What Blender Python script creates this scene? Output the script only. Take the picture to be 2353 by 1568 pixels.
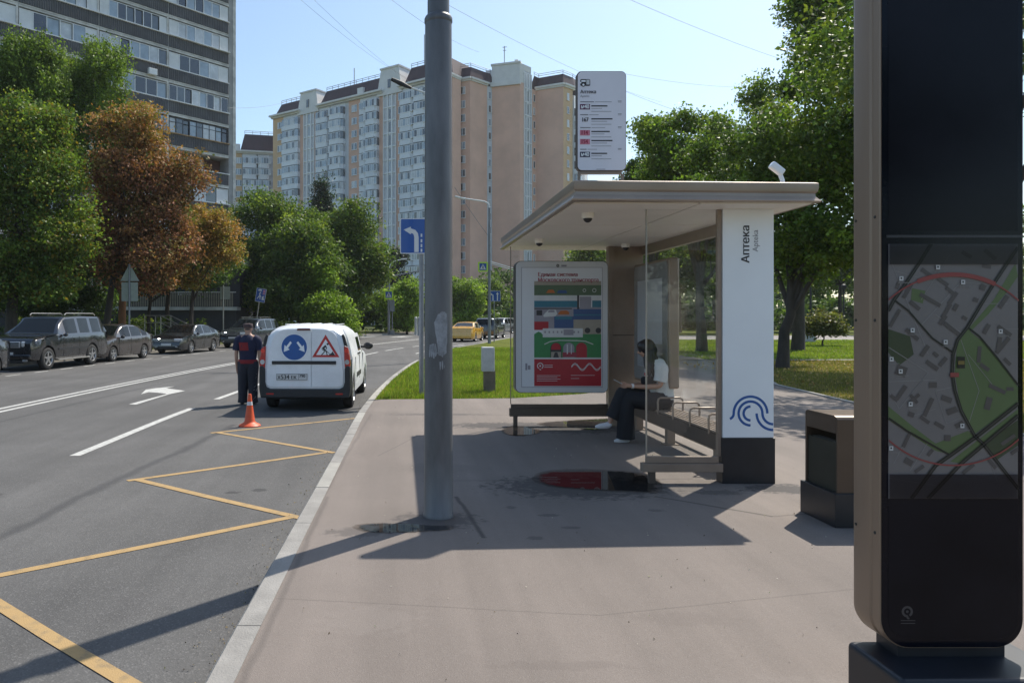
import bpy, bmesh, math, random
import numpy as np
from mathutils import Vector, Matrix
R = math.radians
random.seed(7)
rng = np.random.default_rng(11)
SC = bpy.context.scene
for o in list(bpy.data.objects):
    bpy.data.objects.remove(o)
COL = SC.collection

# ------------------------------------------------------------------ camera, sky, sun, exposure
EYE = 1.67
HAZE = .0002
cam_d = bpy.data.cameras.new('camera'); cam = bpy.data.objects.new('camera', cam_d); COL.objects.link(cam)
cam.location = (0, 0, EYE); cam.rotation_euler = (R(90), 0, 0)
cam_d.sensor_width = 36; cam_d.lens = 1700/2352*36
cam_d.shift_x = 251/2352; cam_d.shift_y = -56/2352
cam_d.clip_start = .05; cam_d.clip_end = 5000
SC.camera = cam
SUN = Vector((.50, .555, 1)).normalized()
ELEV = math.asin(SUN.z); AZ = math.atan2(SUN.x, SUN.y)
w = bpy.data.worlds.new('World'); SC.world = w; w.use_nodes = True
nt = w.node_tree; nt.nodes.clear()
sky = nt.nodes.new('ShaderNodeTexSky'); sky.sky_type = 'NISHITA'; sky.sun_disc = False
sky.sun_elevation = ELEV; sky.sun_rotation = AZ
sky.air_density = 1.0; sky.dust_density = 1.2; sky.ozone_density = 1.6
bg = nt.nodes.new('ShaderNodeBackground'); bg.inputs[1].default_value = .134
ow = nt.nodes.new('ShaderNodeOutputWorld')
wb = nt.nodes.new('ShaderNodeMix'); wb.data_type = 'RGBA'; wb.blend_type = 'MULTIPLY'; wb.inputs[0].default_value = 1; wb.inputs[7].default_value = (.99, 1.035, 1.0, 1)
nt.links.new(sky.outputs[0], wb.inputs[6]); nt.links.new(wb.outputs[2], bg.inputs[0]); nt.links.new(bg.outputs[0], ow.inputs[0])
sd = bpy.data.lights.new('sun', 'SUN'); sd.energy = 4.2; sd.angle = R(.53); sd.color = (1, .93, .82)
so = bpy.data.objects.new('sun', sd); COL.objects.link(so)
so.rotation_euler = SUN.to_track_quat('Z', 'Y').to_euler(); so.location = (20, 22, 60)
SC.view_settings.view_transform = 'Standard'; SC.view_settings.look = 'None'
SC.view_settings.exposure = .50; SC.view_settings.gamma = 1
SC.view_settings.use_curve_mapping = False

# ------------------------------------------------------------------ helpers
def at(x, y, Y):            # a point of the photograph at depth Y -> place
    return Vector(((x-925)*Y/1700, Y, EYE-(y-728)*Y/1700))
def gz(x, y, z=0.0):        # a point of the photograph on the plane of height z -> place
    Y = (EYE-z)*1700/(y-728); return ((x-925)*Y/1700, Y)
def s2l(c):
    return tuple((v/12.92 if v <= .04045 else ((v+.055)/1.055)**2.4) for v in c)

def tag(o, label=None, cat=None, group=None, kind=None):
    if label: o['label'] = label
    if cat: o['category'] = cat
    if group: o['group'] = group
    if kind: o['kind'] = kind
    return o
def empty(name, loc=(0, 0, 0), rz=0, label=None, cat=None, group=None):
    o = bpy.data.objects.new(name, None); COL.objects.link(o); o.empty_display_size = .2
    o.location = loc; o.rotation_euler = (0, 0, rz)
    return tag(o, label, cat, group)
def off(p):
    v = Vector((0, 0, 0))
    while p is not None:
        v += p.location; p = p.parent
    return v
def link(name, me, parent=None, loc=None, rz=0):
    o = bpy.data.objects.new(name, me); COL.objects.link(o)
    if parent is not None: o.parent = parent
    if loc is not None: o.location = Vector(loc)-(off(parent) if parent else Vector())
    o.rotation_euler = (0, 0, rz)
    return o
def kids(o): return [c for c in bpy.data.objects if c.parent == o]
def copy_tree(o, parent=None):
    tree_ = {}
    for c in bpy.data.objects:
        if c.parent: tree_.setdefault(c.parent.name, []).append(c)
    def rec(o, parent):
        c = o.copy(); COL.objects.link(c); c.parent = parent
        for ch in tree_.get(o.name, []): rec(ch, c)
        return c
    return rec(o, parent)

def mat(name, col, rough=.7, metal=0., var=.12, scale=4., bump=0., bscale=60., spec=.5, col2=None, coat=0., detail=6, stretch=None):
    m = bpy.data.materials.new(name); m.use_nodes = True
    n = m.node_tree.nodes; l = m.node_tree.links; b = n['Principled BSDF']
    b.inputs['Roughness'].default_value = rough; b.inputs['Metallic'].default_value = metal
    b.inputs['Specular IOR Level'].default_value = spec
    b.inputs['Coat Weight'].default_value = coat; b.inputs['Coat Roughness'].default_value = .06
    tc = n.new('ShaderNodeTexCoord'); src = tc.outputs['Object']
    if stretch:
        mp = n.new('ShaderNodeMapping'); mp.inputs['Scale'].default_value = stretch
        l.new(src, mp.inputs[0]); src = mp.outputs[0]
    t = n.new('ShaderNodeTexNoise'); t.inputs['Scale'].default_value = scale; t.inputs['Detail'].default_value = detail
    t.inputs['Roughness'].default_value = .62
    l.new(src, t.inputs['Vector'])
    r = n.new('ShaderNodeValToRGB'); r.color_ramp.elements[0].position = .32; r.color_ramp.elements[1].position = .68
    c2 = col2 or tuple(min(1, v*(1+var)) for v in col)
    c1 = tuple(v*(1-var) for v in col)
    r.color_ramp.elements[0].color = (*c1, 1); r.color_ramp.elements[1].color = (*c2, 1)
    l.new(t.outputs['Fac'], r.inputs[0]); l.new(r.outputs[0], b.inputs['Base Color'])
    rr = n.new('ShaderNodeMapRange'); rr.inputs[3].default_value = max(0, rough-.08); rr.inputs[4].default_value = min(1, rough+.08)
    l.new(t.outputs['Fac'], rr.inputs[0]); l.new(rr.outputs[0], b.inputs['Roughness'])
    if bump:
        t2 = n.new('ShaderNodeTexNoise'); t2.inputs['Scale'].default_value = bscale; t2.inputs['Detail'].default_value = 4
        l.new(src, t2.inputs['Vector'])
        bp = n.new('ShaderNodeBump'); bp.inputs['Strength'].default_value = bump; bp.inputs['Distance'].default_value = .02
        l.new(t2.outputs['Fac'], bp.inputs['Height']); l.new(bp.outputs[0], b.inputs['Normal'])
    return m
def flat(name, col, rough=.6, metal=0., spec=.5): return mat(name, col, rough, metal, var=.05, scale=9, spec=spec)
def glass(name, tint=(.95, .97, .97), refl=.09, rough=.015):
    m = bpy.data.materials.new(name); m.use_nodes = True
    n = m.node_tree.nodes; l = m.node_tree.links; n.remove(n['Principled BSDF'])
    tr = n.new('ShaderNodeBsdfTransparent'); tr.inputs[0].default_value = (*tint, 1)
    g = n.new('ShaderNodeBsdfGlossy'); g.inputs['Roughness'].default_value = rough
    d = n.new('ShaderNodeBsdfDiffuse'); d.inputs[0].default_value = (.55, .55, .52, 1)
    lw = n.new('ShaderNodeLayerWeight'); lw.inputs[0].default_value = .5; pw = n.new('ShaderNodeMath'); pw.operation = 'POWER'; pw.inputs[1].default_value = 4.5
    mr = n.new('ShaderNodeMapRange'); mr.inputs[3].default_value = refl; mr.inputs[4].default_value = .6
    mx = n.new('ShaderNodeMixShader'); m2 = n.new('ShaderNodeMixShader')
    tc = n.new('ShaderNodeTexCoord'); t = n.new('ShaderNodeTexNoise'); t.inputs['Scale'].default_value = 3
    r2 = n.new('ShaderNodeMapRange'); r2.inputs[1].default_value = .4; r2.inputs[2].default_value = .75; r2.inputs[3].default_value = .002; r2.inputs[4].default_value = .010
    l.new(tc.outputs['Object'], t.inputs['Vector']); l.new(t.outputs['Fac'], r2.inputs[0])
    l.new(lw.outputs['Facing'], pw.inputs[0]); l.new(pw.outputs[0], mr.inputs[0]); l.new(mr.outputs[0], mx.inputs[0])
    l.new(tr.outputs[0], mx.inputs[1]); l.new(g.outputs[0], mx.inputs[2])
    l.new(r2.outputs[0], m2.inputs[0]); l.new(mx.outputs[0], m2.inputs[1]); l.new(d.outputs[0], m2.inputs[2])
    l.new(m2.outputs[0], n['Material Output'].inputs[0])
    return m

class MB:
    def __init__(s): s.v = []; s.f = []; s.m = []
    def add(s, vs, fs, mi=0):
        b = len(s.v); s.v += [tuple(v) for v in vs]
        for f in fs: s.f.append([i+b for i in f]); s.m.append(mi)
        return s
    def box(s, x0, x1, y0, y1, z0, z1, mi=0):
        vs = [(x0,y0,z0),(x1,y0,z0),(x1,y1,z0),(x0,y1,z0),(x0,y0,z1),(x1,y0,z1),(x1,y1,z1),(x0,y1,z1)]
        return s.add(vs, [(0,3,2,1),(4,5,6,7),(0,1,5,4),(1,2,6,5),(2,3,7,6),(3,0,4,7)], mi)
    def obox(s, c, dx, dy, dz, rz=0, mi=0, rx=0, ry=0):
        M = Matrix.Translation(c) @ Matrix.Rotation(rz,4,'Z') @ Matrix.Rotation(ry,4,'Y') @ Matrix.Rotation(rx,4,'X')
        b = MB().box(-dx/2,dx/2,-dy/2,dy/2,-dz/2,dz/2)
        return s.add([M @ Vector(v) for v in b.v], b.f, mi)
    def tube(s, pts, rad, n=8, mi=0, cap=True):
        pts = [Vector(p) for p in pts]
        if not hasattr(rad, '__len__'): rad = [rad]*len(pts)
        vs = []; ref = None
        for i, p in enumerate(pts):
            d = (pts[min(i+1,len(pts)-1)]-pts[max(i-1,0)]).normalized()
            if ref is None: ref = Vector((0,0,1)) if abs(d.z) < .9 else Vector((1,0,0))
            a = d.cross(ref).normalized(); b = a.cross(d).normalized()
            if a.length < .1: a = Vector((1,0,0))
            ref = b
            for k in range(n):
                t = 2*math.pi*k/n; vs.append(p+(a*math.cos(t)+b*math.sin(t))*rad[i])
        fs = []
        for i in range(len(pts)-1):
            for k in range(n):
                k2 = (k+1) % n; fs.append((i*n+k, i*n+k2, (i+1)*n+k2, (i+1)*n+k))
        if cap: fs.append(tuple(range(n))[::-1]); fs.append(tuple(range((len(pts)-1)*n, len(pts)*n)))
        return s.add(vs, fs, mi)
    def lathe(s, prof, c=(0,0,0), n=20, mi=0):
        vs = []; 
        for r, z in prof:
            for k in range(n):
                t = 2*math.pi*k/n; vs.append((c[0]+r*math.cos(t), c[1]+r*math.sin(t), c[2]+z))
        fs = []
        for i in range(len(prof)-1):
            for k in range(n):
                k2 = (k+1) % n; fs.append((i*n+k, i*n+k2, (i+1)*n+k2, (i+1)*n+k))
        fs.append(tuple(range(n))[::-1]); fs.append(tuple(range((len(prof)-1)*n, len(prof)*n)))
        return s.add(vs, fs, mi)
    def prism(s, poly, O, U, V, t, mi=0):        # polygon in the plane O,U,V, thickness t along UxV
        O = Vector(O); U = Vector(U); V = Vector(V); N = U.cross(V).normalized(); n = len(poly)
        a = [O+U*p[0]+V*p[1] for p in poly]; b = [v+N*t for v in a]
        ar = sum(poly[i][0]*poly[(i+1)%n][1]-poly[(i+1)%n][0]*poly[i][1] for i in range(n))
        if ar < 0: a.reverse(); b.reverse()
        fs = [tuple(range(n))[::-1], tuple(range(n, 2*n))]
        for i in range(n):
            j = (i+1) % n; fs.append((i, j, n+j, n+i))
        return s.add(a+b, fs, mi)
    def poly(s, pts, mi=0):
        return s.add(pts, [tuple(range(len(pts)))], mi)
    def sphere(s, c, r, n=12, mi=0, sz=1., sy=1., top=1., bot=-1.):
        prof = []
        m = max(4, n//2)
        for i in range(m+1):
            a = -math.pi/2+math.pi*i/m; zz = math.sin(a)
            if zz < bot-1e-6 or zz > top+1e-6: continue
            prof.append((max(.0005, math.cos(a)*r), zz*r*sz))
        b = MB().lathe(prof, (0,0,0), n)
        return s.add([(c[0]+v[0], c[1]+v[1]*sy, c[2]+v[2]) for v in b.v], b.f, mi)
    def mesh(s, name, mats, o=Vector((0,0,0)), smooth=False, sharp=40):
        me = bpy.data.meshes.new(name)
        me.from_pydata([(v[0]-o[0], v[1]-o[1], v[2]-o[2]) for v in s.v], [], s.f)
        for m in (mats if isinstance(mats, (list, tuple)) else [mats]): me.materials.append(m)
        me.polygons.foreach_set('material_index', s.m)
        if smooth:
            me.polygons.foreach_set('use_smooth', [True]*len(me.polygons))
            me.set_sharp_from_angle(angle=R(sharp))
        me.update(); return me
    def build(s, name, mats, parent=None, smooth=False, bevel=0, kind=None, sharp=40, seg=2):
        o = link(name, s.mesh(name, mats, off(parent) if parent else Vector(), smooth, sharp), parent)
        if bevel:
            b = o.modifiers.new('bevel', 'BEVEL'); b.width = bevel; b.segments = seg; b.limit_method = 'ANGLE'; b.angle_limit = R(35)
            b.harden_normals = False
        if kind: o['kind'] = kind
        return o

def rrect(w_, h_, r, n=6, cx=0, cy=0):
    p = []
    for sx, sy, a0 in ((1,1,0),(-1,1,90),(-1,-1,180),(1,-1,270)):
        for i in range(n+1):
            a = R(a0+90*i/n); p.append((cx+sx*(w_/2-r)+r*math.cos(a), cy+sy*(h_/2-r)+r*math.sin(a)))
    return p
def circ(cx, cy, r, n=32, a0=0, a1=360):
    return [(cx+r*math.cos(R(a0+(a1-a0)*i/n)), cy+r*math.sin(R(a0+(a1-a0)*i/n))) for i in range(n if a1-a0 == 360 else n+1)]
def strip2(pts, wd):       # outline quads of a flat line of width wd
    out = []; n = len(pts); P = [Vector(p) for p in pts]; L = []; Rr = []
    for i in range(n):
        a = P[max(0,i-1)]; b = P[min(n-1,i+1)]; d = (b-a).normalized(); nn = Vector((-d.y, d.x))
        L.append(P[i]+nn*wd/2); Rr.append(P[i]-nn*wd/2)
    for i in range(n-1): out.append([L[i], Rr[i], Rr[i+1], L[i+1]])
    return out
class Print:               # flat print on a plane
    def __init__(s, O, U, V): s.O = Vector(O); s.U = Vector(U).normalized(); s.V = Vector(V).normalized(); s.N = s.U.cross(s.V); s.mb = MB()
    def P(s, u, v, l): return s.O+s.U*u+s.V*v+s.N*(.0012*l)
    def poly(s, pts, mi, l=1):
        ar = sum(pts[i][0]*pts[(i+1)%len(pts)][1]-pts[(i+1)%len(pts)][0]*pts[i][1] for i in range(len(pts)))
        if ar < 0: pts = pts[::-1]
        s.mb.poly([s.P(p[0], p[1], l) for p in pts], mi)
    def rect(s, u0, u1, v0, v1, mi, l=1): s.poly([(u0,v0),(u1,v0),(u1,v1),(u0,v1)], mi, l)
    def line(s, pts, wd, mi, l=1):
        for q in strip2(pts, wd): s.poly(q, mi, l)
    def arc(s, cx, cy, r, wd, a0, a1, mi, l=1, n=24): s.line([(cx+r*math.cos(R(a0+(a1-a0)*i/n)), cy+r*math.sin(R(a0+(a1-a0)*i/n))) for i in range(n+1)], wd, mi, l)
    def text(s, body, u, v, size, mi, l=2, bold=0., align='LEFT', rot=0, sx=1.):
        c = bpy.data.curves.new('t', 'FONT'); c.body = body; c.size = 1; c.align_x = align; c.offset = 0; c.resolution_u = 4
        o = bpy.data.objects.new('t', c); COL.objects.link(o)
        dg = bpy.context.evaluated_depsgraph_get(); dg.update()
        me = o.evaluated_get(dg).to_mesh()
        ca, sa = math.cos(R(rot)), math.sin(R(rot))
        vs = [s.P(u+(q.co.x*sx*ca-q.co.y*sa)*size, v+(q.co.x*sx*sa+q.co.y*ca)*size, l) for q in me.vertices]
        fs = [tuple(p.vertices) for p in me.polygons]
        for k, sh_ in enumerate((0,) if not bold else (-bold*1.3, bold*1.3)):
            D = (s.U*ca+s.V*sa)*sh_+s.N*(.0004*k); s.mb.add([v_+D for v_ in vs], fs, mi)
        o.evaluated_get(dg).to_mesh_clear(); bpy.data.objects.remove(o); bpy.data.curves.remove(c)
    def build(s, name, mats, parent): return s.mb.build(name, mats, parent)

# ------------------------------------------------------------------ the line of the kerb (the road bends right)
KP = [(-.95,-30),(-.92,0),(-.91,4),(-.87,7),(-.83,10),(-.76,14),(-.40,20),(.30,27),(.75,30),(2.70,40),(4.85,47),(7.75,57),(12.2,69),(18.3,80),(31,97),(50,117),(85,145),(140,180)]
def dens(P, step=1.0):     # Catmull-Rom, evenly spaced
    P = [Vector(p) for p in P]; out = []
    for i in range(len(P)-1):
        p0 = P[max(0,i-1)]; p1 = P[i]; p2 = P[i+1]; p3 = P[min(len(P)-1,i+2)]
        t1 = (p2-p0); t2 = (p3-p1); L = (p2-p1).length
        t1 = t1*(L/max(1e-6, (p1-p0).length+L)) ; t2 = t2*(L/max(1e-6, (p3-p2).length+L))
        n = max(2, int(L/.25))
        for k in range(n):
            t = k/n; out.append((2*t**3-3*t*t+1)*p1+(t**3-2*t*t+t)*t1+(-2*t**3+3*t*t)*p2+(t**3-t*t)*t2)
    out.append(P[-1])
    res = [out[0]]; acc = 0
    for a, b in zip(out, out[1:]):
        acc += (b-a).length
        if acc >= step: res.append(b); acc = 0
    return res
KL = dens(KP, .5)
KN = []
for i in range(len(KL)):
    d = (KL[min(i+1,len(KL)-1)]-KL[max(i-1,0)]).normalized(); KN.append((d, Vector((d.y, -d.x))))
def koff(o_):              # the kerb line shifted o_ metres to the right
    return [KL[i]+KN[i][1]*o_ for i in range(len(KL))]
def kat(Y, o_=0.):         # point and heading at depth Y on the shifted line
    L = koff(o_)
    i = min(range(len(L)), key=lambda i: abs(L[i].y-Y)); d = KN[i][0]
    return L[i]+d*((Y-L[i].y)/d.y), math.atan2(-d.x, d.y)
def ribbon(mb, o0, o1, z, Y0=-30, Y1=180, mi=0, z1=None):
    A = koff(o0); B = koff(o1); z1 = z if z1 is None else z1
    idx = [i for i in range(len(KL)) if Y0 <= KL[i].y <= Y1]
    for i, j in zip(idx, idx[1:]):
        if i % 2 and KL[i].y > 60: pass
        mb.poly([(A[i].x,A[i].y,z),(B[i].x,B[i].y,z1),(B[j].x,B[j].y,z1),(A[j].x,A[j].y,z)], mi)
    return mb
# ------------------------------------------------------------------ materials of the ground
def asphalt(name, base, light, dark, stone=90., agg=.5, seams=(), patch=.35, stains=()):
    m = bpy.data.materials.new(name); m.use_nodes = True
    n = m.node_tree.nodes; l = m.node_tree.links; b = n['Principled BSDF']
    b.inputs['Roughness'].default_value = .82; b.inputs['Specular IOR Level'].default_value = .35
    tc = n.new('ShaderNodeTexCoord')
    def noise(sc, det=5, rough=.6, vec=None):
        t = n.new('ShaderNodeTexNoise'); t.inputs['Scale'].default_value = sc; t.inputs['Detail'].default_value = det; t.inputs['Roughness'].default_value = rough
        l.new(vec or tc.outputs['Object'], t.inputs['Vector']); return t.outputs['Fac']
    def ramp(fac, p0, p1, c0, c1):
        r = n.new('ShaderNodeValToRGB'); e = r.color_ramp.elements; e[0].position = p0; e[1].position = p1
        e[0].color = (*c0, 1); e[1].color = (*c1, 1); l.new(fac, r.inputs[0]); return r.outputs[0]
    def mix(a, b_, fac, mode='MIX'):
        x = n.new('ShaderNodeMix'); x.data_type = 'RGBA'; x.blend_type = mode
        if isinstance(fac, (int, float)): x.inputs[0].default_value = fac
        else: l.new(fac, x.inputs[0])
        for s_, v in ((6, a), (7, b_)):
            if isinstance(v, tuple): x.inputs[s_].default_value = (*v, 1)
            else: l.new(v, x.inputs[s_])
        return x.outputs[2]
    big = noise(.35, 6, .65)
    c = ramp(big, .35, .68, tuple(v*(1-patch*.5) for v in base), tuple(v*(1+patch*.5) for v in base))
    # long wear bands along the road
    mp = n.new('ShaderNodeMapping'); mp.inputs['Scale'].default_value = (1.6, .09, 1); l.new(tc.outputs['Object'], mp.inputs[0])
    band = noise(1.0, 4, .6, mp.outputs[0])
    c = mix(c, ramp(band, .38, .66, (.86,)*3, (1.13,)*3), .9, 'MULTIPLY')
    v = n.new('ShaderNodeTexVoronoi'); v.inputs['Scale'].default_value = stone; l.new(tc.outputs['Object'], v.inputs['Vector'])
    sepv = n.new('ShaderNodeSeparateColor'); l.new(v.outputs['Color'], sepv.inputs[0])
    c = mix(c, light, ramp(sepv.outputs[0], .78, .97, (0,)*3, (agg,)*3))
    c = mix(c, dark, ramp(sepv.outputs[1], .70, .95, (0,)*3, (agg*.9,)*3))
    fine = noise(260, 3, .7)
    c = mix(c, ramp(fine, .3, .7, (.80,)*3, (1.2,)*3), .8, 'MULTIPLY')
    spots = noise(2.3, 7, .75); rag = noise(11, 5, .7)
    c = mix(c, dark, ramp(spots, .66, .74, (0,)*3, (.5,)*3))
    sp = n.new('ShaderNodeSeparateXYZ'); l.new(tc.outputs['Object'], sp.inputs[0])
    def math_(op, a, b_=None, c_=None):
        q = n.new('ShaderNodeMath'); q.operation = op
        for i, v_ in enumerate((a, b_, c_)):
            if v_ is None: continue
            if isinstance(v_, (int, float)): q.inputs[i].default_value = v_
            else: l.new(v_, q.inputs[i])
        return q.outputs[0]
    wob = noise(1.3, 4, .6)
    for (x0, y0, x1, y1, wd, st) in seams:      # a tarred joint or crack between two points
        L = math.hypot(x1-x0, y1-y0); ux, uy = (x1-x0)/L, (y1-y0)/L
        dd = math_('ADD', math_('MULTIPLY', math_('SUBTRACT', sp.outputs[0], x0), -uy), math_('MULTIPLY', math_('SUBTRACT', sp.outputs[1], y0), ux))
        dd = math_('ABSOLUTE', math_('ADD', dd, math_('MULTIPLY', math_('SUBTRACT', wob, .5), wd*2.5)))
        tt = math_('ADD', math_('MULTIPLY', math_('SUBTRACT', sp.outputs[0], x0), ux), math_('MULTIPLY', math_('SUBTRACT', sp.outputs[1], y0), uy))
        ins = math_('MULTIPLY', math_('GREATER_THAN', tt, 0), math_('LESS_THAN', tt, L))
        f = n.new('ShaderNodeMapRange'); f.inputs[1].default_value = wd*.25; f.inputs[2].default_value = wd; f.inputs[3].default_value = st; f.inputs[4].default_value = 0
        l.new(dd, f.inputs[0]); c = mix(c, dark, math_('MULTIPLY', f.outputs[0], ins))
    for (x0, y0, rx, ry, st, colr) in stains:
        e = math_('SQRT', math_('ADD', math_('POWER', math_('DIVIDE', math_('SUBTRACT', sp.outputs[0], x0), rx), 2), math_('POWER', math_('DIVIDE', math_('SUBTRACT', sp.outputs[1], y0), ry), 2)))
        e = math_('ADD', e, math_('MULTIPLY', math_('SUBTRACT', rag, .5), 2.6))
        f = n.new('ShaderNodeMapRange'); f.inputs[1].default_value = .75; f.inputs[2].default_value = 1.1; f.inputs[3].default_value = st; f.inputs[4].default_value = 0
        l.new(e, f.inputs[0]); c = mix(c, colr, f.outputs[0])
    l.new(c, b.inputs['Base Color'])
    bp = n.new('ShaderNodeBump'); bp.inputs['Strength'].default_value = .35; bp.inputs['Distance'].default_value = .005
    l.new(v.outputs['Distance'], bp.inputs['Height']); l.new(bp.outputs[0], b.inputs['Normal'])
    return m
WET = (.045, .042, .043)
m_road = asphalt('road_asphalt', (.096, .094, .092), (.21, .205, .20), (.035, .035, .038), 105, .34,
    seams=[(-3.32, 6.1, -2.8, 12.4, .10, .55), (-3.45, 3.2, -3.32, 6.1, .10, .45), (-7.2, 8, -6.2, 26, .05, .5), (-5.9, 28, 5, 34, .12, .6)],
    stains=[(-5.0, 7.9, .3, .22, .8, (.03,.03,.032)), (-4.3, 6.6, .35, .1, .8, (.03,.03,.032)), (-4.2, 7.5, .12, .08, .8, (.03,.03,.03)), (-1.75, 7.6, .08, .06, .7, (.03,.03,.03)), (-1.5, 7.7, .08, .08, .7, (.03,.03,.03))])
m_walk = asphalt('pavement_asphalt', (.181, .154, .137), (.30, .275, .25), (.065, .057, .052), 190, .18, patch=.22,
    seams=[(.62, 5.6, .50, 6.9, .030, .9), (.2, 7.55, 3.0, 7.65, .016, .65), (2.35, 6.9, 3.1, 6.2, .03, .8), (3.1,6.2,4.2,6.5,.02,.5), (-.7, 13.0, 1.9, 12.6, .03, .4), (1.5, 3.2, 2.4, 2.8, .015, .3), (-.75, 4.4, 1.1, 4.15, .010, .35), (1.1, 4.15, 3.0, 4.6, .010, .35), (-.3, 8.9, .2, 10.4, .012, .5), (-.74, 6.9, -.55, 12.8, .03, .3), (-.74, 2.0, -.70, 6.9, .03, .35)],
    stains=[(1.25, 6.25, .10, .045, .5, WET), (1.33, 5.88, .07, .045, .5, WET), (1.0, 5.6, .06, .05, .45, WET), (1.75, 7.3, .85, .5, .8, WET), (3.0, 7.05, .25, .10, .5, WET),
            (.28, 6.1, .34, .25, .6, WET), (1.7, 11.4, 1.0, .35, .8, WET), (2.6, 11.1, .7, .5, .8, WET), (3.75, 7.2, .45, .2, .8, WET), (.95, 6.5, .05, .05, .45, WET), (2.2, 6.4, .08, .05, .45, WET), (.6,12.7,.9,.12,.5,WET), (-.35,5.75,.25,.12,.45,WET), (.75,3.55,.35,.05,.28,(.12,.10,.09)), (1.55,4.1,.28,.10,.22,(.12,.10,.09)), (-.2,4.1,.3,.2,.18,(.25,.22,.2)), (1.9,3.2,.5,.25,.16,(.26,.23,.21)), (.4,8.2,.5,.3,.3,(.11,.095,.085)), (-.45,9.5,.15,.7,.25,(.12,.1,.09))])
m_path = asphalt('path_paving', (.24, .22, .205), (.33, .31, .3), (.09, .08, .075), 60, .3, patch=.2)
m_kerb = mat('kerb_concrete', (.31, .30, .275), .85, var=.16, scale=3.5, bump=.35, bscale=90)
m_kerb2 = mat('kerb_concrete_dark', (.25, .24, .225), .85, var=.2, scale=3, bump=.35, bscale=90)
m_white = mat('road_paint_white', (.45, .45, .43), .75, var=.22, scale=14, bump=.3, bscale=120)
m_yel = mat('road_paint_yellow', (.37, .245, .105), .75, var=.20, scale=9, bump=.3, bscale=120)
for e_, p_ in zip(m_yel.node_tree.nodes['Color Ramp'].color_ramp.elements, (.50, .80)): e_.position = p_
m_yel.node_tree.nodes['Color Ramp'].color_ramp.elements[0].color = (.37, .245, .105, 1); m_yel.node_tree.nodes['Color Ramp'].color_ramp.elements[1].color = (.15, .125, .085, 1)
m_grass = mat('grass_turf', (.085, .125, .014), .95, var=.45, scale=.9, bump=1., bscale=40, spec=.1, col2=(.135,.15,.022), detail=10)
m_grassdry = mat('dry_turf', (.11, .11, .02), .95, var=.4, scale=.6, bump=1., bscale=40, spec=.1, col2=(.18,.14,.04), detail=10)
m_dirt = mat('verge_earth', (.10, .085, .05), .95, var=.4, scale=.7, bump=1., bscale=30, spec=.1, col2=(.09,.12,.03), detail=8)  # bare earth of the verge, mottled with green

# ------------------------------------------------------------------ ground sheets
ZR = -.13
mb = MB(); mb.poly([(-1500,-300,-.30),(1500,-300,-.30),(1500,2500,-.30),(-1500,2500,-.30)])
tag(mb.build('ground', m_grassdry), kind='structure')
mb = MB(); ribbon(mb, -14.4, .02, ZR); 
tag(mb.build('road', m_road), kind='structure')
# side street opening beyond the parked cars
mb = MB()
L = koff(-14.4); idx = [i for i in range(len(KL)) if -30 <= KL[i].y <= 180]
for i, j in zip(idx, idx[1:]):
    mb.poly([(-400, L[i].y, .0), (L[i].x, L[i].y, .0), (L[j].x, L[j].y, .0), (-400, L[j].y, .0)])
mb.poly([(-400, L[idx[-1]].y, 0), (L[idx[-1]].x, L[idx[-1]].y, 0), (L[idx[-1]].x, 600, 0), (-400, 600, 0)])
tag(mb.build('verge', m_dirt), kind='structure')
mb = MB(); ribbon(mb, -17.2, -14.55, .004, Y0=48, Y1=120)
tag(mb.build('far_pavement', m_walk), kind='structure')
mb = MB(); L = koff(.13)
for i, j in zip(idx, idx[1:]):
    if L[i].x < 400: mb.poly([(L[i].x, L[i].y, -.006), (400, L[i].y, -.006), (400, L[j].y, -.006), (L[j].x, L[j].y, -.006)])
tag(mb.build('lawn', m_grass), kind='structure')
# pavement of the stop, running into the park path
K15 = [p for p in koff(.138) if -29 < p.y < 15.05]
poly = [(p.x, p.y, 0) for p in K15]+[(.6,15.12,0),(2.3,15.25,0),(3.9,16.1,0),(4.9,17.1,0),(6.3,19.6,0),(8.6,25.5,0),(11.4,33.4,0),(14,34,0),(13.2,29.4,0),(11.3,24.2,0),(9.15,18.1,0),(8.75,14.5,0),(9.1,11,0),(9.2,-29,0)]
tag(MB().poly(poly[::-1]).build('pavement', m_walk), kind='structure')
mb = MB(); mb.poly([(9.3,28.8,.0),(42,28.6,.0),(42,29.25,.0),(9.5,29.3,.0)]); mb.poly([(12,55,.0),(90,53,.0),(90,66,.0),(14,68,.0)])
tag(mb.build('park_path', m_path), kind='structure')
# dry strip of lawn under the trees
mb = MB(); mb.poly([(9.2,10,-.002),(60,10,-.002),(60,28.4,-.002),(13.2,28.4,-.002),(11.4,24.2,-.002),(9.25,18.1,-.002),(8.85,14.5,-.002)])
mb.poly([(8.9,26.1,-.002),(6.6,20,-.002),(20,40,-.002),(11.6,33.9,-.002)])
tag(mb.build('dry_lawn', m_grassdry), kind='structure')

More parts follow.
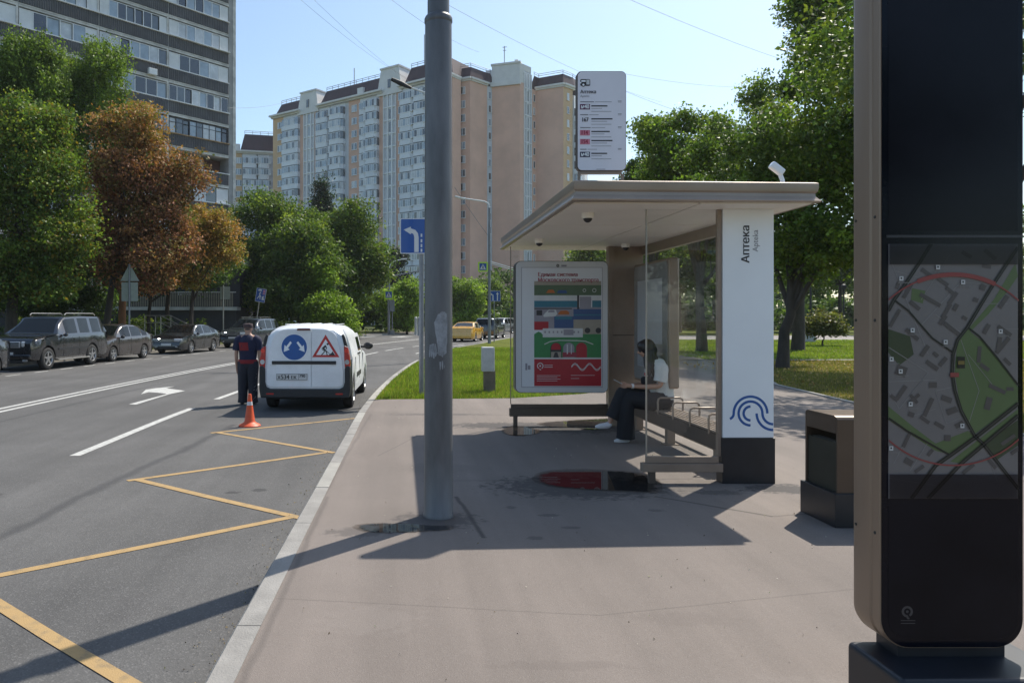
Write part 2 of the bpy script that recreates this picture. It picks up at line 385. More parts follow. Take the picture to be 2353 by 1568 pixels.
# kerb of single stones
kerb = empty('kerb', (KL[0].x, 0, 0)); kerb['kind'] = 'structure'
S = dens([tuple(p) for p in koff(0)], .05); acc = 0; last = 0; stones = []; joints = [0]
for i in range(1, len(S)):
    acc += (S[i]-S[last]).length*0+ (S[i]-S[i-1]).length
    want = 1.02 if (len(joints) % 3) else 1.96
    if acc >= want: joints.append(i); acc = 0
far = MB(); nst = 0
for a, b in zip(joints, joints[1:]):
    pa, pb = S[a], S[b]; d = (pb-pa).normalized(); n_ = Vector((d.y, -d.x)); mbk = MB(); g = .006
    if pa.y > 110: break
    A = pa+d*g; B = pb-d*g; zt = .006+random.uniform(-.003, .003)
    prof = [(0, ZR-.12), (0, zt-.02), (.018, zt), (.142, zt), (.142, ZR-.12)]
    vs = [(A.x+n_.x*q, A.y+n_.y*q, z) for q, z in prof]+[(B.x+n_.x*q, B.y+n_.y*q, z) for q, z in prof]
    fs = [(0,1,6,5),(1,2,7,6),(2,3,8,7),(3,4,9,8),(4,3,2,1,0),(5,6,7,8,9)]
    if -3 < pa.y < 45:
        mbk.add(vs, fs); mbk.build('kerb_stone', random.choice([m_kerb, m_kerb, m_kerb2]), kerb); nst += 1
    else: far.add(vs, fs)
o = far.build('kerb_stone', m_kerb, kerb); o['kind'] = 'stuff'
mb = MB(); L0 = koff(-14.55); L1 = koff(-14.4)
for i, j in zip(idx, idx[1:]):
    a, b, c, d = L0[i], L1[i], L1[j], L0[j]
    mb.add([(a.x,a.y,.012),(b.x,b.y,.012),(c.x,c.y,.012),(d.x,d.y,.012),(b.x,b.y,ZR-.05),(c.x,c.y,ZR-.05)], [(0,1,2,3),(1,4,5,2)])
tag(mb.build('far_kerb', m_kerb), kind='structure')
# thin kerb edging the park path
mb = MB(); e = [(8.75,10),(8.75,14.5),(9.15,18.1),(11.3,24.2),(13.2,28.6)]
for a, b in zip(e, e[1:]):
    for q in strip2([a, b], .08): mb.prism([(p.x, p.y) for p in q], (0,0,-.02), (1,0,0), (0,1,0), .05)
tag(mb.build('path_edging', m_kerb), kind='structure')

# ------------------------------------------------------------------ painted markings
def paint(name, quads, m_, z=ZR+.004):
    mb = MB()
    for q in quads:
        pts = [(p[0], p[1], z) for p in q]; n = len(pts)
        ar = sum(pts[i][0]*pts[(i+1)%n][1]-pts[(i+1)%n][0]*pts[i][1] for i in range(n))
        mb.poly(pts if ar > 0 else pts[::-1])
    return tag(mb.build(name, m_), kind='structure')
zz = [(-.80,13.2),(-2.90,11.55),(-.98,9.87),(-2.95,8.2),(-.98,6.68),(-2.98,5.02),(-1.0,3.35),(-2.98,1.7),(-1.0,0)]
q = []
for a, b in zip(zz, zz[1:]):
    a = Vector(a); b = Vector(b); d = (b-a).normalized(); n_ = Vector((-d.y, d.x))*.045
    s_ = 1 if b.x > a.x else -1; mm = (a+b)/2
    wv = Vector((0, random.uniform(-.02, .02)))
    for u, v in ((a-d*.02, mm+wv), (mm+wv, b+d*.10)): q.append([u+n_, u-n_, v-n_, v+n_])
# keep the folds free of overlapping faces: each leg sits 1 mm above the one before
mb = MB()
for k, p in enumerate(q):
    z = ZR+.004+.0012*((k//2) % 2); pts = [(v.x, v.y, z) for v in p]; mb.poly(pts[::-1] if (pts[1][0]-pts[0][0])*(pts[2][1]-pts[0][1])-(pts[1][1]-pts[0][1])*(pts[2][0]-pts[0][0]) < 0 else pts)
tag(mb.build('yellow_zigzag_marking', m_yel), kind='structure')
def line_on(o_, Y0, Y1, wd):
    mb = []; pts = [p for p in koff(o_) if Y0 < p.y < Y1]
    pts = [kat(Y0, o_)[0]]+pts+[kat(Y1, o_)[0]]
    return strip2(pts, wd)
q = []
for d in (-.14, .14): q += line_on(-7.02+d, -10, 64, .12)
paint('centre_line', q, m_white)
q = []
for (a, b) in ((1.5,6.0),(9.6,14.6),(16.2,20.6),(22.3,26),(28,31.8),(34.1,37.9),(39.5,43.2),(45,49),(51,55),(57,61),(63,67)): q += line_on(-3.42, a, b, .14)
for k in range(3): q += line_on(-1.25, 36.4+4.6*k, 39.6+4.6*k, .12)
paint('lane_line', q, m_white)
q = []
Y = 12.
while Y < 60: q += line_on(-11.85, Y, Y+.75, .09); Y += 1.5
paint('parking_line', q, m_white)
q = []
for k in range(5):
    q += line_on(-13.8+2.6*k, 66, 69.5, .45)
q += line_on(-10.6, 66, 69.5, .0001+.45)
paint('crossing_stripes', q, m_white)
def zp(X, Y): return gz((X*.29748)/1.1488, (700+Y*.29748)/1.1488, ZR)
arrow = [zp(*p) for p in ((1143,1232),(1208,1235),(1500,1143),(1643,1113),(1475,1090),(1550,1073),(1375,1090),(1293,1103),(1250,1143),(1320,1124),(1425,1132),(1480,1141))]
paint('left_turn_arrow', [arrow], m_white)

# ------------------------------------------------------------------ puddles
m_water = bpy.data.materials.new('puddle_water'); m_water.use_nodes = True
n = m_water.node_tree.nodes; l = m_water.node_tree.links; n.remove(n['Principled BSDF'])
gl = n.new('ShaderNodeBsdfGlossy'); gl.inputs['Roughness'].default_value = .012; tr = n.new('ShaderNodeBsdfTransparent'); tr.inputs[0].default_value = (.55,.55,.55,1)
fr = n.new('ShaderNodeFresnel'); fr.inputs[0].default_value = 1.34; mr = n.new('ShaderNodeMapRange'); mr.inputs[1].default_value = 0; mr.inputs[2].default_value = .5; mr.inputs[3].default_value = .06; mr.inputs[4].default_value = .62
mx = n.new('ShaderNodeMixShader'); l.new(fr.outputs[0], mr.inputs[0])
at_ = n.new('ShaderNodeAttribute'); at_.attribute_name = 'wet'; tcw = n.new('ShaderNodeTexCoord'); nw = n.new('ShaderNodeTexNoise'); nw.inputs['Scale'].default_value = 16; nw.inputs['Detail'].default_value = 6; l.new(tcw.outputs['Object'], nw.inputs['Vector'])
ad = n.new('ShaderNodeMath'); ad.operation = 'ADD'; l.new(at_.outputs['Fac'], ad.inputs[0]); l.new(nw.outputs['Fac'], ad.inputs[1]); sm = n.new('ShaderNodeMapRange'); sm.inputs[1].default_value = .72; sm.inputs[2].default_value = .98; l.new(ad.outputs[0], sm.inputs[0])
mu = n.new('ShaderNodeMath'); mu.operation = 'MULTIPLY'; l.new(sm.outputs[0], mu.inputs[0]); l.new(mr.outputs[0], mu.inputs[1]); l.new(mu.outputs[0], mx.inputs[0])
cm = n.new('ShaderNodeMix'); cm.data_type = 'RGBA'; l.new(sm.outputs[0], cm.inputs[0]); cm.inputs[6].default_value = (.80,.79,.78,1); cm.inputs[7].default_value = (.45,.45,.45,1); l.new(cm.outputs[2], tr.inputs[0]); l.new(tr.outputs[0], mx.inputs[1]); l.new(gl.outputs[0], mx.inputs[2]); l.new(mx.outputs[0], n['Material Output'].inputs[0])
def puddle(pts, label, seed):
    rs = random.Random(seed); P = [Vector(p) for p in pts]; n = len(P); out = []
    for i in range(n):
        p0, p1, p2, p3 = P[i-1], P[i], P[(i+1)%n], P[(i+2)%n]
        for k in range(6):
            t = k/6; v = .5*((2*p1)+(p2-p0)*t+(2*p0-5*p1+4*p2-p3)*t*t+(3*p1-p0-3*p2+p3)*t**3)
            out.append((v.x+rs.uniform(-.008,.008), v.y+rs.uniform(-.008,.008), .004))
    ar = sum(out[i][0]*out[(i+1)%len(out)][1]-out[(i+1)%len(out)][0]*out[i][1] for i in range(len(out)))
    if ar < 0: out.reverse()
    cx = sum(q[0] for q in out)/len(out); cy = sum(q[1] for q in out)/len(out); m_ = len(out); vs = [(cx,cy,.004)]; fs = []; wet = [1.]
    for s_, w_ in ((.5,1.),(.86,.75),(1.0,.30),(1.12,0.)):
        vs += [(cx+(q[0]-cx)*s_, cy+(q[1]-cy)*s_, .004) for q in out]; wet += [w_]*m_
    for k in range(m_): fs.append((0,1+k,1+(k+1)%m_))
    for s_ in range(3):
        for k in range(m_): fs.append((1+s_*m_+k,1+(s_+1)*m_+k,1+(s_+1)*m_+(k+1)%m_,1+s_*m_+(k+1)%m_))
    o = MB().add(vs, fs).build('puddle', m_water); at_ = o.data.attributes.new('wet','FLOAT','POINT'); at_.data.foreach_set('value', wet); tag(o, label, 'puddle', kind='structure')
puddle([gz(*p) for p in ((1238,1098),(1262,1084),(1330,1079),(1400,1082),(1470,1089),(1500,1105),(1498,1128),(1440,1127),(1360,1124),(1290,1118),(1252,1110))], 'long red-reflecting puddle in the shade', 1)
puddle([gz(*p) for p in ((1156,988),(1172,980),(1205,980),(1240,990),(1225,997),(1190,1001),(1164,997))], 'small puddle round the foot of the far glass panel', 2)
puddle([gz(*p) for p in ((822,1211),(850,1203),(930,1203),(985,1207),(1026,1208),(1020,1217),(960,1221),(900,1223),(850,1221))], 'flat puddle beside the foot of the big pole', 3)
puddle([gz(*p) for p in ((1245,972),(1310,966),(1400,962),(1415,970),(1390,984),(1350,986),(1320,982),(1270,980))], 'bright puddle beneath the feet of the seated woman', 4)
puddle([gz(*p) for p in ((1690,1085),(1740,1096),(1776,1102),(1760,1110),(1700,1104))], 'wet patch at the foot of the white column', 5)
# ------------------------------------------------------------------ materials of street furniture
m_bronze = mat('bronze_paint', (.29, .225, .18), .42, .25, var=.12, scale=2.5, bump=.03, bscale=200, coat=.15)
m_bronzed = mat('bronze_paint_dark', (.11, .085, .07), .5, .3, var=.12, scale=3)
m_fascia = mat('roof_edge_metal', (.36, .29, .235), .36, .35, var=.1, scale=1.5, bump=.02, bscale=120)
m_soffit = mat('soffit_panel', (.86, .82, .76), .5, var=.04, scale=1.5)
m_col = mat('column_white', (.84, .87, .90), .38, var=.03, scale=1.5, coat=.2)
m_black = mat('black_plinth', (.018, .018, .022), .42, var=.25, scale=4)
m_seam = flat('shadow_gap', (.03, .028, .026), .8)
m_glass = glass('shelter_glass', (.982, .988, .985), .030)
m_ink = flat('print_black', (.03, .03, .035), .6); m_inkg = flat('print_grey', (.22, .22, .24), .6)
m_blue = flat('print_blue', (.02, .10, .34), .5); m_steel = mat('brushed_steel', (.42, .40, .37), .38, .8, var=.1, scale=5)
m_boxface = mat('lightbox_white', (.56, .57, .60), .30, var=.04, scale=1.5, coat=.3)
m_paper = mat('poster_paper', (.62, .64, .69), .35, var=.04, scale=1.5, coat=.3)

# ------------------------------------------------------------------ bus shelter
sh = empty('bus_shelter', (3.4, 9.4, 0), 0, 'bus shelter with white sign column, glass walls and flat overhanging bronze roof', 'bus shelter')
NL, NR, FR, FL = (1.60, 6.93), (3.97, 7.06), (3.97, 12.12), (1.59, 12.0)
mb = MB(); cen = Vector((2.78, 9.5))
def ring(d, z):
    out = []
    for (x, y) in (NL, NR, FR, FL): out.append((x+(d if x > cen.x else -d), y+(d if y > cen.y else -d), z))
    return out
prof = [(-.30, 2.77), (.012, 2.762), (.018, 2.775), (.0, 2.795), (-.018, 2.82), (-.022, 2.85), (-.006, 2.868), (0, 2.90), (0, 2.945), (-.02, 2.955)]
vs = []; fs = []
for d, z in prof: vs += ring(d, z)
for i in range(len(prof)-1):
    for k in range(4):
        k2 = (k+1) % 4; fs.append((i*4+k, i*4+k2, (i+1)*4+k2, (i+1)*4+k))
nv = len(prof)*4; fs.append(tuple(range(nv-4, nv)))
mb.add(vs, fs)
roof = mb.build('roof', m_fascia, sh, smooth=True, sharp=28)
rows = [6.97, 8.73, 9.97, 11.2, 11.97]
for a, b in zip(rows, rows[1:]):
    for x0, x1 in ((1.63, 2.84), (2.84, 3.92)):
        MB().box(x0+.010, x1-.010, a+.010+(.10 if a < 7 else 0), b-.010, 2.752, 2.768).build('ceiling_panel', m_soffit, sh)
MB().box(1.75, 3.85, 7.15, 11.9, 2.78, 2.79).build('ceiling_gap_backing', m_seam, sh); MB().box(3.24, 3.67, 11.38, 11.60, .05, 2.7).build('column_gap_backing', m_seam, sh)  # added dark backings, their colour stands for the shade inside the joints
# white sign column
c = MB().box(3.215, 3.725, 7.43, 7.56, .46, 2.752).build('sign_column', m_col, sh, bevel=.004)
MB().box(3.205, 3.735, 7.42, 7.57, 0, .458).build('plinth', m_black, sh, bevel=.004)
MB().box(3.170, 3.212, 7.45, 7.50, .27, 2.752).build('corner_post', m_bronze, sh, bevel=.003)
p = Print((0, 7.43, 0), (1, 0, 0), (0, 0, 1)); k_ = 7.43/1700
p.text('Аптека', 3.478, 2.212, .112, 0, rot=90, bold=.0022, sx=1.0); p.text('Apteka', 3.566, 2.325, .080, 1, rot=90, sx=.95)
p.build('lettering', [m_ink, m_inkg], c)
q = .001536; CX, CZ = 3.491, .704; wd = 16*q
for arcs in (((CX, CZ, 110*q, 0, 180), (CX-148*q, CZ, 38*q, -70, 0)), ((CX, CZ, 78*q, 0, 270), (CX+148*q, CZ, 70*q, 180, 270)), ((CX, CZ, 45*q, 90, 270),), ((CX+148*q, CZ, 108*q, 180, 270),)):
    p = Print((0, 7.43, 0), (1, 0, 0), (0, 0, 1))
    for k_, (x_, z_, r_, a0, a1) in enumerate(arcs): p.arc(x_, z_, r_, wd, a0, a1, 0, 1+.3*k_)
    p.build('logo_stroke', [m_blue], c)

# far column and rear wall
MB().box(3.22, 3.69, 11.36, 11.62, 1.395, 2.752).build('rear_column_panel', m_bronze, sh, bevel=.005)
MB().box(3.22, 3.69, 11.36, 11.62, 0, 1.387).build('rear_column_panel', m_bronze, sh, bevel=.005)
MB().box(3.145, 3.212, 11.30, 11.45, .17, 2.752).build('corner_post', m_bronze, sh, bevel=.004)
for a, b in ((7.60, 8.84), (8.86, 10.17), (10.19, 11.34)):
    MB().box(3.700, 3.712, a, b, .15, 2.62).build('glass_pane', m_glass, sh)
MB().box(3.665, 3.745, 7.58, 11.36, 2.622, 2.752).build('top_rail', m_fascia, sh)
MB().box(3.675, 3.735, 7.58, 11.36, .10, .148).build('bottom_rail', m_bronze, sh)
# near end panel
MB().box(2.45, 3.168, 7.44, 7.452, .275, 2.750).build('glass_pane', m_glass, sh)
mb = MB().box(2.445, 3.170, 7.425, 7.467, .205, .272).box(2.405, 3.205, 7.40, 7.50, .12, .203)
mb.build('end_rail', m_bronze, sh, bevel=.003)
MB().box(2.475, 2.535, 7.42, 7.48, 0, .12).build('leg', m_bronzed, sh)
MB().box(2.444, 2.456, 7.436, 7.456, .272, 2.752).build('glass_edge_strip', m_steel, sh)
# far end panel
MB().box(1.66, 3.145, 11.36, 11.372, .34, 2.750).build('glass_pane', m_glass, sh)
mb = MB().box(1.66, 3.145, 11.345, 11.387, .275, .338).box(1.64, 3.20, 11.32, 11.42, .15, .273)
mb.build('end_rail', m_bronzed, sh, bevel=.003)
MB().box(1.70, 1.76, 11.34, 11.40, 0, .15).build('leg', m_bronzed, sh)
MB().box(1.651, 1.663, 11.356, 11.376, .338, 2.752).build('glass_edge_strip', m_bronze, sh)

# poster lightbox on the far end
Yp = 11.05; kp = Yp/1700
def pz(X, Y): return ((1330+X*.27434)/1.1488-925)*kp, EYE-((670+Y*.27434)/1.1488-728)*kp
(x0, z1), (x1, z0) = pz(108, 68), pz(1000, 1335)
W_, H_ = x1-x0, z1-z0; cx, cz = (x0+x1)/2, (z0+z1)/2
lb = MB().prism(rrect(W_, H_, .085, 8, cx, cz), (0, Yp+.20, 0), (1,0,0), (0,0,1), .20-.003).build('poster_lightbox', flat('rim_dark', (.06,.06,.06), .4), sh)
MB().prism(rrect(W_-.018, H_-.018, .078, 8, cx, cz), (0, Yp, 0), (1,0,0), (0,0,1), .012).build('lightbox_face', m_boxface, lb)
mats = [m_paper, flat('poster_red', (.36,.015,.03), .4), flat('poster_green', (.03,.20,.07), .4), flat('poster_dark_green', (.08,.13,.08), .4), flat('poster_teal', (.03,.16,.24), .4),
        flat('poster_blue', (.03,.08,.22), .4), flat('poster_orange', (.42,.12,.03), .4), flat('poster_grey', (.26,.25,.30), .4), flat('poster_dark', (.03,.03,.04), .4), flat('poster_pale', (.55,.56,.58), .4), flat('poster_beige', (.30,.27,.23), .4), flat('poster_crimson', (.28,.03,.06), .4)]
p = Print((0, Yp-.0125, 0), (1,0,0), (0,0,1))
def PR(X0, Y0, X1, Y1, mi, l): a = pz(X0, Y0); b = pz(X1, Y1); p.rect(a[0], b[0], b[1], a[1], mi, l)
def PL(pts, mi, l): p.poly([pz(*t) for t in pts], mi, l)
PR(165,128,945,1282,7,1); PR(170,133,940,1276,0,2)
PR(288,285,932,398,3,3); PR(288,262,932,300,10,3.3); PR(288,398,932,450,9,3); PR(288,450,700,512,4,3.5); PR(845,448,932,512,4,4); PR(700,398,720,530,8,4); PR(725,410,835,530,7,4)
PR(288,512,932,650,7,3); PR(288,520,650,530,8,4); PR(310,540,365,590,8,4); PR(665,530,932,630,5,4); PR(665,580,932,592,4,5); PR(480,600,665,712,5,4.5); PR(490,600,650,630,4,5)
PL([(375,590),(400,560),(430,535),(495,535),(510,575),(490,600),(380,605)],9,5); PL([(425,545),(445,538),(480,540),(485,560),(420,562)],7,6)
PL([(515,575),(540,545),(600,543),(625,560),(625,582),(520,582)],6,5); PL([(400,375),(425,345),(470,343),(490,375)],6,4); PL([(505,378),(520,350),(595,350),(605,378)],5,4)
PR(650,630,932,770,10,3.6); PR(288,650,425,730,1,4); PR(425,650,650,740,7,3.8); PR(370,715,755,800,9,4.2); PR(570,725,665,780,7,4.6)
for k in range(9): PR(385+40*k,740,400+40*k,760,7,4.8)
PR(288,770,932,995,2,3.2); PL([(288,770),(330,745),(360,760),(370,800),(300,800)],2,4.4)
for X in (800,932-28):
    a = pz(X,735); p.poly(circ(a[0],a[1],.042,16),8,4.7)
a = pz(770,350); p.arc(a[0],a[1],.022,.008,0,360,9,5); a = pz(865,350); p.arc(a[0],a[1],.026,.008,0,360,9,5)
p.line([pz(385,868),pz(440,842),pz(520,830),pz(700,832),pz(780,838),pz(855,868)], .012, 9, 5)
for X, mi in ((497,8),(620,7),(742,11)):
    a = pz(X, 905); r = .083; p.poly(circ(a[0], a[1], r, 16, 0, 180)+[(a[0]-r, pz(0,995)[1]), (a[0]+r, pz(0,995)[1])], mi, 5)
for X, mi in ((497,1),(742,1)):
    a = pz(X, 900); r = .070; p.poly(circ(a[0], a[1], r, 16, 0, 180)+[(a[0]-r, a[1]-(.03 if X<600 else .14)), (a[0]+r, a[1]-(.03 if X<600 else .14))], mi, 6)
PR(450,940,545,995,10,6.5); PL([(470,995),(485,945),(510,945),(525,995)],8,7); PR(600,870,612,960,9,6); PR(640,870,648,960,9,6); PR(560,945,700,990,11,5.8)
PR(288,995,932,1010,9,4); PR(288,1010,932,1268,1,4.2)
a = pz(346,1075); p.arc(a[0],a[1],.042,.013,-60,240,9,5); p.poly(circ(a[0],a[1],.014,10),9,5); p.arc(a[0]+.006,a[1]-.045,.012,.012,160,300,9,5.2,8)
for k in range(2): PR(385,1066+18*k,465,1071+18*k,9,5)
for k in range(4): PR(313,1165+17*k,540-30*(k%2),1169+17*k,9,5)
for k in range(2): PR(640,1163+30*k,870-150*k,1167+30*k,9,5)
for rr in (0, .016, .032):
    pts = []
    for i in range(61):
        t = i/60; a = pz(645+280*t, 1085); ph = t*3.6*math.pi*2/1.8; pts.append((a[0], a[1]+.045*math.sin(ph)+rr*.7-.01))
    p.line(pts, .006, 9, 5+.2*rr)
p.text('Единая система', pz(322,0)[0], pz(0,216)[1], .082, 11, l=5, bold=.0014, sx=.93); p.text('Московского транспорта', pz(322,0)[0], pz(0,268)[1], .082, 11, l=5, bold=.0014, sx=.90)
a = pz(515,113); p.arc(a[0],a[1],.016,.012,0,360,8,4,12); PR(548,106,600,122,7,4)
PR(203,1050,222,1115,7,4); PR(228,1070,252,1110,7,4)
p.build('poster', mats, lb)
# second lightbox on the rear wall, seen edge on
lb2 = MB().box(3.52, 3.662, 9.78, 11.26, .72, 2.46).build('map_lightbox', m_bronze, sh, bevel=.03, seg=3)
MB().prism(rrect(1.40, 1.66, .07, 6, 10.52, 1.59), (3.518,0,0), (0,1,0), (0,0,1), -.010).build('lightbox_face', mat('display_grey', (.27,.275,.285), .25, var=.25, scale=1.2, coat=.5), lb2)
p = Print((3.5065, 0, 0), (0,-1,0), (0,0,1))
p.rect(-11.05, -10.0, 1.3, 2.2, 2, 1)
p.rect(-11.05, -9.95, .95, 1.15, 1, 1)
p.build('poster', [m_inkg, flat('panel_grey', (.3,.31,.33)), flat('panel_mid', (.4,.41,.43))], lb2)

def dome(x, y, label):
    o = empty('dome_camera', (x, y, 2.752), 0, label, 'security camera', 'dome cameras under the shelter roof')
    MB().lathe([(.062,0),(.064,-.035),(.058,-.055)], (x,y,2.752), 20).build('housing', m_soffit, o, smooth=True)
    MB().sphere((x,y,2.70), .047, 16, bot=-1, top=.1).build('lens_dome', m_black, o, smooth=True)
dome(1.93, 7.72, 'white dome camera under the shelter ceiling, nearest the road corner'); dome(1.90, 10.3, 'smaller looking white dome camera under the ceiling above the poster')
dome(3.30, 10.95, 'white dome camera tucked beside the brown rear column')
o = empty('floodlight', (3.72, 7.32, 2.95), 0, 'white bullet camera tilted up on top of the shelter roof', 'security camera')
MB().obox((3.70,7.32,3.135), .15, .07, .075, 0, 0, ry=R(38)).build('camera_body', m_col, o, bevel=.018)
MB().tube([(3.755,7.32,2.95),(3.755,7.32,3.02),(3.725,7.32,3.10)], .022, 8).build('bracket', m_col, o, smooth=True)
MB().lathe([(.045,0),(.045,.012)], (3.755,7.32,2.952), 12).build('foot', m_col, o)

# route sign on the roof
Ys = 7.40; ks = Ys/1700
def rzz(X, Y): return ((1480+X*.20408)/1.1488-925)*ks, EYE-((160+Y*.20408)/1.1488-728)*ks
(x0, z1), (x1, z0) = rzz(205, 138), rzz(845, 1428)
rs_ = empty('route_sign', ((x0+x1)/2, Ys, 2.955), 0, 'upright rounded white stop sign with route numbers on the shelter roof', 'sign')
cx, cz = (x0+x1)/2, (z0+z1)/2
MB().prism(rrect(x1-x0, z1-z0, .05, 8, cx, cz), (0, Ys+.06, 0), (1,0,0), (0,0,1), .057).build('frame', m_bronzed, rs_)
MB().prism(rrect(x1-x0-.016, z1-z0-.016, .044, 8, cx+.002, cz), (0, Ys+.004, 0), (1,0,0), (0,0,1), .008).build('sign_face', mat('route_face', (.74,.73,.80), .35, var=.03), rs_)
MB().box(x0+.02, x1-.04, Ys+.012, Ys+.05, z0-.028, z0).build('mounting_bar', m_bronze, rs_)
for xx in (x0+.03, x1-.03): MB().box(xx-.012, xx+.012, Ys+.012, Ys+.05, 2.95, z0-.028).build('post', m_bronze, rs_)
p = Print((0, Ys-.0045, 0), (1,0,0), (0,0,1))
def RR(X0, Y0, X1, Y1, mi, l=1): a = rzz(X0, Y0); b = rzz(X1, Y1); p.rect(a[0], b[0], b[1], a[1], mi, l)
def RT(t, X, Y, s, mi, b=0., sx=1.): a = rzz(X, Y); p.text(t, a[0], a[1], s, mi, l=3, bold=b, sx=sx)
a = rzz(313, 288); p.poly(rrect(.099,.068,.012,4,a[0],a[1]),0,1); RR(262,258,318,280,4,2); RR(330,252,344,315,4,2); RR(352,252,366,315,4,2); RR(248,282,262,300,4,2)
a = rzz(289, 318); p.poly(circ(a[0],a[1],.020,16),0,2.5); p.poly(circ(a[0],a[1],.011,16),4,3)
RT('Аптека', 248, 428, .047, 0, .0008); RT('Apteka', 248, 476, .032, 1)
for Y, mi, tx, tm in ((600,2,'м40',4),(1215,3,'м40',4),(768,4,'167',0),(935,5,'114',6),(1050,5,'154',6)):
    if mi != 4: RR(245, Y-34, 374, Y+36, mi)
    RT(tx, 256 if tx != '167' else 264, Y+25, .060, tm, .0012, .78)
for Y, a_, b_ in ((537,425,655),(703,352,485),(870,382,570),(1150,330,465)):
    RR(248,Y-6,a_,Y+6,1); RR(a_+12,Y-4,b_,Y+4,7); RR(735,Y-14,782,Y-6,1); RR(735,Y+2,782,Y+8,7)
for Y, w1 in ((590,600),(757,665),(920,630),(1037,665),(1202,596)):
    RR(392,Y-8,w1,Y+8,0); RR(392,Y+28,w1-70,Y+36,7); RR(392,Y+66,650,Y+74,7)
RR(458,1403,572,1411,7)
p.build('lettering', [m_ink, m_inkg, flat('route_plum', (.10,.012,.07)), flat('route_navy', (.015,.008,.05)), m_col, flat('route_pink', (.60,.20,.27)), flat('route_crimson', (.28,.02,.05)), flat('print_pale', (.36,.36,.40))], rs_)

# ------------------------------------------------------------------ bench
be = empty('bench', (3.52, 9.5, 0), 0, 'long brown slatted bench with looped armrests inside the shelter', 'bench')
for k in range(6):
    x = 3.345+k*.058; MB().box(x, x+.036, 7.85, 11.25, .425, .450).build('seat_slat', m_bronze, be, bevel=.004)
MB().box(3.342, 3.362, 7.85, 11.25, .255, .420).build('front_apron', m_bronzed, be)
MB().box(3.37, 3.66, 7.85, 11.25, .38, .418).build('seat_frame', m_bronzed, be)
for Y in (8.07, 8.60, 9.14, 9.68, 10.42, 10.95):
    MB().tube([(3.34,Y,.40),(3.335,Y,.56),(3.345,Y,.60),(3.375,Y,.615),(3.62,Y,.615),(3.655,Y,.60),(3.665,Y,.56),(3.665,Y,.42)], .013, 8).build('armrest', m_bronze, be, smooth=True)
for Y in (8.2, 9.72, 11.0):
    mb = MB().box(3.46, 3.56, Y-.05, Y+.05, .012, .38).box(3.42, 3.60, Y-.09, Y+.09, 0, .012); mb.build('leg', m_bronze, be)

# ------------------------------------------------------------------ big pole
m_pole = mat('galvanised_grey', (.128, .129, .140), .45, .25, var=.34, scale=4, bump=.06, bscale=30, stretch=(1,1,.25))
m_patch = mat('paper_remains', (.26, .27, .29), .8, var=.3, scale=12, bump=.4, bscale=60)
px_, py_ = .30, 6.22
bp_ = empty('lamp_pole', (px_, py_, 0), 0, 'thick grey steel pole standing on the pavement in the foreground', 'pole')
MB().lathe([(.128,0),(.128,.02),(.122,.03),(.1195,.5),(.112,4.13)], (px_,py_,0), 40).build('lower_tube', m_pole, bp_, smooth=True)
MB().lathe([(.112,4.13),(.118,4.14),(.118,4.17),(.108,4.19),(.096,4.20)], (px_,py_,0), 40).build('collar', m_pole, bp_, smooth=True)
MB().lathe([(.092,4.20),(.078,7.0),(.07,9.4)], (px_,py_,0), 32).build('upper_tube', m_pole, bp_, smooth=True)
# torn paper remains, glued round the tube
def wrap(pts, r, label=None):
    mb = MB(); n_ = 10
    xs = [q[0] for q in pts]; 
    from mathutils.geometry import tessellate_polygon
    # dense fan grid of the outline
    c0 = (sum(q[0] for q in pts)/len(pts), sum(q[1] for q in pts)/len(pts)); vs = []; fs = []
    def W(u, z, dr=0): a = u/r; return (px_+math.sin(a)*(r+.0012+dr), py_-math.cos(a)*(r+.0012+dr), z)
    rings = 4; P = []
    for i in range(len(pts)):
        a, b = pts[i], pts[(i+1) % len(pts)]
        for k in range(4): P.append((a[0]+(b[0]-a[0])*k/4+random.uniform(-.003,.003), a[1]+(b[1]-a[1])*k/4+random.uniform(-.006,.006)))
    m_ = len(P); vs.append(W(*c0))
    for s_ in range(1, rings+1):
        for q in P: vs.append(W(c0[0]+(q[0]-c0[0])*s_/rings, c0[1]+(q[1]-c0[1])*s_/rings))
    for k in range(m_): fs.append((0, 1+k, 1+(k+1) % m_))
    for s_ in range(rings-1):
        for k in range(m_): fs.append((1+s_*m_+k, 1+(s_+1)*m_+k, 1+(s_+1)*m_+(k+1)%m_, 1+s_*m_+(k+1)%m_))
    return mb.add(vs, fs)
ps = [[(.03,1.72),(.07,1.70),(.075,1.55),(.065,1.38),(.03,1.34),(-.01,1.36),(-.02,1.50),(-.045,1.62),(-.01,1.69)],
      [(-.085,1.44),(-.03,1.45),(-.01,1.37),(-.04,1.33),(-.09,1.34)], [(.0,1.03),(.04,1.05),(.085,1.04),(.09,.95),(.05,.93),(.01,.97)], [(-.005,1.30),(.04,1.31),(.045,1.24),(.005,1.23)]]
for q in ps: wrap(q, .1165).build('torn_paper', m_patch, bp_, smooth=True)

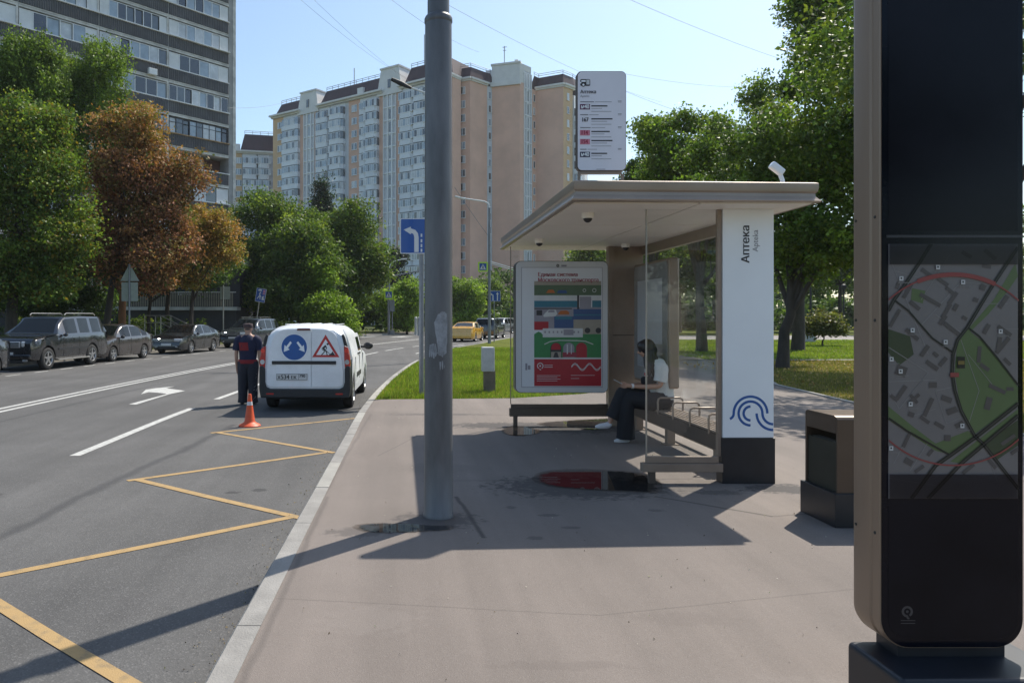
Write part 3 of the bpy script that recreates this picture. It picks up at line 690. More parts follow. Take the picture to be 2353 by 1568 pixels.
# ------------------------------------------------------------------ litter bin
m_bin = mat('bin_bronze', (.10, .072, .054), .38, .45, var=.1, scale=3); m_bind = mat('bin_inner', (.03,.03,.022), .5, .2, var=.2)
bn = empty('litter_bin', (3.76, 6.12, 0), 0, 'square bronze litter bin on a black base beside the map pylon', 'litter bin')
MB().box(3.425, 4.12, 5.86, 6.38, 0, .27).build('base', m_black, bn, bevel=.006)
MB().box(3.455, 4.09, 5.885, 5.905, .25, .855).build('front_panel', m_bin, bn, bevel=.004)
MB().box(3.455, 4.09, 6.335, 6.355, .25, .855).build('back_panel', m_bin, bn, bevel=.004)
MB().box(3.470, 3.485, 5.905, 6.335, .25, .665).build('side_panel', m_bind, bn)
MB().box(4.06, 4.075, 5.905, 6.335, .25, .665).build('side_panel', m_bind, bn)
MB().box(3.455, 3.475, 5.905, 6.335, .74, .855).build('hood_side', m_bin, bn, bevel=.004)
MB().box(4.07, 4.09, 5.905, 6.335, .74, .855).build('hood_side', m_bin, bn, bevel=.004)
MB().prism([(5.885,.855),(5.90,.872),(5.93,.882),(6.31,.882),(6.34,.872),(6.355,.855)], (3.455,0,0), (0,1,0), (0,0,1), .635).build('lid', m_bin, bn)
MB().box(3.50, 4.04, 5.92, 6.32, .3, .62).build('inner_bucket', m_bind, bn)
MB().box(3.50, 3.56, 5.915, 6.325, .655, .665).build('ash_plate', m_steel, bn)

# ------------------------------------------------------------------ map pylon
ky = empty('map_pylon', (2.46, 3.4, 0), 0, 'tall bronze street map pylon with black glass face at the right edge', 'information pylon')
KX0, KX1, KZ0, KZ1 = 2.128, 2.768, .195, 3.35
m_ksc = mat('black_glass', (.004, .0045, .009), .12, var=.2, scale=2, spec=.2, coat=.0)
m_scr = mat('screen_off', (.007, .007, .011), .16, var=.3, scale=2, spec=.16)
def krr(d, r): return rrect(KX1-KX0-2*d, KZ1-KZ0-2*d, r, 10, (KX0+KX1)/2, (KZ0+KZ1)/2)
mb = MB(); stations = [(3.515,.03,.10),(3.505,.008,.12),(3.48,0,.13),(3.375,0,.13),(3.365,.006,.124),(3.352,.006,.124),(3.345,0,.13),(3.306,0,.13),(3.300,.003,.127)]
vs = []; N_ = 44
for y, d, r in stations: vs += [(q[0], y, q[1]) for q in krr(d, r)]
fs = [(i*N_+k, i*N_+(k+1)%N_, (i+1)*N_+(k+1)%N_, (i+1)*N_+k) for i in range(len(stations)-1) for k in range(N_)]
fs.append(tuple(range(N_))[::-1]); fs.append(tuple(range((len(stations)-1)*N_, len(stations)*N_)))
body = mb.add(vs, fs).build('casing', mat('pylon_bronze', (.27,.195,.14), .42, .3, var=.10, scale=1.5, bump=.04, bscale=150, stretch=(1,1,.2)), ky, smooth=True, sharp=25)
MB().prism(krr(.0065, .122), (0,3.302,0), (1,0,0), (0,0,1), .006).build('front_glass', m_ksc, ky)
for z in (2.12, 1.655, .70):
    for y in (3.475, 3.335):
        MB().tube([(KX0-.002,y,z),(KX0+.01,y,z)], .007, 10).build('screw', m_seam, body)
kf = 3.296/1700
def mz(X, Y): return ((2200+X*.4781)/1.1488-925)*kf, EYE-((600+Y*.4783)/1.1488-728)*kf
MB().box((2035-925)*kf, 2.76, 3.292, 3.2962, EYE-(546-728)*kf, EYE-(540-728)*kf).build('screen_joint', flat('joint_grey', (.03,.03,.04), .3), ky)
p = Print((0, 3.2955, 0), (1,0,0), (0,0,1))
mm = [m_scr, flat('map_grey', (.150,.138,.140), .35), flat('map_green', (.085,.125,.05), .35), flat('map_green_dark', (.035,.05,.025), .35), flat('map_road', (.008,.009,.009), .35), flat('map_red', (.24,.045,.045), .35),
      flat('map_building', (.075,.065,.066), .35), flat('map_pale', (.20,.19,.19), .35), flat('map_icon', (.5,.5,.5), .35), flat('map_yellow', (.16,.12,.03), .35), flat('map_dim', (.022,.021,.025), .35), flat('map_road_core', (.06,.06,.06), .35)]
def clipr(pts, box):      # clip a polygon to the map rectangle
    X0, Y0, X1, Y1 = box
    for ax, lim, sg in ((0,X0,1),(0,X1,-1),(1,Y0,1),(1,Y1,-1)):
        out = []
        for i in range(len(pts)):
            a, b = pts[i-1], pts[i]; ia = (a[ax]-lim)*sg >= 0; ib = (b[ax]-lim)*sg >= 0
            if ia != ib: t = (lim-a[ax])/(b[ax]-a[ax]); out.append((a[0]+(b[0]-a[0])*t, a[1]+(b[1]-a[1])*t))
            if ib: out.append(b)
        pts = out
        if not pts: return []
    return pts
def MP(pts, mi, l, box=(300,92,1015,1494)):
    q = clipr([tuple(t) for t in pts], box)
    if len(q) > 2: p.poly([mz(*t) for t in q], mi, l)
def ML(pts, wd, mi, l, box=(300,92,1015,1494)):
    for q in strip2(pts, wd): MP([tuple(v) for v in q], mi, l, box)
MP([(300,-1300),(1015,-1300),(1015,20),(300,20)], 0, .5, (300,-1300,1015,20))
sa, sb = mz(300,1495), mz(1015,1495); sw_ = sb[0]-sa[0]; zb_ = KZ0+.045; rb_ = .085
p.poly([sa]+[(sa[0]+rb_+rb_*math.cos(R(t)), zb_+rb_+rb_*math.sin(R(t))) for t in range(180,271,10)]+[(sb[0]-rb_+rb_*math.cos(R(t)), zb_+rb_+rb_*math.sin(R(t))) for t in range(270,361,10)]+[sb], 0, .5)
MP([(300,92),(1015,92),(1015,1494),(300,1494)], 1, .5)
MP([(1000,200),(880,400),(740,560),(680,640),(665,800),(700,1000),(775,1140),(1015,965),(1015,880),(860,660),(752,575),(850,480),(960,350),(1015,270)], 2, 1)
MP([(430,335),(505,350),(490,420),(425,400)], 2, 1); MP([(300,985),(440,1100),(560,1190),(740,1120),(790,1165),(640,1250),(560,1230),(300,1060)], 2, 1)
MP([(300,560),(420,600),(440,700),(360,760),(300,690)], 3, 1); MP([(640,1290),(1015,1000),(1015,1040),(700,1300)], 2, 1.1); MP([(820,1200),(1015,1060),(1015,1200),(900,1280)], 3, 1.35)
rm = random.Random(3)
for (a, b, wd) in (((300,150),(520,700),4),((300,850),(560,840),4),((520,800),(300,660),4),((560,900),(650,880),4),((480,540),(700,300),4),((700,300),(880,320),3),((560,480),(700,580),4),((640,150),(480,400),3),((300,900),(360,1000),4),((360,1000),(520,800),4),((560,900),(620,1080),3),((620,1080),(700,1050),3),((700,620),(800,900),3),((800,900),(740,1090),3),((740,700),(900,900),3),((830,420),(960,420),3),((900,560),(1015,560),3),((420,1120),(330,1300),4),((520,1180),(420,1340),4),((300,1380),(560,1420),3),((850,1250),(900,1400),3),((760,480),(900,300),3),((430,1040),(560,1000),3),((340,240),(540,300),3)):
    ML([a, b], wd, 7, 1.6)
for (x, y, ww, hh, an) in ((510,250,70,22,35),(600,300,70,20,35),(405,350,22,90,30),(530,400,22,130,-60),(445,430,70,22,40),(640,350,60,20,40),(655,390,80,22,-55),(620,460,90,22,-60),(600,510,24,60,35),(650,560,110,24,38),(670,440,40,24,-60),(720,500,30,20,30),(780,400,30,24,20),(820,330,34,34,20),(335,500,20,110,30),(430,590,90,22,40),(500,680,70,24,-55),(540,760,80,24,35),(600,740,60,24,-50),(560,700,34,20,40),(370,790,60,54,20),(545,868,44,32,0),(370,910,24,90,35),(330,940,50,20,40),(440,945,80,18,-40),(440,945,60,18,50),(425,1030,34,26,20),(520,990,24,110,25),(500,1060,60,20,35),(620,945,60,30,20),(650,1010,60,34,-20),(690,1085,50,26,-30),(580,1090,60,22,30),(625,1160,36,34,0),(850,970,34,70,15),(900,890,100,22,25),(970,890,40,20,0),(800,700,22,90,5),(830,770,60,22,35),(840,560,60,24,-60),(935,410,24,80,35),(940,570,90,22,35),(930,650,110,24,-50),(910,640,24,70,10),(955,740,50,20,45),(350,320,20,40,20),(400,1170,20,90,25),(410,1290,50,34,30),(470,1330,60,20,-35),(960,1170,90,20,-35),(1000,1230,60,20,-35),(840,215,50,20,10),(730,150,60,22,30),(860,150,80,22,40),(530,1240,20,44,40),(870,1300,20,70,-40),(740,1330,80,20,-40)):
    q = [(Vector((sx*ww/2, sy*hh/2)) @ Matrix.Rotation(R(-an),2)) for sx, sy in ((-1,-1),(1,-1),(1,1),(-1,1))]
    MP([(x+v.x, y+v.y) for v in q], 6, 2+rm.random()*.2)
for pts, wd in (([(535,90),(470,195),(400,300),(330,400),(298,460)],20),([(1012,110),(880,310),(800,440),(735,550),(680,620),(655,700),(650,800),(665,900),(700,1010),(775,1150),(820,1190),(1015,1440)],19),([(1015,970),(800,1140),(640,1255),(560,1310),(425,1494)],22),([(1015,1035),(830,1190),(700,1300),(515,1494)],22)):
    ML(pts, wd, 4, 3); ML(pts, 3, 11, 3.5)
for pts, wd in (([(330,400),(410,460),(470,530),(540,610),(655,690)],10),([(735,550),(800,600),(900,720),(1015,870)],10),([(300,1050),(400,1120),(640,1255)],11)): ML(pts, wd, 4, 3.2)
CR = [(655+525*math.cos(R(a)), 785+525*math.sin(R(a))) for a in range(0, 361, 4)]
ML(CR, 8, 5, 4); ML([(655+525*math.cos(R(a)), 785+525*math.sin(R(a))) for a in range(-112, -63, 3)], 24, 5, 4.5)
MP([(637,800),(685,800),(685,824),(637,824)],5,5); MP([(676,712),(718,712),(718,776),(676,776)],4,5); MP([(680,735),(715,735),(715,755),(680,755)],9,5.5)
for X, Y in ((570,220),(368,282),(708,302),(430,567),(612,632),(314,726),(364,793),(915,573),(419,973),(704,1092),(312,1216)):
    MP([(X-11,Y-12),(X+11,Y-12),(X+11,Y+12),(X-11,Y+12)],8,5); MP([(X-5,Y-6),(X+4,Y-6),(X+4,Y+3),(X-5,Y+3)],4,5.5); MP([(X-20,Y+22),(X+44,Y+22),(X+44,Y+25),(X-20,Y+25)],7,5)
MP([(300,92),(1015,92),(1015,205),(300,205)], 10, 6) if False else None
p.build('screen_print', mm, ky)
m_dim = glass('dimmed_band', (.32,.32,.36), .02, .1)
for a, b in ((92,205),(1358,1494)):
    p = Print((0, 3.2945, 0), (1,0,0), (0,0,1)); q = [mz(300,a), mz(1015,b)]; p.rect(q[0][0], q[1][0], q[1][1], q[0][1], 0, 7); p.build('dimmed_screen_band', [m_dim], ky)

p = Print((0, 3.2955, 0), (1,0,0), (0,0,1)); kz = lambda X, Y: (((2100+X*.3832)/1.1488-925)*kf, EYE-((1200+Y*.3832)/1.1488-728)*kf)
a = kz(765,1075); p.arc(a[0],a[1],.020,.010,-60,270,0,1.5); p.poly(circ(a[0],a[1],.006,10),0,1.5); p.arc(a[0]+.006,a[1]-.024,.006,.008,120,300,0,1.5,6)
for Y in (1136,1155): q = [kz(720,Y-2), kz(820,Y+3)]; p.rect(q[0][0], q[1][0], q[1][1], q[0][1], 0, 1.5)
p.build('pylon_logo', [flat('logo_grey', (.045,.045,.052), .3), flat('logo_pale', (.12,.12,.13), .3)], ky)
m_kb = mat('pylon_base', (.010,.012,.018), .45, var=.2, scale=5, coat=.05)
MB().prism([(2.09,3.10),(2.85,3.10),(2.85,3.49),(2.09,3.49)], (0,0,0), (1,0,0), (0,1,0), .150).build('base', m_kb, ky, bevel=.025, seg=4)
MB().box(2.22, 2.70, 3.32, 3.47, .145, .22).build('neck', m_black, ky)

# the whole pylon is 6 per cent smaller and nearer than first drawn
kk = .94
for o in [ky]+[q for q in bpy.data.objects if q.parent == ky or (q.parent and q.parent.parent == ky)]:
    if o.type != 'MESH': continue
    for v in o.data.vertices:
        w_ = v.co+Vector((2.46,3.4,0)); z_ = EYE-(EYE-w_.z)*kk; v.co = Vector((w_.x*kk-2.46, w_.y*kk-3.4, z_ if w_.z > .01 else 0))

# ------------------------------------------------------------------ grass post, cone
cp = at(1122, 900, 16.5); m_cab = mat('cabinet_grey', (.42,.43,.44), .6, var=.15, scale=6); m_cabb = mat('cabinet_post', (.15,.125,.10), .8, var=.25, scale=6)
cb = empty('service_post', (cp.x, 16.5, 0), 0, 'short grey metal box on a brown concrete stub in the grass', 'service box')
MB().box(cp.x-.10, cp.x+.145, 16.42, 16.66, 0, .50).build('stub', m_cabb, cb, bevel=.008)
MB().box(cp.x-.145, cp.x+.125, 16.38, 16.70, .46, 1.0).build('cabinet', m_cab, cb, bevel=.015)
m_or = mat('cone_orange', (.62,.085,.022), .5, var=.12, scale=8, bump=.05); m_cw = mat('cone_band', (.62,.62,.64), .45, var=.1)
cn = empty('traffic_cone', (-2.53,12.24,ZR), 0, 'orange traffic cone with one white band behind the van', 'traffic cone')
c0 = (-2.53,12.24,ZR+.001)
MB().lathe([(.178,0),(.180,.012),(.165,.028),(.125,.045),(.098,.065),(.086,.085),(.048,.345)], c0, 28).build('cone_body', m_or, cn, smooth=True)
MB().lathe([(.049,.345),(.0405,.405)], c0, 28).build('white_band', m_cw, cn, smooth=True)
MB().lathe([(.040,.405),(.027,.52),(.022,.53)], c0, 28).build('cone_tip', m_or, cn, smooth=True)

# ------------------------------------------------------------------ people
def skin(name, nodes, edges, mat_, parent, roots, sub=2, smooth=True):
    me = bpy.data.meshes.new(name); keys = list(nodes); bm = bmesh.new(); vs = {}
    lay = bm.verts.layers.skin.verify()
    o_ = off(parent) if parent else Vector()
    for k in keys:
        pz_, r = nodes[k]; v = bm.verts.new(Vector(pz_)-o_); v[lay].radius = (r, r) if not hasattr(r, '__len__') else r; v[lay].use_root = k in roots; vs[k] = v
    for a, b in edges: bm.edges.new((vs[a], vs[b]))
    bm.to_mesh(me); bm.free()
    o = link(name, me, parent)
    sk = o.modifiers.new('skin', 'SKIN'); sk.use_smooth_shade = True; sk.branch_smoothing = .4
    ss = o.modifiers.new('sub', 'SUBSURF'); ss.levels = sub; ss.render_levels = sub
    dg = bpy.context.evaluated_depsgraph_get(); dg.update()
    m2 = bpy.data.meshes.new_from_object(o.evaluated_get(dg)); o.modifiers.clear(); o.data = m2
    m2.materials.clear(); m2.materials.append(mat_); m2.polygons.foreach_set('use_smooth', [True]*len(m2.polygons))
    return o
def chain(nodes, edges, pre, pts, start=None):
    last = start
    for i, (p_, r) in enumerate(pts):
        k = f'{pre}{i}'; nodes[k] = (p_, r)
        if last: edges.append((last, k))
        last = k
    return last
m_skin = mat('skin', (.42,.24,.17), .5, var=.06); m_hair = mat('black_hair', (.012,.010,.012), .38, var=.3, scale=30, stretch=(1,1,.1))
m_tee = mat('white_cotton', (.60,.61,.60), .85, var=.05, scale=6, bump=.25, bscale=14); m_trou = mat('black_cloth', (.010,.011,.016), .85, var=.2, scale=6, bump=.3, bscale=10)
m_shoe = mat('white_leather', (.55,.56,.60), .5, var=.06)
wo = empty('person', (3.48, 9.95, 0), 0, 'seated person with long black hair and white T-shirt looking at a phone', 'person')
def wz(x, y, dy=0.): return (2.330+.001137*x, 9.95+dy, 1.600-.001137*y)
N = {}; E = []
N['pel'] = (wz(1010,920), .115); N['ab'] = (wz(1000,800), .105); N['ch'] = (wz(955,620), .115); N['nb'] = (wz(915,490), .075); N['nk'] = (wz(865,420), .048)
N['hd'] = (wz(815,350), .075); N['cr'] = (wz(812,290), .080)
E += [('pel','ab'),('ab','ch'),('ch','nb'),('nb','nk'),('nk','hd'),('hd','cr')]
N['jaw'] = (wz(778,392), .042); E.append(('hd','jaw')); N['nose'] = (wz(722,362), .012); N['fa'] = (wz(752,350), .050); E += [('hd','fa'),('fa','nose')]
for s_, sd_ in (('L',-1),('R',1)):
    y = .17*sd_
    chain(N, E, 'arm'+s_, [(wz(945,510,y*.9),.055),(wz(945,640,y*1.15),.045),(wz(935,735,y*1.2),.038),(wz(800,750,y*.95),.036),(wz(680,752,y*.5),.027),(wz(625,750,y*.35),.030),(wz(580,745,y*.3),.026)], 'nb')
    hb = wz(585,745,y*.3)
    for f in range(4):
        chain(N, E, f'f{s_}{f}', [((hb[0]-.02,hb[1],hb[2]-.028+.018*f),.0095),((hb[0]-.055,hb[1]-.012*sd_,hb[2]-.022+.019*f),.009),((hb[0]-.070+.004*f,hb[1]-.034*sd_,hb[2]-.018+.018*f),.008)], f'arm{s_}6')
    chain(N, E, f't{s_}', [((hb[0]-.01,hb[1]+.008*sd_,hb[2]+.03),.011),((hb[0]-.04,hb[1]+.004*sd_,hb[2]+.052),.009)], f'arm{s_}5')
chain(N, E, 'legN', [(wz(960,950,-.09),.10),(wz(760,925,-.10),.085),(wz(575,915,-.08),.07),(wz(560,1130,-.07),.05),(wz(570,1320,-.06),.036),(wz(600,1380,-.06),.033),(wz(500,1392,-.06),.028),(wz(450,1395,-.06),.02)], 'pel')
chain(N, E, 'legF', [(wz(960,950,.09),.10),(wz(740,870,.08),.085),(wz(540,855,.0),.07),(wz(455,1000,-.02),.05),(wz(400,1150,-.03),.036),(wz(390,1195,-.03),.033),(wz(300,1222,-.03),.028),(wz(235,1228,-.03),.02)], 'pel')
skin('body', N, E, m_skin, wo, ['pel'])
def cloth(pts, rad, seed=1, n_=18):       # a soft tube with folds, following a bent limb
    P = [Vector(p) for p in pts]; out = []; rr_ = []
    for i in range(len(P)-1):
        p0, p1, p2, p3 = P[max(i-1,0)], P[i], P[i+1], P[min(i+2,len(P)-1)]
        for k in range(5):
            t = k/5; out.append(.5*((2*p1)+(p2-p0)*t+(2*p0-5*p1+4*p2-p3)*t*t+(3*p1-p0-3*p2+p3)*t**3)); rr_.append(rad[i]+(rad[i+1]-rad[i])*t)
    out.append(P[-1]); rr_.append(rad[-1]); b = MB().tube(out, rr_, n_); rs = random.Random(seed); v = []
    for q, co in enumerate(b.v):
        k = min(q//n_, len(out)-1); c_ = out[k]; a_ = q % n_; w_ = 1+.05*math.sin(a_*2.1+k*.35+seed)+.035*math.sin(a_*4.3-k*.5); v.append(tuple(c_+(Vector(co)-c_)*w_))
    b.v = v; return b
ts = cloth([wz(1015,905),wz(1010,800),wz(990,700),wz(965,590),wz(935,500),wz(905,452)], [.158,.150,.150,.158,.140,.070], 3, 22)
for sd_ in (-1, 1):
    s2_ = cloth([wz(935,485,.10*sd_),wz(950,530,.165*sd_),wz(948,620,.19*sd_),wz(930,690,.20*sd_)], [.085,.092,.082,.080], 4, 16); ts.add(s2_.v, s2_.f)
ts.build('t_shirt', m_tee, wo, smooth=True, sharp=60)
tb = cloth([wz(1015,915,-.07),wz(900,925,-.10),wz(740,915,-.10),wz(620,905,-.08),wz(580,985,-.07),wz(572,1150,-.07),wz(572,1362,-.06)], [.12,.125,.115,.108,.104,.108,.118], 1)
t2 = cloth([wz(1015,905,.07),wz(900,895,.09),wz(740,860,.07),wz(580,845,.02),wz(525,905,-.02),wz(470,1020,-.03),wz(415,1130,-.03)], [.12,.122,.115,.105,.10,.092,.088], 2)
tb.add(t2.v, t2.f); tb.sphere(wz(1005,925), .165, 18, sz=.85); tb.build('wide_trousers', m_trou, wo, smooth=True, sharp=60)
mb = cloth([wz(610,1378,-.06),wz(570,1382,-.06),wz(520,1386,-.06),wz(475,1390,-.06),wz(436,1394,-.06)], [.026,.040,.036,.032,.014], 4, 14)
mb.build('shoe', m_shoe, wo, smooth=True)
mb = cloth([wz(405,1198,-.03),wz(370,1210,-.03),wz(320,1220,-.03),wz(270,1226,-.03),wz(222,1230,-.03)], [.030,.044,.038,.036,.016], 3, 14); mb.build('shoe', m_shoe, wo, smooth=True)
# hair: crown cap and long strands down the back and shoulder
mb = MB(); mb.sphere(wz(838,292), .112, 20, sz=1.0); mb.sphere(wz(868,335), .102, 18, sz=1.05); mb.sphere(wz(795,280), .082, 16, sz=.95)
rh = random.Random(2)
for k in range(30):
    s_ = -1 if k % 2 else 1; t_ = k/29; y0 = .095*s_*rh.uniform(.2,1); x1 = 850+100*t_; ye = (640 if t_ < .45 else 520 if t_ < .75 else 470)+rh.uniform(-25,15)
    if s_ < 0: P_ = [wz(800+60*t_,255,y0*.6), wz(812+75*t_,330,y0), wz(815+100*t_,420,y0*1.05-.01), wz(800+130*t_,500,y0*1.25-.06), wz(815+130*t_ if t_ > .4 else 822,ye,y0*1.2-.07)]
    else: P_ = [wz(830+50*t_,255,y0*.6), wz(850+60*t_,330,y0), wz(868+80*t_,420,y0), wz(900+60*t_,480,y0), wz(930+30*t_,ye-60,y0)]
    mb.tube(P_, [.022,.034,.036,.032,.010], 7)
mb.build('hair', m_hair, wo, smooth=True, sharp=80)
g = MB(); gx, gy, gz_ = wz(738,338,-.055)
g.obox((gx+.045,gy-.012,gz_+.006), .080, .005, .007); g.obox((gx+.006,gy+.020,gz_-.002), .012, .045, .034, R(12)); g.obox((gx+.004,gy+.075,gz_-.002), .012, .045, .034, R(-8))
g.build('sunglasses', m_black, wo, bevel=.003)
wx = wz(650,748,-.07); MB().tube([(wx[0]-.015,wx[1],wx[2]),(wx[0]+.012,wx[1],wx[2])], .034, 14).build('wrist_watch', m_cw, wo, smooth=False)
ph = empty('phone', (2.895, 9.93, .79), 0, 'pale smartphone held in the hands of the seated person', 'phone')
MB().obox((2.905,9.945,.795), .145, .072, .010, 0, 0, ry=R(28)).build('phone_body', m_cab, ph, bevel=.004)
MB().obox((2.907,9.945,.8012), .132, .064, .002, 0, 0, ry=R(28)).build('phone_screen', m_ksc, ph)
bg_ = empty('handbag', (3.22, 9.93, .60), 0, 'small dark handbag with a red strap on the lap of the seated person', 'bag')
MB().obox(wz(830,680,-.10), .19, .12, .11, R(8), 0).build('bag_body', m_trou, bg_, bevel=.035, seg=3)
MB().tube([wz(800,640,-.12),wz(790,600,-.10),wz(830,590,-.06),wz(850,640,-.08)], .016, 8).build('strap', flat('strap_red', (.45,.03,.03)), bg_, smooth=True)

# man behind the van, seen from the back
m_navy = mat('navy_cloth', (.014,.016,.045), .85, var=.2, scale=6, bump=.3, bscale=12); m_dtr = mat('dark_trouser', (.022,.023,.034), .85, var=.2, scale=7, bump=.3, bscale=12)
m_redc = mat('red_cloth', (.22,.014,.018), .8, var=.12, scale=9); m_cap = mat('cap_cloth', (.075,.045,.045), .8, var=.3, scale=12)
MX, MY = -3.199, 15.3
mn = empty('person', (MX, MY, ZR), 0, 'man in a cap and navy shirt with red back panel standing beside the van', 'person')
def nz(x, y, dy=0.): return (MX+(x-370)*.002, MY+dy, ZR+(1130-y)*.002)
N = {}; E = []
for k, v in {'pel':((370,700),.12),'ab':((370,620),.13),'ch':((370,500),.14),'nb':((370,430),.085),'nk':((370,400),.055),'hd':((372,362),.078),'cr':((372,330),.084)}.items(): N[k] = (nz(*v[0]), v[1])
E += [('pel','ab'),('ab','ch'),('ch','nb'),('nb','nk'),('nk','hd'),('hd','cr')]
for nm, sx in (('L',-1),('R',1)):
    N['ear'+nm] = (nz(372+sx*41, 358, .01), .014); E.append(('hd','ear'+nm))
    c_ = 370
    chain(N, E, 'a'+nm, [(nz(c_+sx*98,455),.062),(nz(c_+sx*116,560),.046),(nz(c_+sx*120,610,-.01),.040),(nz(c_+sx*122,680,.02),.036),(nz(c_+sx*(122 if sx<0 else 128),735,.05),.026),(nz(c_+sx*(120 if sx<0 else 132),765,.06),.032)], 'nb')
    h = nz(c_+sx*(120 if sx < 0 else 132), 775, .06)
    for f in range(4): chain(N, E, f'f{nm}{f}', [((h[0],h[1]-.027+.018*f,h[2]-.03),.010),((h[0]-sx*.008,h[1]-.026+.018*f,h[2]-.065),.009),((h[0]-sx*.018,h[1]-.022+.017*f,h[2]-.088+.004*f),.008)], f'a{nm}5')
    chain(N, E, f't{nm}', [((h[0]-sx*.005,h[1]+.035,h[2]+.0),.011),((h[0]-sx*.012,h[1]+.045,h[2]-.035),.010)], f'a{nm}5')
    chain(N, E, 'l'+nm, [(nz(c_+sx*42,740),.10),(nz(c_+sx*48,860),.085),(nz(c_+sx*50,930),.068),(nz(c_+sx*52,1030),.058),(nz(c_+sx*54,1085),.045),(nz(c_+sx*56,1110,-.03),.040),(nz(c_+sx*60,1115,.10),.035)], 'pel')
skin('body', N, E, m_skin, mn, ['pel'])
def oval(b, k): return b
ts = cloth([nz(370,712),nz(370,660),nz(370,600),nz(370,530),nz(370,470),nz(370,432),nz(370,408)], [.175,.175,.178,.195,.190,.135,.065], 5, 24)
ts.v = [(v[0], MY+(v[1]-MY)*.74, v[2]) for v in ts.v]
for sx in (-1, 1):
    s2_ = cloth([nz(370+sx*60,445),nz(370+sx*98,470),nz(370+sx*112,515),nz(370+sx*119,572)], [.075,.088,.080,.078], 6, 16); ts.add(s2_.v, s2_.f)
ts.build('shirt', m_navy, mn, smooth=True, sharp=60)
tb = MB()
for sx in (-1, 1):
    s2_ = cloth([nz(370+sx*40,690),nz(370+sx*44,760),nz(370+sx*49,880),nz(370+sx*52,980),nz(370+sx*54,1060),nz(370+sx*56,1112)], [.130,.128,.108,.098,.094,.098], 7+sx, 18); tb.add(s2_.v, s2_.f)
tb.sphere(nz(370,725), .180, 20, sz=.65, sy=.74); tb.build('trousers', m_dtr, mn, smooth=True, sharp=60)
for sx in (-1, 1):
    mb = MB(); a = nz(370+sx*56, 1113, 0); mb.sphere((a[0],a[1]-.02,a[2]+.015), .055, 12, sz=.75); mb.sphere((a[0]+sx*.008,a[1]+.08,a[2]+.008), .050, 12, sz=.65, sy=1.8); mb.build('shoe', m_black, mn, smooth=True)
def ringband(name, z0, z1, rx, ry, m_):
    mb = MB(); n_ = 28; vs = [(MX+rx*math.cos(2*math.pi*k/n_)*s_, MY+ry*math.sin(2*math.pi*k/n_)*s_, ZR+z) for z, s_ in ((z0,.97),(z0+.01,1),(z1-.01,1),(z1,.97)) for k in range(n_)]
    mb.add(vs, [(i*n_+k, i*n_+(k+1)%n_, (i+1)*n_+(k+1)%n_, (i+1)*n_+k) for i in range(3) for k in range(n_)]); mb.build(name, m_, mn, smooth=True)
ringband('red_belt', .845, .925, .200, .155, m_redc)
mb = MB(); vs = []
for i in range(7):
    for j in range(6):
        u = -.165+.19*i/6; z = 1.28-.165*j/5; vs.append((MX+u+(.02*j/5), MY-.150+.06*(u/.2)**2, ZR+z))
mb.add(vs, [(i*6+j, (i+1)*6+j, (i+1)*6+j+1, i*6+j+1) for i in range(6) for j in range(5)]); mb.build('red_back_panel', m_redc, mn, smooth=True)
mb = MB(); mb.lathe([(.088,0),(.098,.02),(.100,.06),(.092,.085),(.03,.095)], (MX+.002,MY,ZR+1.575), 24); mb.obox((MX+.002,MY+.12,ZR+1.585), .15, .10, .012)
mb.build('cap', m_cap, mn, smooth=True)
N = {'a':(nz(372,348,-.012),.088),'b':(nz(372,372,-.02),.070)}; skin('hair', N, [('a','b')], mat('grey_hair', (.08,.07,.065), .8, var=.3, scale=40), mn, ['a'])
mb = MB(); rr_ = random.Random(5)
for k in range(26):
    z = .10+.55*rr_.random(); a_ = R(rr_.uniform(-95, 15)); cx_ = MX+.105; r_ = .102-.02*(.6-z)/.6*.4
    P0 = (cx_+r_*math.cos(a_), MY+r_*math.sin(a_), ZR+z); P1 = (cx_+r_*math.cos(a_+.35), MY+r_*math.sin(a_+.35), ZR+z+rr_.uniform(.01,.05)); mb.tube([P0, P1], .004, 4)
mb.build('trouser_print', flat('pale_print', (.35,.35,.36)), mn)
# ------------------------------------------------------------------ vehicles
def paintm(name, col, metal=.3, rough=.28): return mat(name, col, rough, metal, var=.06, scale=2, coat=1.0, spec=.8)
m_tyre = mat('tyre_rubber', (.018,.018,.018), .85, var=.3, scale=12); m_rim = mat('alloy_rim', (.45,.45,.46), .32, .8, var=.1)
m_plast = mat('dark_plastic', (.022,.023,.026), .6, var=.2, scale=8); m_cglass = mat('tinted_glass', (.008,.010,.011), .04, var=.2, scale=1, spec=.28, coat=.0)
m_lamp = mat('headlamp_glass', (.50,.52,.55), .12, .3, var=.2, scale=8, coat=.6); m_tail = mat('tail_lamp', (.42,.012,.012), .2, var=.2, scale=9, coat=.8); m_tailb = mat('tail_lamp_lit', (.75,.03,.02), .2, coat=.8)
m_chrome = mat('chrome', (.62,.62,.63), .25, .55, var=.1); m_plate = mat('number_plate', (.62,.62,.62), .5, var=.04)
m_under = flat('underbody', (.012,.012,.012), .9)

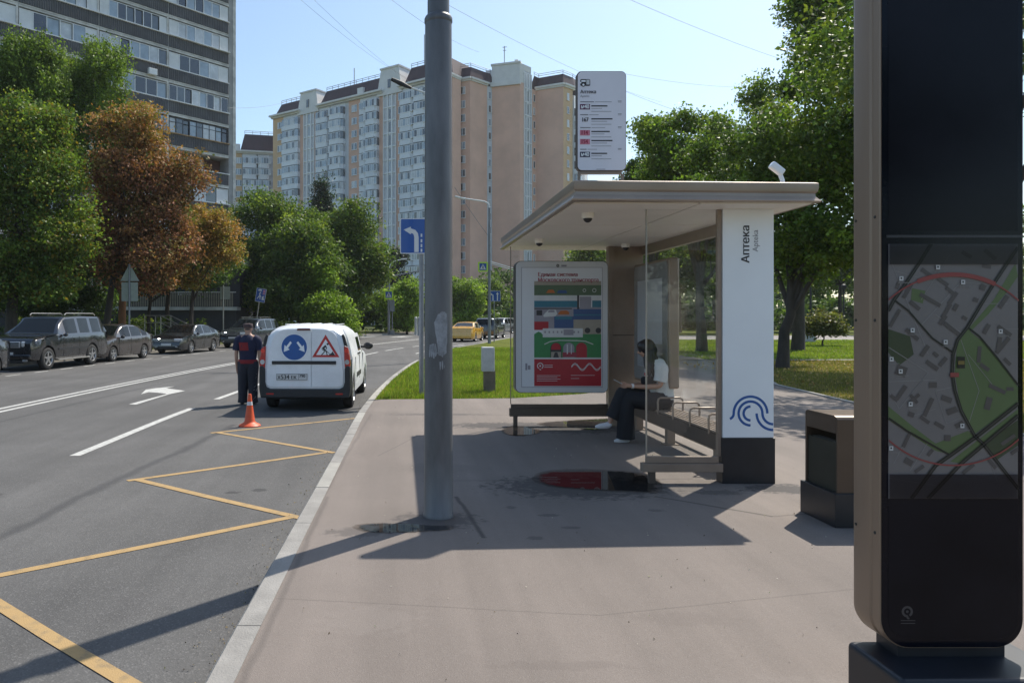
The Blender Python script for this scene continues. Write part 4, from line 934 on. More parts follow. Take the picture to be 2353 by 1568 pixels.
def lerp(P, t):
    if t <= P[0][0]: return P[0][1]
    for a, b in zip(P, P[1:]):
        if t <= b[0]: return a[1]+(b[1]-a[1])*(t-a[0])/(b[0]-a[0])
    return P[-1][1]
def wheel(root, x, y, r, wd, label=None, spokes=5, steel=False):
    mb = MB(); prof = [(r*.62,-wd/2),(r*.80,-wd/2-.004),(r*.95,-wd/2+.01),(r,-wd/2+.035),(r,wd/2-.035),(r*.95,wd/2-.01),(r*.80,wd/2+.004),(r*.62,wd/2)]
    def lx(m_, prof, n=24, mi=0):
        vs = []
        for rr_, q in prof:
            for k in range(n): t = 2*math.pi*k/n; vs.append((x+q, y+rr_*math.cos(t), r+rr_*math.sin(t)))
        fs = [(i*n+k, i*n+(k+1)%n, (i+1)*n+(k+1)%n, (i+1)*n+k) for i in range(len(prof)-1) for k in range(n)]
        m_.add(vs, fs, mi)
    lx(mb, prof); ty = mb.build('tyre', m_tyre, root, smooth=True)
    ty.name = 'wheel'; s_ = 1 if x > 0 else -1; f = s_*wd/2
    mb = MB(); lx(mb, [(r*.63,f-s_*.06),(r*.64,f),(r*.60,f+s_*.002),(r*.57,f-s_*.02),(r*.56,f-s_*.06)])
    for k in range(spokes):
        a = 2*math.pi*k/spokes+.3; n_ = []
        for rr_, hw in ((r*.10,.045),(r*.58,.030)):
            for sg in (-1,1):
                n_.append((x+f-s_*(.012 if rr_ < r*.3 else .006), y+rr_*math.cos(a)-sg*hw*math.sin(a), r+rr_*math.sin(a)+sg*hw*math.cos(a)))
        b_ = [(q[0]-s_*.03, q[1], q[2]) for q in n_]
        mb.add(n_+b_, [(0,1,3,2),(0,2,6,4),(1,5,7,3),(4,6,7,5)])
    lx(mb, [(.002,f-s_*.004),(r*.16,f-s_*.004),(r*.18,f-s_*.03)], 12)
    mb.build('rim', m_rim, ty, smooth=False)
    mb = MB(); lx(mb, [(.002,f-s_*.075),(r*.62,f-s_*.075)]); mb.build('brake_disc', m_under, ty)

def body(root, L, W, H, wb, fo, r, top, belt, green, win, ws, rw, paint, wtop=.80, sill=.24, end_f=.80, end_r=.84, glassm=None, plan=None, shw=.86, archc=None, wideline=.55):
    """y runs from -L/2 (rear) to L/2 (front); top/belt: profiles; win: side glass spans; ws, rw: windscreen and rear window spans"""
    yf = L/2-fo; yr = yf-wb; ra = r+.055
    ys = set([round(v, 3) for v in np.linspace(-L/2, L/2, 40)])
    for a, b in win: ys |= {a, b}
    for yw in (yf, yr):
        for k in range(13): ys.add(round(yw-ra+2*ra*k/12, 3))
    for a, b in (ws, rw): ys |= {a, b}
    for P in (top,):
        for q in P: ys.add(round(q[0], 3))
    ys = sorted(ys); Y = [ys[0]]
    for v in ys[1:]:
        if v-Y[-1] > .012: Y.append(v)
    def half(y):
        t = y/(L/2); a = abs(t); e = end_f if t > 0 else end_r
        if plan: return lerp(plan, y)*W/2
        k = max(0, (a-.62)/.38); return W/2*(1-(1-e)*k**2.6)
    rings = []; NP = 9
    for y in Y:
        w_ = half(y); T = lerp(top, y); B = min(lerp(belt, y), T-.05); zb = sill
        ef = max(0, (abs(y)/(L/2)-.93)/.07); zb = sill+.05*ef
        for yw in (yf, yr):
            if abs(y-yw) < ra: zb = max(zb, r+math.sqrt(max(0, ra*ra-(y-yw)**2)))
        g = max(0., min(1., (T-B-.05)/.35)); wt = w_*(1-(1-wtop)*g)
        z1 = max(zb+.008, sill+.12); z2 = max(zb+.02, B*.70+.05)
        if z2 > B-.03: z2 = min(z2, B-.01) if zb < B-.03 else zb+.02
        zc = [zb, z1, z2, max(B, z2+.01)]; zt = T
        zl = zc[3]; sh = w_*(.975 if g > .1 else .93)
        p6 = zl+(zt-zl)*.90
        rings.append([(w_*.955, zc[0]), (w_*.985, zc[1]), (w_, zc[2]), (w_*.985 if g > .1 else w_*.965, zl), (sh-.012*g, zl+.035*min(1,g*2)+.003), (wt+.012, zl+(zt-zl)*.86), (wt*.975, zl+(zt-zl)*.95), (wt*shw, zt), (0, zt+.012+.012*g)])
    vs = []; nR = len(Y)
    for y, rg in zip(Y, rings):
        for x, z in rg: vs.append((x, y, z))
        for x, z in rg[:-1][::-1]: vs.append((-x, y, z))
    M_ = 2*NP-1
    parts = {'body':[], 'side_window':[[] for _ in win], 'windscreen':[], 'rear_window':[]}
    sw = {}
    for i in range(nR-1):
        ym = (Y[i]+Y[i+1])/2
        for k in range(M_-1):
            f = (i*M_+k, (i+1)*M_+k, (i+1)*M_+k+1, i*M_+k+1); side = k if k < NP-1 else M_-2-k; sg = 1 if k < NP-1 else -1
            tgt = None
            if side == 4:
                for j, (a, b) in enumerate(win):
                    if a < ym < b: tgt = ('side', j, sg)
            if side in (7, 6) and side == 7:
                if ws[0] < ym < ws[1]: tgt = ('ws',)
                if rw[0] < ym < rw[1]: tgt = ('rw',)
            sw.setdefault(tgt, []).append(f)
    def sub(fs, name, m_, push=0., sm=True):
        mb = MB(); ids = sorted({v for f in fs for v in f}); mp = {v: i for i, v in enumerate(ids)}
        mb.add([vs[v] for v in ids], [[mp[v] for v in f] for f in fs]); return mb
    caps = [tuple(range(M_)), tuple(range((nR-1)*M_, nR*M_))[::-1]]
    b = sub(sw[None]+caps, 'body', paint).build('body', paint, root, smooth=True, sharp=38)
    for k, fs in sw.items():
        if k is None: continue
        nm = {'side':'side_window','ws':'windscreen','rw':'rear_window'}[k[0]]
        sub(fs, nm, m_cglass).build(nm, glassm or m_cglass, root, smooth=True)
    MB().box(-W*.40, W*.40, -L/2+.15, L/2-.15, sill-.03, sill+.30).build('underbody', m_under, root)
    for yw in (yf, yr):
        for s_ in (-1, 1):
            wheel(root, s_*(W/2-.115), yw, r, .205)
    return yf, yr, half
def plate(root, y, z, face, wd=.52, txt=None):
    s_ = 1 if face == 'front' else -1
    pl = MB().box(-wd/2, wd/2, y-.008, y+.008, z-.056, z+.056).build('number_plate', m_plate, root)
    p = Print((0, y+s_*.0085, 0), (-s_, 0, 0), (0, 0, 1))
    return pl, p
def mirrors(root, W, y, z, m_=None):
    for s_ in (-1, 1):
        mb = MB(); mb.sphere((s_*(W/2+.09), y, z), .095, 12, sz=.72, sy=.55); mb.obox((s_*(W/2+.01), y+.01, z-.03), .10, .05, .03)
        mb.build('wing_mirror', m_ or m_plast, root, smooth=True)
def handles(root, W, ys, z, m_):
    for y in ys:
        for s_ in (-1, 1): MB().obox((s_*(W/2-.004), y, z), .022, .17, .026).build('door_handle', m_, root)
def seams(root, half_, ys, z0, z1):
    mb = MB()
    for y in ys:
        for s_ in (-1, 1): mb.box(s_*half_(y)-.004 if s_ > 0 else -half_(y)-.0015, s_*half_(y)+.0015 if s_ > 0 else -half_(y)+.004, y-.006, y+.006, z0, z1)
    mb.build('door_gap', m_seam, root)

def front_set(root, L, W, zl, zg, m_, pz_=.45, hw=.34, grille='bars', lh=.15, ly=.10):
    yF = L/2
    for s_ in (-1, 1):
        MB().obox((s_*(W/2-.30), yF-ly, zl), hw, .22, lh, rz=-s_*R(24)).build('headlight', m_lamp, root, bevel=.04, seg=3)
        MB().obox((s_*(W/2-.33), yF-.035, .36), .16, .08, .07, rz=-s_*R(14)).build('fog_light', m_lamp, root, bevel=.02)
    g = MB().box(-W*.24, W*.24, yF-.09, yF+.012, zg-.075, zg+.075).build('grille', m_plast, root, bevel=.02)
    mb = MB()
    for k in range(4): mb.box(-W*.225, W*.225, yF+.010, yF+.020, zg-.055+.033*k, zg-.045+.033*k)
    mb.build('grille_bar', m_chrome, g)
    MB().box(-W*.30, W*.30, yF-.06, yF+.010, .27, .38).build('air_intake', m_plast, root, bevel=.02)
    pl, p = plate(root, yF+.022, pz_, 'front'); p.rect(-.2, .14, -.02, .022, 0, .5) ; p.build('plate_print', [m_inkg], pl)

def rails(root, W, y0, y1, z, m_=None):
    for s_ in (-1, 1):
        MB().tube([(s_*W, y0, z-.06),(s_*W, y0+.12, z),(s_*W, y1-.12, z),(s_*W, y1, z-.06)], .018, 8).build('roof_rail', m_ or m_plast, root, smooth=True)

def place(root, Y, o_, flip=False, z=ZR, dx=0, drz=0):
    p_, a = kat(Y, o_); root.location = (p_.x+dx, p_.y, z); root.rotation_euler = (0, 0, a+(math.pi if flip else 0)+drz)

G = 'cars parked along the far kerb'
# large black off-roader
t = empty('parked_car', (0,0,0), 0, 'large black off-road car with roof rails and alloy wheels, parked first behind the road', 'car', G)
pb = paintm('paint_black_blue', (.010,.012,.017), .3)
yf, yr, hf = body(t, 4.89, 1.94, 1.86, 2.85, .86, .385, [(-2.445,1.0),(-2.43,1.18),(-2.20,1.78),(-2.05,1.84),(-.6,1.86),(.30,1.82),(.42,1.78),(1.12,1.21),(2.15,1.14),(2.36,1.07),(2.445,.96)], [(-2.4,1.20),(1.1,1.17),(2.4,1.0)], None,
    [(-1.92,-1.28),(-1.10,-.42),(-.26,.50)], (.46,1.08), (-2.40,-2.22), pb, wtop=.80, sill=.36, end_f=.90, end_r=.93, wideline=.6)
front_set(t, 4.89, 1.94, .90, .88, pb, .58, .36, lh=.19, ly=.13); MB().box(-.50,.50,2.44,2.475,.785,.985).build('chrome_surround', m_chrome, t, bevel=.015); MB().box(-.46,.46,2.465,2.482,.81,.96).build('grille_mesh', m_plast, t)
for k_ in range(3): MB().box(-.46,.46,2.48,2.495,.83+.045*k_,.845+.045*k_).build('grille_bar', m_chrome, t)
if 1: pass; rails(t, .66, -1.95, .15, 1.935, m_steel); mirrors(t, 1.94, .72, 1.18, pb); handles(t, 1.94, (-1.0,-.05), 1.02, pb)
seams(t, hf, (-1.17,-.34,.66), .42, 1.1)
MB().box(-1.02,1.02,-1.35+.35,1.05,.30,.345).build('side_step', m_steel, t, bevel=.01); MB().box(-.86,.86,2.36,2.50,.40,.56).build('bumper', pb, t, bevel=.05, seg=3)
MB().box(-.99,-.975,-1.0,1.0,.66,.72).build('side_moulding', m_plast, t); MB().box(.975,.99,-1.0,1.0,.66,.72).build('side_moulding', m_plast, t)
place(t, 26.9, -13.05, True)
# brown-grey family car
t = empty('parked_car', (0,0,0), 0, 'dark brown-grey liftback car parked between the big off-roader and the black saloon', 'car', G)
pb = paintm('paint_brown_grey', (.060,.050,.048), .4)
TOP = [(-2.13,.80),(-2.11,.98),(-1.95,1.06),(-1.60,1.10),(-.95,1.40),(-.6,1.47),(0,1.50),(.35,1.46),(1.15,1.02),(1.9,.90),(2.06,.76),(2.13,.60)]
yf, yr, hf = body(t, 4.26, 1.70, 1.50, 2.476, .85, .30, TOP, [(-2.1,.98),(1.1,.93),(2.1,.76)], None, [(-1.42,-1.02),(-.94,-.12),(-.05,.72)], (.40,1.12), (-1.58,-.98), pb, wtop=.78, sill=.22)
front_set(t, 4.26, 1.70, .72, .68, pb, .50, .40); mirrors(t, 1.70, .78, .98); handles(t, 1.70, (-.75,.10), .86, pb); seams(t, hf, (-.98,-.08,.86), .26, .93)
place(t, 31.35, -13.1, True); brown_car = t
# black saloon
t = empty('parked_car', (0,0,0), 0, 'black saloon car with pale number plate parked beside the stair rail', 'car', G)
pb = paintm('paint_black', (.012,.012,.014), .2)
TOP2 = [(-2.25,.82),(-2.22,.99),(-1.9,1.06),(-1.65,1.10),(-.95,1.38),(-.5,1.43),(.1,1.44),(.4,1.41),(1.2,.98),(2.0,.87),(2.18,.74),(2.25,.58)]
yf, yr, hf = body(t, 4.51, 1.73, 1.44, 2.512, .93, .31, TOP2, [(-2.2,.98),(1.1,.92),(2.2,.76)], None, [(-1.40,-.98),(-.90,-.10),(-.02,.78)], (.46,1.16), (-1.62,-.98), pb, wtop=.78, sill=.21)
front_set(t, 4.51, 1.73, .68, .66, pb, .47, .40); mirrors(t, 1.73, .84, .96, pb); handles(t, 1.73, (-.72,.14), .84, pb); seams(t, hf, (-.94,-.05,.9), .26, .92)
place(t, 38.1, -13.05, True); black_car = t
# grey off-roader with roof rack
t = empty('parked_car', (0,0,0), 0, 'dark grey off-road car with a flat roof rack parked behind the man in the cap', 'car', G)
pb = paintm('paint_slate', (.035,.043,.055), .4)
TOP3 = [(-2.28,.95),(-2.26,1.10),(-2.02,1.62),(-1.85,1.70),(-.5,1.73),(.2,1.70),(.34,1.66),(1.05,1.12),(1.95,1.02),(2.18,.90),(2.28,.72)]
yf, yr, hf = body(t, 4.57, 1.86, 1.73, 2.71, .86, .36, TOP3, [(-2.2,1.08),(1.0,1.05),(2.2,.9)], None, [(-1.85,-1.15),(-1.06,-.30),(-.22,.58)], (.38,1.02), (-2.24,-2.02), pb, sill=.30)
front_set(t, 4.57, 1.86, .84, .80, pb, .60, .38); mirrors(t, 1.86, .68, 1.12, pb); handles(t, 1.86, (-.95,-.02), .96, pb)
mb = MB()
for y in (-1.2,-.1): mb.obox((0,y,1.80), 1.36,.06,.03)
for s_ in (-1,1): mb.obox((s_*.62,-.65,1.785), .04,1.5,.03)
mb.build('roof_rack', m_steel, t)
for y in (-1.2,-.1):
    for s_ in (-1,1): MB().box(s_*.60-.02,s_*.60+.02,y-.02,y+.02,1.70,1.79).build('rack_foot', m_steel, t)
place(t, 45.2, -12.9, True); slate_car = t
# car cut by the left edge of the picture
t = copy_tree(brown_car); t['label'] = 'dark grey car cut off by the left edge of the picture'; place(t, 21.55, -13.1, True)
pg = paintm('paint_graphite', (.030,.034,.042), .4)
for c in kids(t):
    if c.name.startswith('body'): c.data = c.data.copy(); c.data.materials[0] = pg
# cars on the carriageway far off
t = copy_tree(black_car); t.name = 'taxi'; t['label'] = 'yellow saloon taxi driving away beyond the big pole'; t['category'] = 'taxi'; del t['group']
for c in kids(t):
    if c.name.startswith(('headlight','grille','number_plate','fog_light','air_intake')):
        for g_ in kids(c): bpy.data.objects.remove(g_)
        bpy.data.objects.remove(c)
py = paintm('paint_yellow', (.70,.36,.02), .05)
for c in kids(t):
    if c.name.startswith(('body','wing_mirror','door_handle')): c.data = c.data.copy(); c.data.materials[0] = py
MB().box(-.26,.26,-2.262,-2.245,.66,.77).build('number_plate', m_plate, t)
for s_ in (-1,1):
    MB().obox((s_*.62,-2.16,.84), .36,.16,.13, rz=-s_*R(14)).build('tail_light', m_tail, t, bevel=.03)
MB().box(-.70,.70,-2.27,-2.14,.30,.42).build('bumper', m_plast, t, bevel=.03)
MB().obox((0,-1.0,1.40), .03,.12,.05).build('roof_antenna', py, t, bevel=.01)
place(t, 55.6, -2.3, False)
t = copy_tree(slate_car); t.name = 'car'; t['label'] = 'dark off-road car driving ahead of the yellow taxi'; del t['group']; place(t, 63, -2.2, False)
for c in kids(t):
    if c.name.startswith(('headlight','grille','number_plate','fog_light','air_intake','roof_rack','rack_foot')):
        for g_ in kids(c): bpy.data.objects.remove(g_)
        bpy.data.objects.remove(c)
for s_ in (-1,1): MB().obox((s_*.74,-2.18,1.05), .20,.18,.30, rz=-s_*R(14)).build('tail_light', m_tail, t, bevel=.03).location = (0,0,0)
for c in kids(t):
    if c.name.startswith('tail_light'): pass
t = copy_tree(slate_car); t.name = 'car'; t['label'] = 'small silver car coming towards the camera beyond the dark one'; del t['group']
ps_ = paintm('paint_silver', (.42,.44,.46), .5)
for c in kids(t):
    if c.name.startswith('body'): c.data = c.data.copy(); c.data.materials[0] = ps_
    if c.name.startswith(('roof_rack','rack_foot')): bpy.data.objects.remove(c)
place(t, 80, -6.6, True)

# ------------------------------------------------------------------ the white van
vn = empty('van', (0,0,0), 0, 'white panel van seen from behind with road signs on its doors, stopped at the kerb', 'van')
pw = mat('van_white', (.80,.82,.85), .42, var=.09, scale=2.0, coat=.45)
VL, VW, VH = 4.47, 1.74, 1.66
TOPV = [(-2.235,1.52),(-2.21,1.585),(-2.12,1.63),(-1.6,1.665),(-.4,1.66),(.3,1.62),(.5,1.56),(1.18,1.06),(1.95,.92),(2.16,.78),(2.235,.6)]
# the rear half is built as a loft of its own: tapered sides, rounded roof
yf, yr = VL/2-.80, VL/2-.80-2.905
def vring(y):
    t_ = max(0, (abs(y)-1.75)/.485); w_ = VW/2*(1-(.10 if y > 0 else .035)*t_**2.2); T = lerp(TOPV, y); B = min(.98, T-.05)
    zb = .27; ra = .365; r = .315
    for yw in (yf, yr):
        if abs(y-yw) < ra: zb = max(zb, r+math.sqrt(max(0, ra*ra-(y-yw)**2)))
    h = max(0, T-B)
    z1 = max(zb+.01, .42); z2 = max(zb+.03, .62)
    if h > .3:
        pts = [(w_*.965,zb),(w_*.99,z1),(w_,z2),(w_*.985,.98),(w_*.95,1.06),(w_*.868,1.36),(w_*.835,1.44),(w_*.775,T-.115),(w_*.66,T-.045),(w_*.40,T-.008),(0,T+.004)]
    else:
        pts = [(w_*.965,zb),(w_*.99,z1),(w_,min(z2,B)),(w_*.97,B),(w_*.95,B+h*.3),(w_*.90,B+h*.5),(w_*.86,B+h*.7),(w_*.8,B+h*.85),(w_*.6,T-.005),(w_*.3,T),(0,T+.004)]
    return pts
ys = sorted({round(v,3) for v in list(np.linspace(-VL/2, VL/2, 46))+[yw-.365+.73*k/14 for yw in (yf,yr) for k in range(15)]+[q[0] for q in TOPV]+[-.1,.62,.70,1.12,.52]})
Yv = [ys[0]]
for v in ys[1:]:
    if v-Yv[-1] > .012: Yv.append(v)
vs = []; NP = 11; M_ = 2*NP-1
for y in Yv:
    rg = vring(y); vs += [(x,y,z) for x,z in rg]+[(-x,y,z) for x,z in rg[:-1][::-1]]
grp = {}
for i in range(len(Yv)-1):
    ym = (Yv[i]+Yv[i+1])/2
    for k in range(M_-1):
        side = k if k < NP-1 else M_-2-k; sg = 1 if k < NP-1 else -1; key = 'body'
        if side == 4 and -.02 < ym < .66: key = ('side_window', sg)
        if side in (7,8,9) and .55 < ym < 1.15: key = 'windscreen'
        if side in (0,) and abs(ym-yf) > .36 and ym > yr+.36: key = 'sill'
        if side in (0,1,2) and ym < yr-.36+.0: key = 'rear_corner'
        grp.setdefault(key, []).append((i*M_+k,(i+1)*M_+k,(i+1)*M_+k+1,i*M_+k+1))
def vsub(fs):
    mb = MB(); ids = sorted({v for f in fs for v in f}); mp = {v:i for i,v in enumerate(ids)}; return mb.add([vs[v] for v in ids], [[mp[v] for v in f] for f in fs])
nR = len(Yv)
vsub(grp['body']+[tuple(range(M_)), tuple(range((nR-1)*M_,nR*M_))[::-1]]).build('body', pw, vn, smooth=True, sharp=40)
for k in grp:
    if k == 'body': continue
    nm = k if isinstance(k, str) else k[0]
    vsub(grp[k]).build(nm, {'sill':pw,'rear_corner':m_plast}.get(nm, m_cglass), vn, smooth=True)
MB().box(-.72,.72,-2.1,2.0,.22,.50).build('underbody', m_under, vn)
for yw in (yf, yr):
    for s_ in (-1,1): wheel(vn, s_*(VW/2-.11), yw, .315, .20, spokes=8)
# rear doors: two proud leaves following the tapered outline
def hw(z): return lerp([(.42,.705),(.52,.735),(.75,.735),(.95,.715),(1.1,.69),(1.3,.645),(1.44,.60),(1.50,.56),(1.55,.47),(1.575,.36)], z)
zs = list(np.linspace(.50, 1.565, 26)); yb = -VL/2
right = [(hw(z), z) for z in zs]; rnd = [(.60,.462),(.68,.475),(.72,.50)]
for s_, nm in ((-1,'rear_door'),(1,'rear_door')):
    xs0 = .005 if s_ > 0 else 0; split = .125
    if s_ > 0: pts = [(split+.005,.462)]+rnd+right+[(split+.005,1.575)]
    else: pts = [(split-.005,.462)]+[(-a,b) for a,b in rnd]+[(-a,b) for a,b in right]+[(split-.005,1.575)]
    MB().prism(pts, (0,yb,0), (1,0,0), (0,0,1), .022).build(nm, pw, vn, bevel=.010, seg=3)
mb = MB(); mb.prism([(-.63,.90),(.60,.90),(.60,.965),(-.63,.965)], (0,yb-.022,0), (1,0,0), (0,0,1), .018); mb.build('door_strip', m_plast, vn, bevel=.008)
MB().prism([(-.02-.13,1.545+0),(.0+.11,1.545),(.10,1.585),(-.14,1.585)], (0,yb-.024,0), (1,0,0), (0,0,1), .02).build('brake_light', flat('dull_red', (.10,.015,.02), .3), vn, bevel=.006)
# black corner bumper and tail lights
prof = [(-.845,.262),(.845,.262),(.872,.44),(.868,.86),(.80,.88),(.762,.82),(.762,.56),(.735,.468),(.66,.435),(-.66,.435),(-.735,.468),(-.762,.56),(-.762,.82),(-.80,.88),(-.868,.86),(-.872,.44)]
MB().prism(prof, (0,yb+.10,0), (1,0,0), (0,0,1), .15).build('bumper', m_plast, vn, bevel=.022, seg=3)
MB().box(-.70,.70,yb+.0,yb+.30,.24,.34).build('bumper_skirt', m_under, vn)
for s_ in (-1,1):
    MB().box(s_*.66-.07,s_*.66+.07,yb-.054,yb-.048,.325,.355).build('reflector', m_tail, vn)
    lo = [(s_*x, z) for x, z in ((.765,.83),(.868,.86),(.862,1.02),(.820,1.22),(.745,1.25),(.752,1.0))]
    tl = MB().prism(lo, (0,yb+.10,0), (1,0,0), (0,0,1), .135).build('tail_light', m_tail, vn, bevel=.012)
    MB().prism(circ(s_*.808,.945,.045,16), (0,yb-.030,0), (1,0,0), (0,0,1), .012).build('reversing_lamp', m_lamp, tl)
    MB().prism(circ(s_*.800,1.16,.040,16), (0,yb-.030,0), (1,0,0), (0,0,1), .012).build('brake_lamp', m_tailb, tl)
    up = [(s_*x, z) for x, z in ((.747,1.262),(.818,1.232),(.765,1.42),(.735,1.475),(.700,1.46))]
    MB().prism(up, (0,yb+.06,0), (1,0,0), (0,0,1), .085).build('corner_trim', m_plast, vn, bevel=.01)
# side detail
for s_ in (-1,1):
    MB().obox((s_*(VW/2-.012),-.02,1.02), .03,.16,.03).build('door_handle', m_plast, vn); MB().obox((s_*(VW/2-.012),-.33,1.02), .03,.16,.03).build('door_handle', m_plast, vn)
    MB().obox((s_*(VW/2-.004),-.35,.60), .022,1.0,.10).build('side_moulding', m_plast, vn, bevel=.008)
    mb = MB(); mb.sphere((s_*(VW/2+.12),.78,1.14), .112, 14, sz=.75, sy=.5); mb.obox((s_*(VW/2+.0),.80,1.12), .16,.06,.05); mb.build('wing_mirror', m_plast, vn, smooth=True)
    mb = MB()
    for y in (-.18,-1.05,.80): mb.box(s_*(VW/2-.006)-.006, s_*(VW/2-.006)+.006, y-.006, y+.006, .48, .98)
    mb.build('door_gap', m_seam, vn)
mb = MB()
for x in (-.5,-.25,0,.25,.5): mb.obox((x,-.75,1.664-.05*x*x), .04,1.5,.012)
mb.build('roof_rib', pw, vn, bevel=.008)
# decals and lettering on the doors
p = Print((0, yb-.0225, 0), (1,0,0), (0,0,1))
# zoomed photograph: left door edge x=582 .. right 1270 at z=.87 (half width .735)
kx = 1.50/690; zx = lambda X: (X-925)*kx; zz_ = lambda Y: 1.03-(Y-615)*kx*1.0
cxc, czc = zx(832), zz_(525); r_ = .244
p.poly(circ(cxc,czc,r_+.012,48),0,1); p.poly(circ(cxc,czc,r_,48),1,2)
for s_ in (-1,1):
    c_, a_ = (cxc+s_*.012, 0), 0
    q = [(.045*s_,.085),(.075*s_,.115),(.150*s_,.015),(.185*s_,.045),(.200*s_,-.090),(.085*s_,-.045),(.118*s_,-.018)]
    q = [(cxc+.0+a, czc+b) for a,b in q]; p.poly(q,0,3)
T3 = [(zx(1108),zz_(415)),(zx(1230),zz_(612)),(zx(990),zz_(612))]
tc_ = (sum(a for a,_ in T3)/3, sum(b for _,b in T3)/3)
p.poly(T3,2,1); p.poly([(tc_[0]+(a-tc_[0])*.70, tc_[1]+(b-tc_[1])*.70) for a,b in T3],0,2)
ux = lambda X, Y: (zx(X), zz_(Y))
def blk(*pts): p.poly([ux(*q) for q in pts],3,3)
p.poly(circ(*ux(1126,497),.020,14),3,3)
p.line([ux(1112,512),ux(1090,530),ux(1098,552)], .042, 3, 3); p.line([ux(1098,520),ux(1076,535),ux(1082,550)], .016, 3, 3.3); p.line([ux(1110,515),ux(1118,535),ux(1108,545)], .016, 3, 3.4)
p.line([ux(1096,548),ux(1096,568),ux(1072,592)], .018, 3, 3.5); p.line([ux(1100,548),ux(1116,566),ux(1122,594)], .018, 3, 3.6); p.line([ux(1090,535),ux(1155,592)], .010, 3, 3.8)
blk((1130,595),(1160,575),(1170,560),(1192,596))
p.text('LADA', zx(622), zz_(688), .040, 4, l=1); p.text('LARGUS', zx(1150), zz_(688), .032, 4, l=1, sx=.95)
p.build('door_signs', [m_col, m_blue, mat('sign_red', (.50,.03,.03), .45), m_ink, m_steel], vn)
pc = (zx(812), zz_(785))
pl = MB().box(pc[0]-.30,pc[0]+.30,yb-.034,yb-.024,pc[1]-.064,pc[1]+.064).build('number_plate', m_plate, vn)
p = Print((0, yb-.0342, 0), (1,0,0), (0,0,1))
for a in (((-.29,-.055),(.29,-.055)),((.29,-.055),(.29,.055)),((.29,.055),(-.29,.055)),((-.29,.055),(-.29,-.055)),((.13,-.055),(.13,.055))): p.line([(pc[0]+q[0],pc[1]+q[1]) for q in a], .006, 0, 1)
p.text('Х', pc[0]-.275, pc[1]-.038, .088, 0, bold=.0025); p.text('534', pc[0]-.210, pc[1]-.040, .118, 0, bold=.003, sx=.92); p.text('ЕК', pc[0]-.018, pc[1]-.038, .088, 0, bold=.0025, sx=.98); p.text('790', pc[0]+.142, pc[1]-.008, .080, 0, bold=.002, sx=.95)
p.build('plate_lettering', [m_ink], pl)
vn.rotation_euler = (0, 0, -R(1.5)); vn.location = (-1.865+math.sin(R(1.5))*2.235, 14.12+2.235, ZR)
# ------------------------------------------------------------------ buildings
m_conc = mat('tower_concrete', (.30,.30,.30), .85, var=.22, scale=.6, bump=.2, bscale=8); m_concp = mat('tower_edge_pale', (.52,.51,.49), .85, var=.3, scale=1.2)
m_ribs = mat('corrugated_grey', (.115,.115,.125), .7, var=.25, scale=.8); m_wfr = mat('window_frame_white', (.74,.75,.76), .5, var=.06); m_dfr = mat('window_frame_dark', (.03,.035,.05), .5)
def wglass(name, col, rough=.06, metal=0): return mat(name, col, rough, metal, var=.25, scale=.9, spec=.9, coat=.6)
g_blue = wglass('pane_sky', (.26,.32,.38)); g_curt = wglass('pane_curtain', (.46,.48,.50), .25); g_dark = wglass('pane_dark', (.018,.02,.028)); g_mid = wglass('pane_mid', (.07,.085,.10)); g_brown = mat('loggia_brown', (.10,.045,.035), .8)
m_slabw = mat('loggia_white', (.64,.66,.68), .7, var=.1, scale=1)
m_sill = mat('sill_white', (.72,.72,.72), .6, var=.15, scale=1)
class Fr:
    def __init__(s, P, u): s.P = Vector((P[0],P[1])); s.u = Vector((u[0],u[1])).normalized(); s.n = Vector((s.u.y, -s.u.x)); s.a = math.atan2(s.u.y, s.u.x)
    def pt(s, u, d, z): q = s.P+s.u*u+s.n*d; return (q.x, q.y, z)
    def box(s, mb, u0, u1, d0, d1, z0, z1, mi=0):
        vs = [s.pt(*q) for q in ((u0,d1,z0),(u1,d1,z0),(u1,d0,z0),(u0,d0,z0),(u0,d1,z1),(u1,d1,z1),(u1,d0,z1),(u0,d0,z1))]
        return mb.add(vs, [(0,3,2,1),(4,5,6,7),(0,1,5,4),(1,2,6,5),(2,3,7,6),(3,0,4,7)], mi)

# tower on the left: long balconies of corrugated sheet
tw = empty('apartment_tower', (-15.8,68.7,0), 0, 'tall grey apartment tower with corrugated balconies behind the left trees', 'building')
TR = Vector((-15.8,68.7)); TU = Vector((.675,.738)).normalized(); f = Fr(TR-TU*31, TU)   # u=31 is the right corner
f2 = Fr(TR, Vector((.55,-.835))); LN = 31.
mb = MB(); f.box(mb, 0, LN-.02, -14, -1.35, -.1, 41); f.box(mb, LN-.42, LN, -14, .02, -.1, 41); 
mb.build('wall', m_conc, tw)
mb = MB(); f.box(mb, LN+.004, LN+.20, -.4, .06, -.1, 41); f.box(mb, LN+.21, LN+.36, -.3, .02, -.1, 41); mb.build('corner_pilaster', m_concp, tw)
BW = 6.13; bays = [(LN-.42-BW*(k+1), LN-.42-BW*k) for k in range(5)]
SILL = [28.8-2.8*k for k in range(-4, 10)]
rt = random.Random(12)
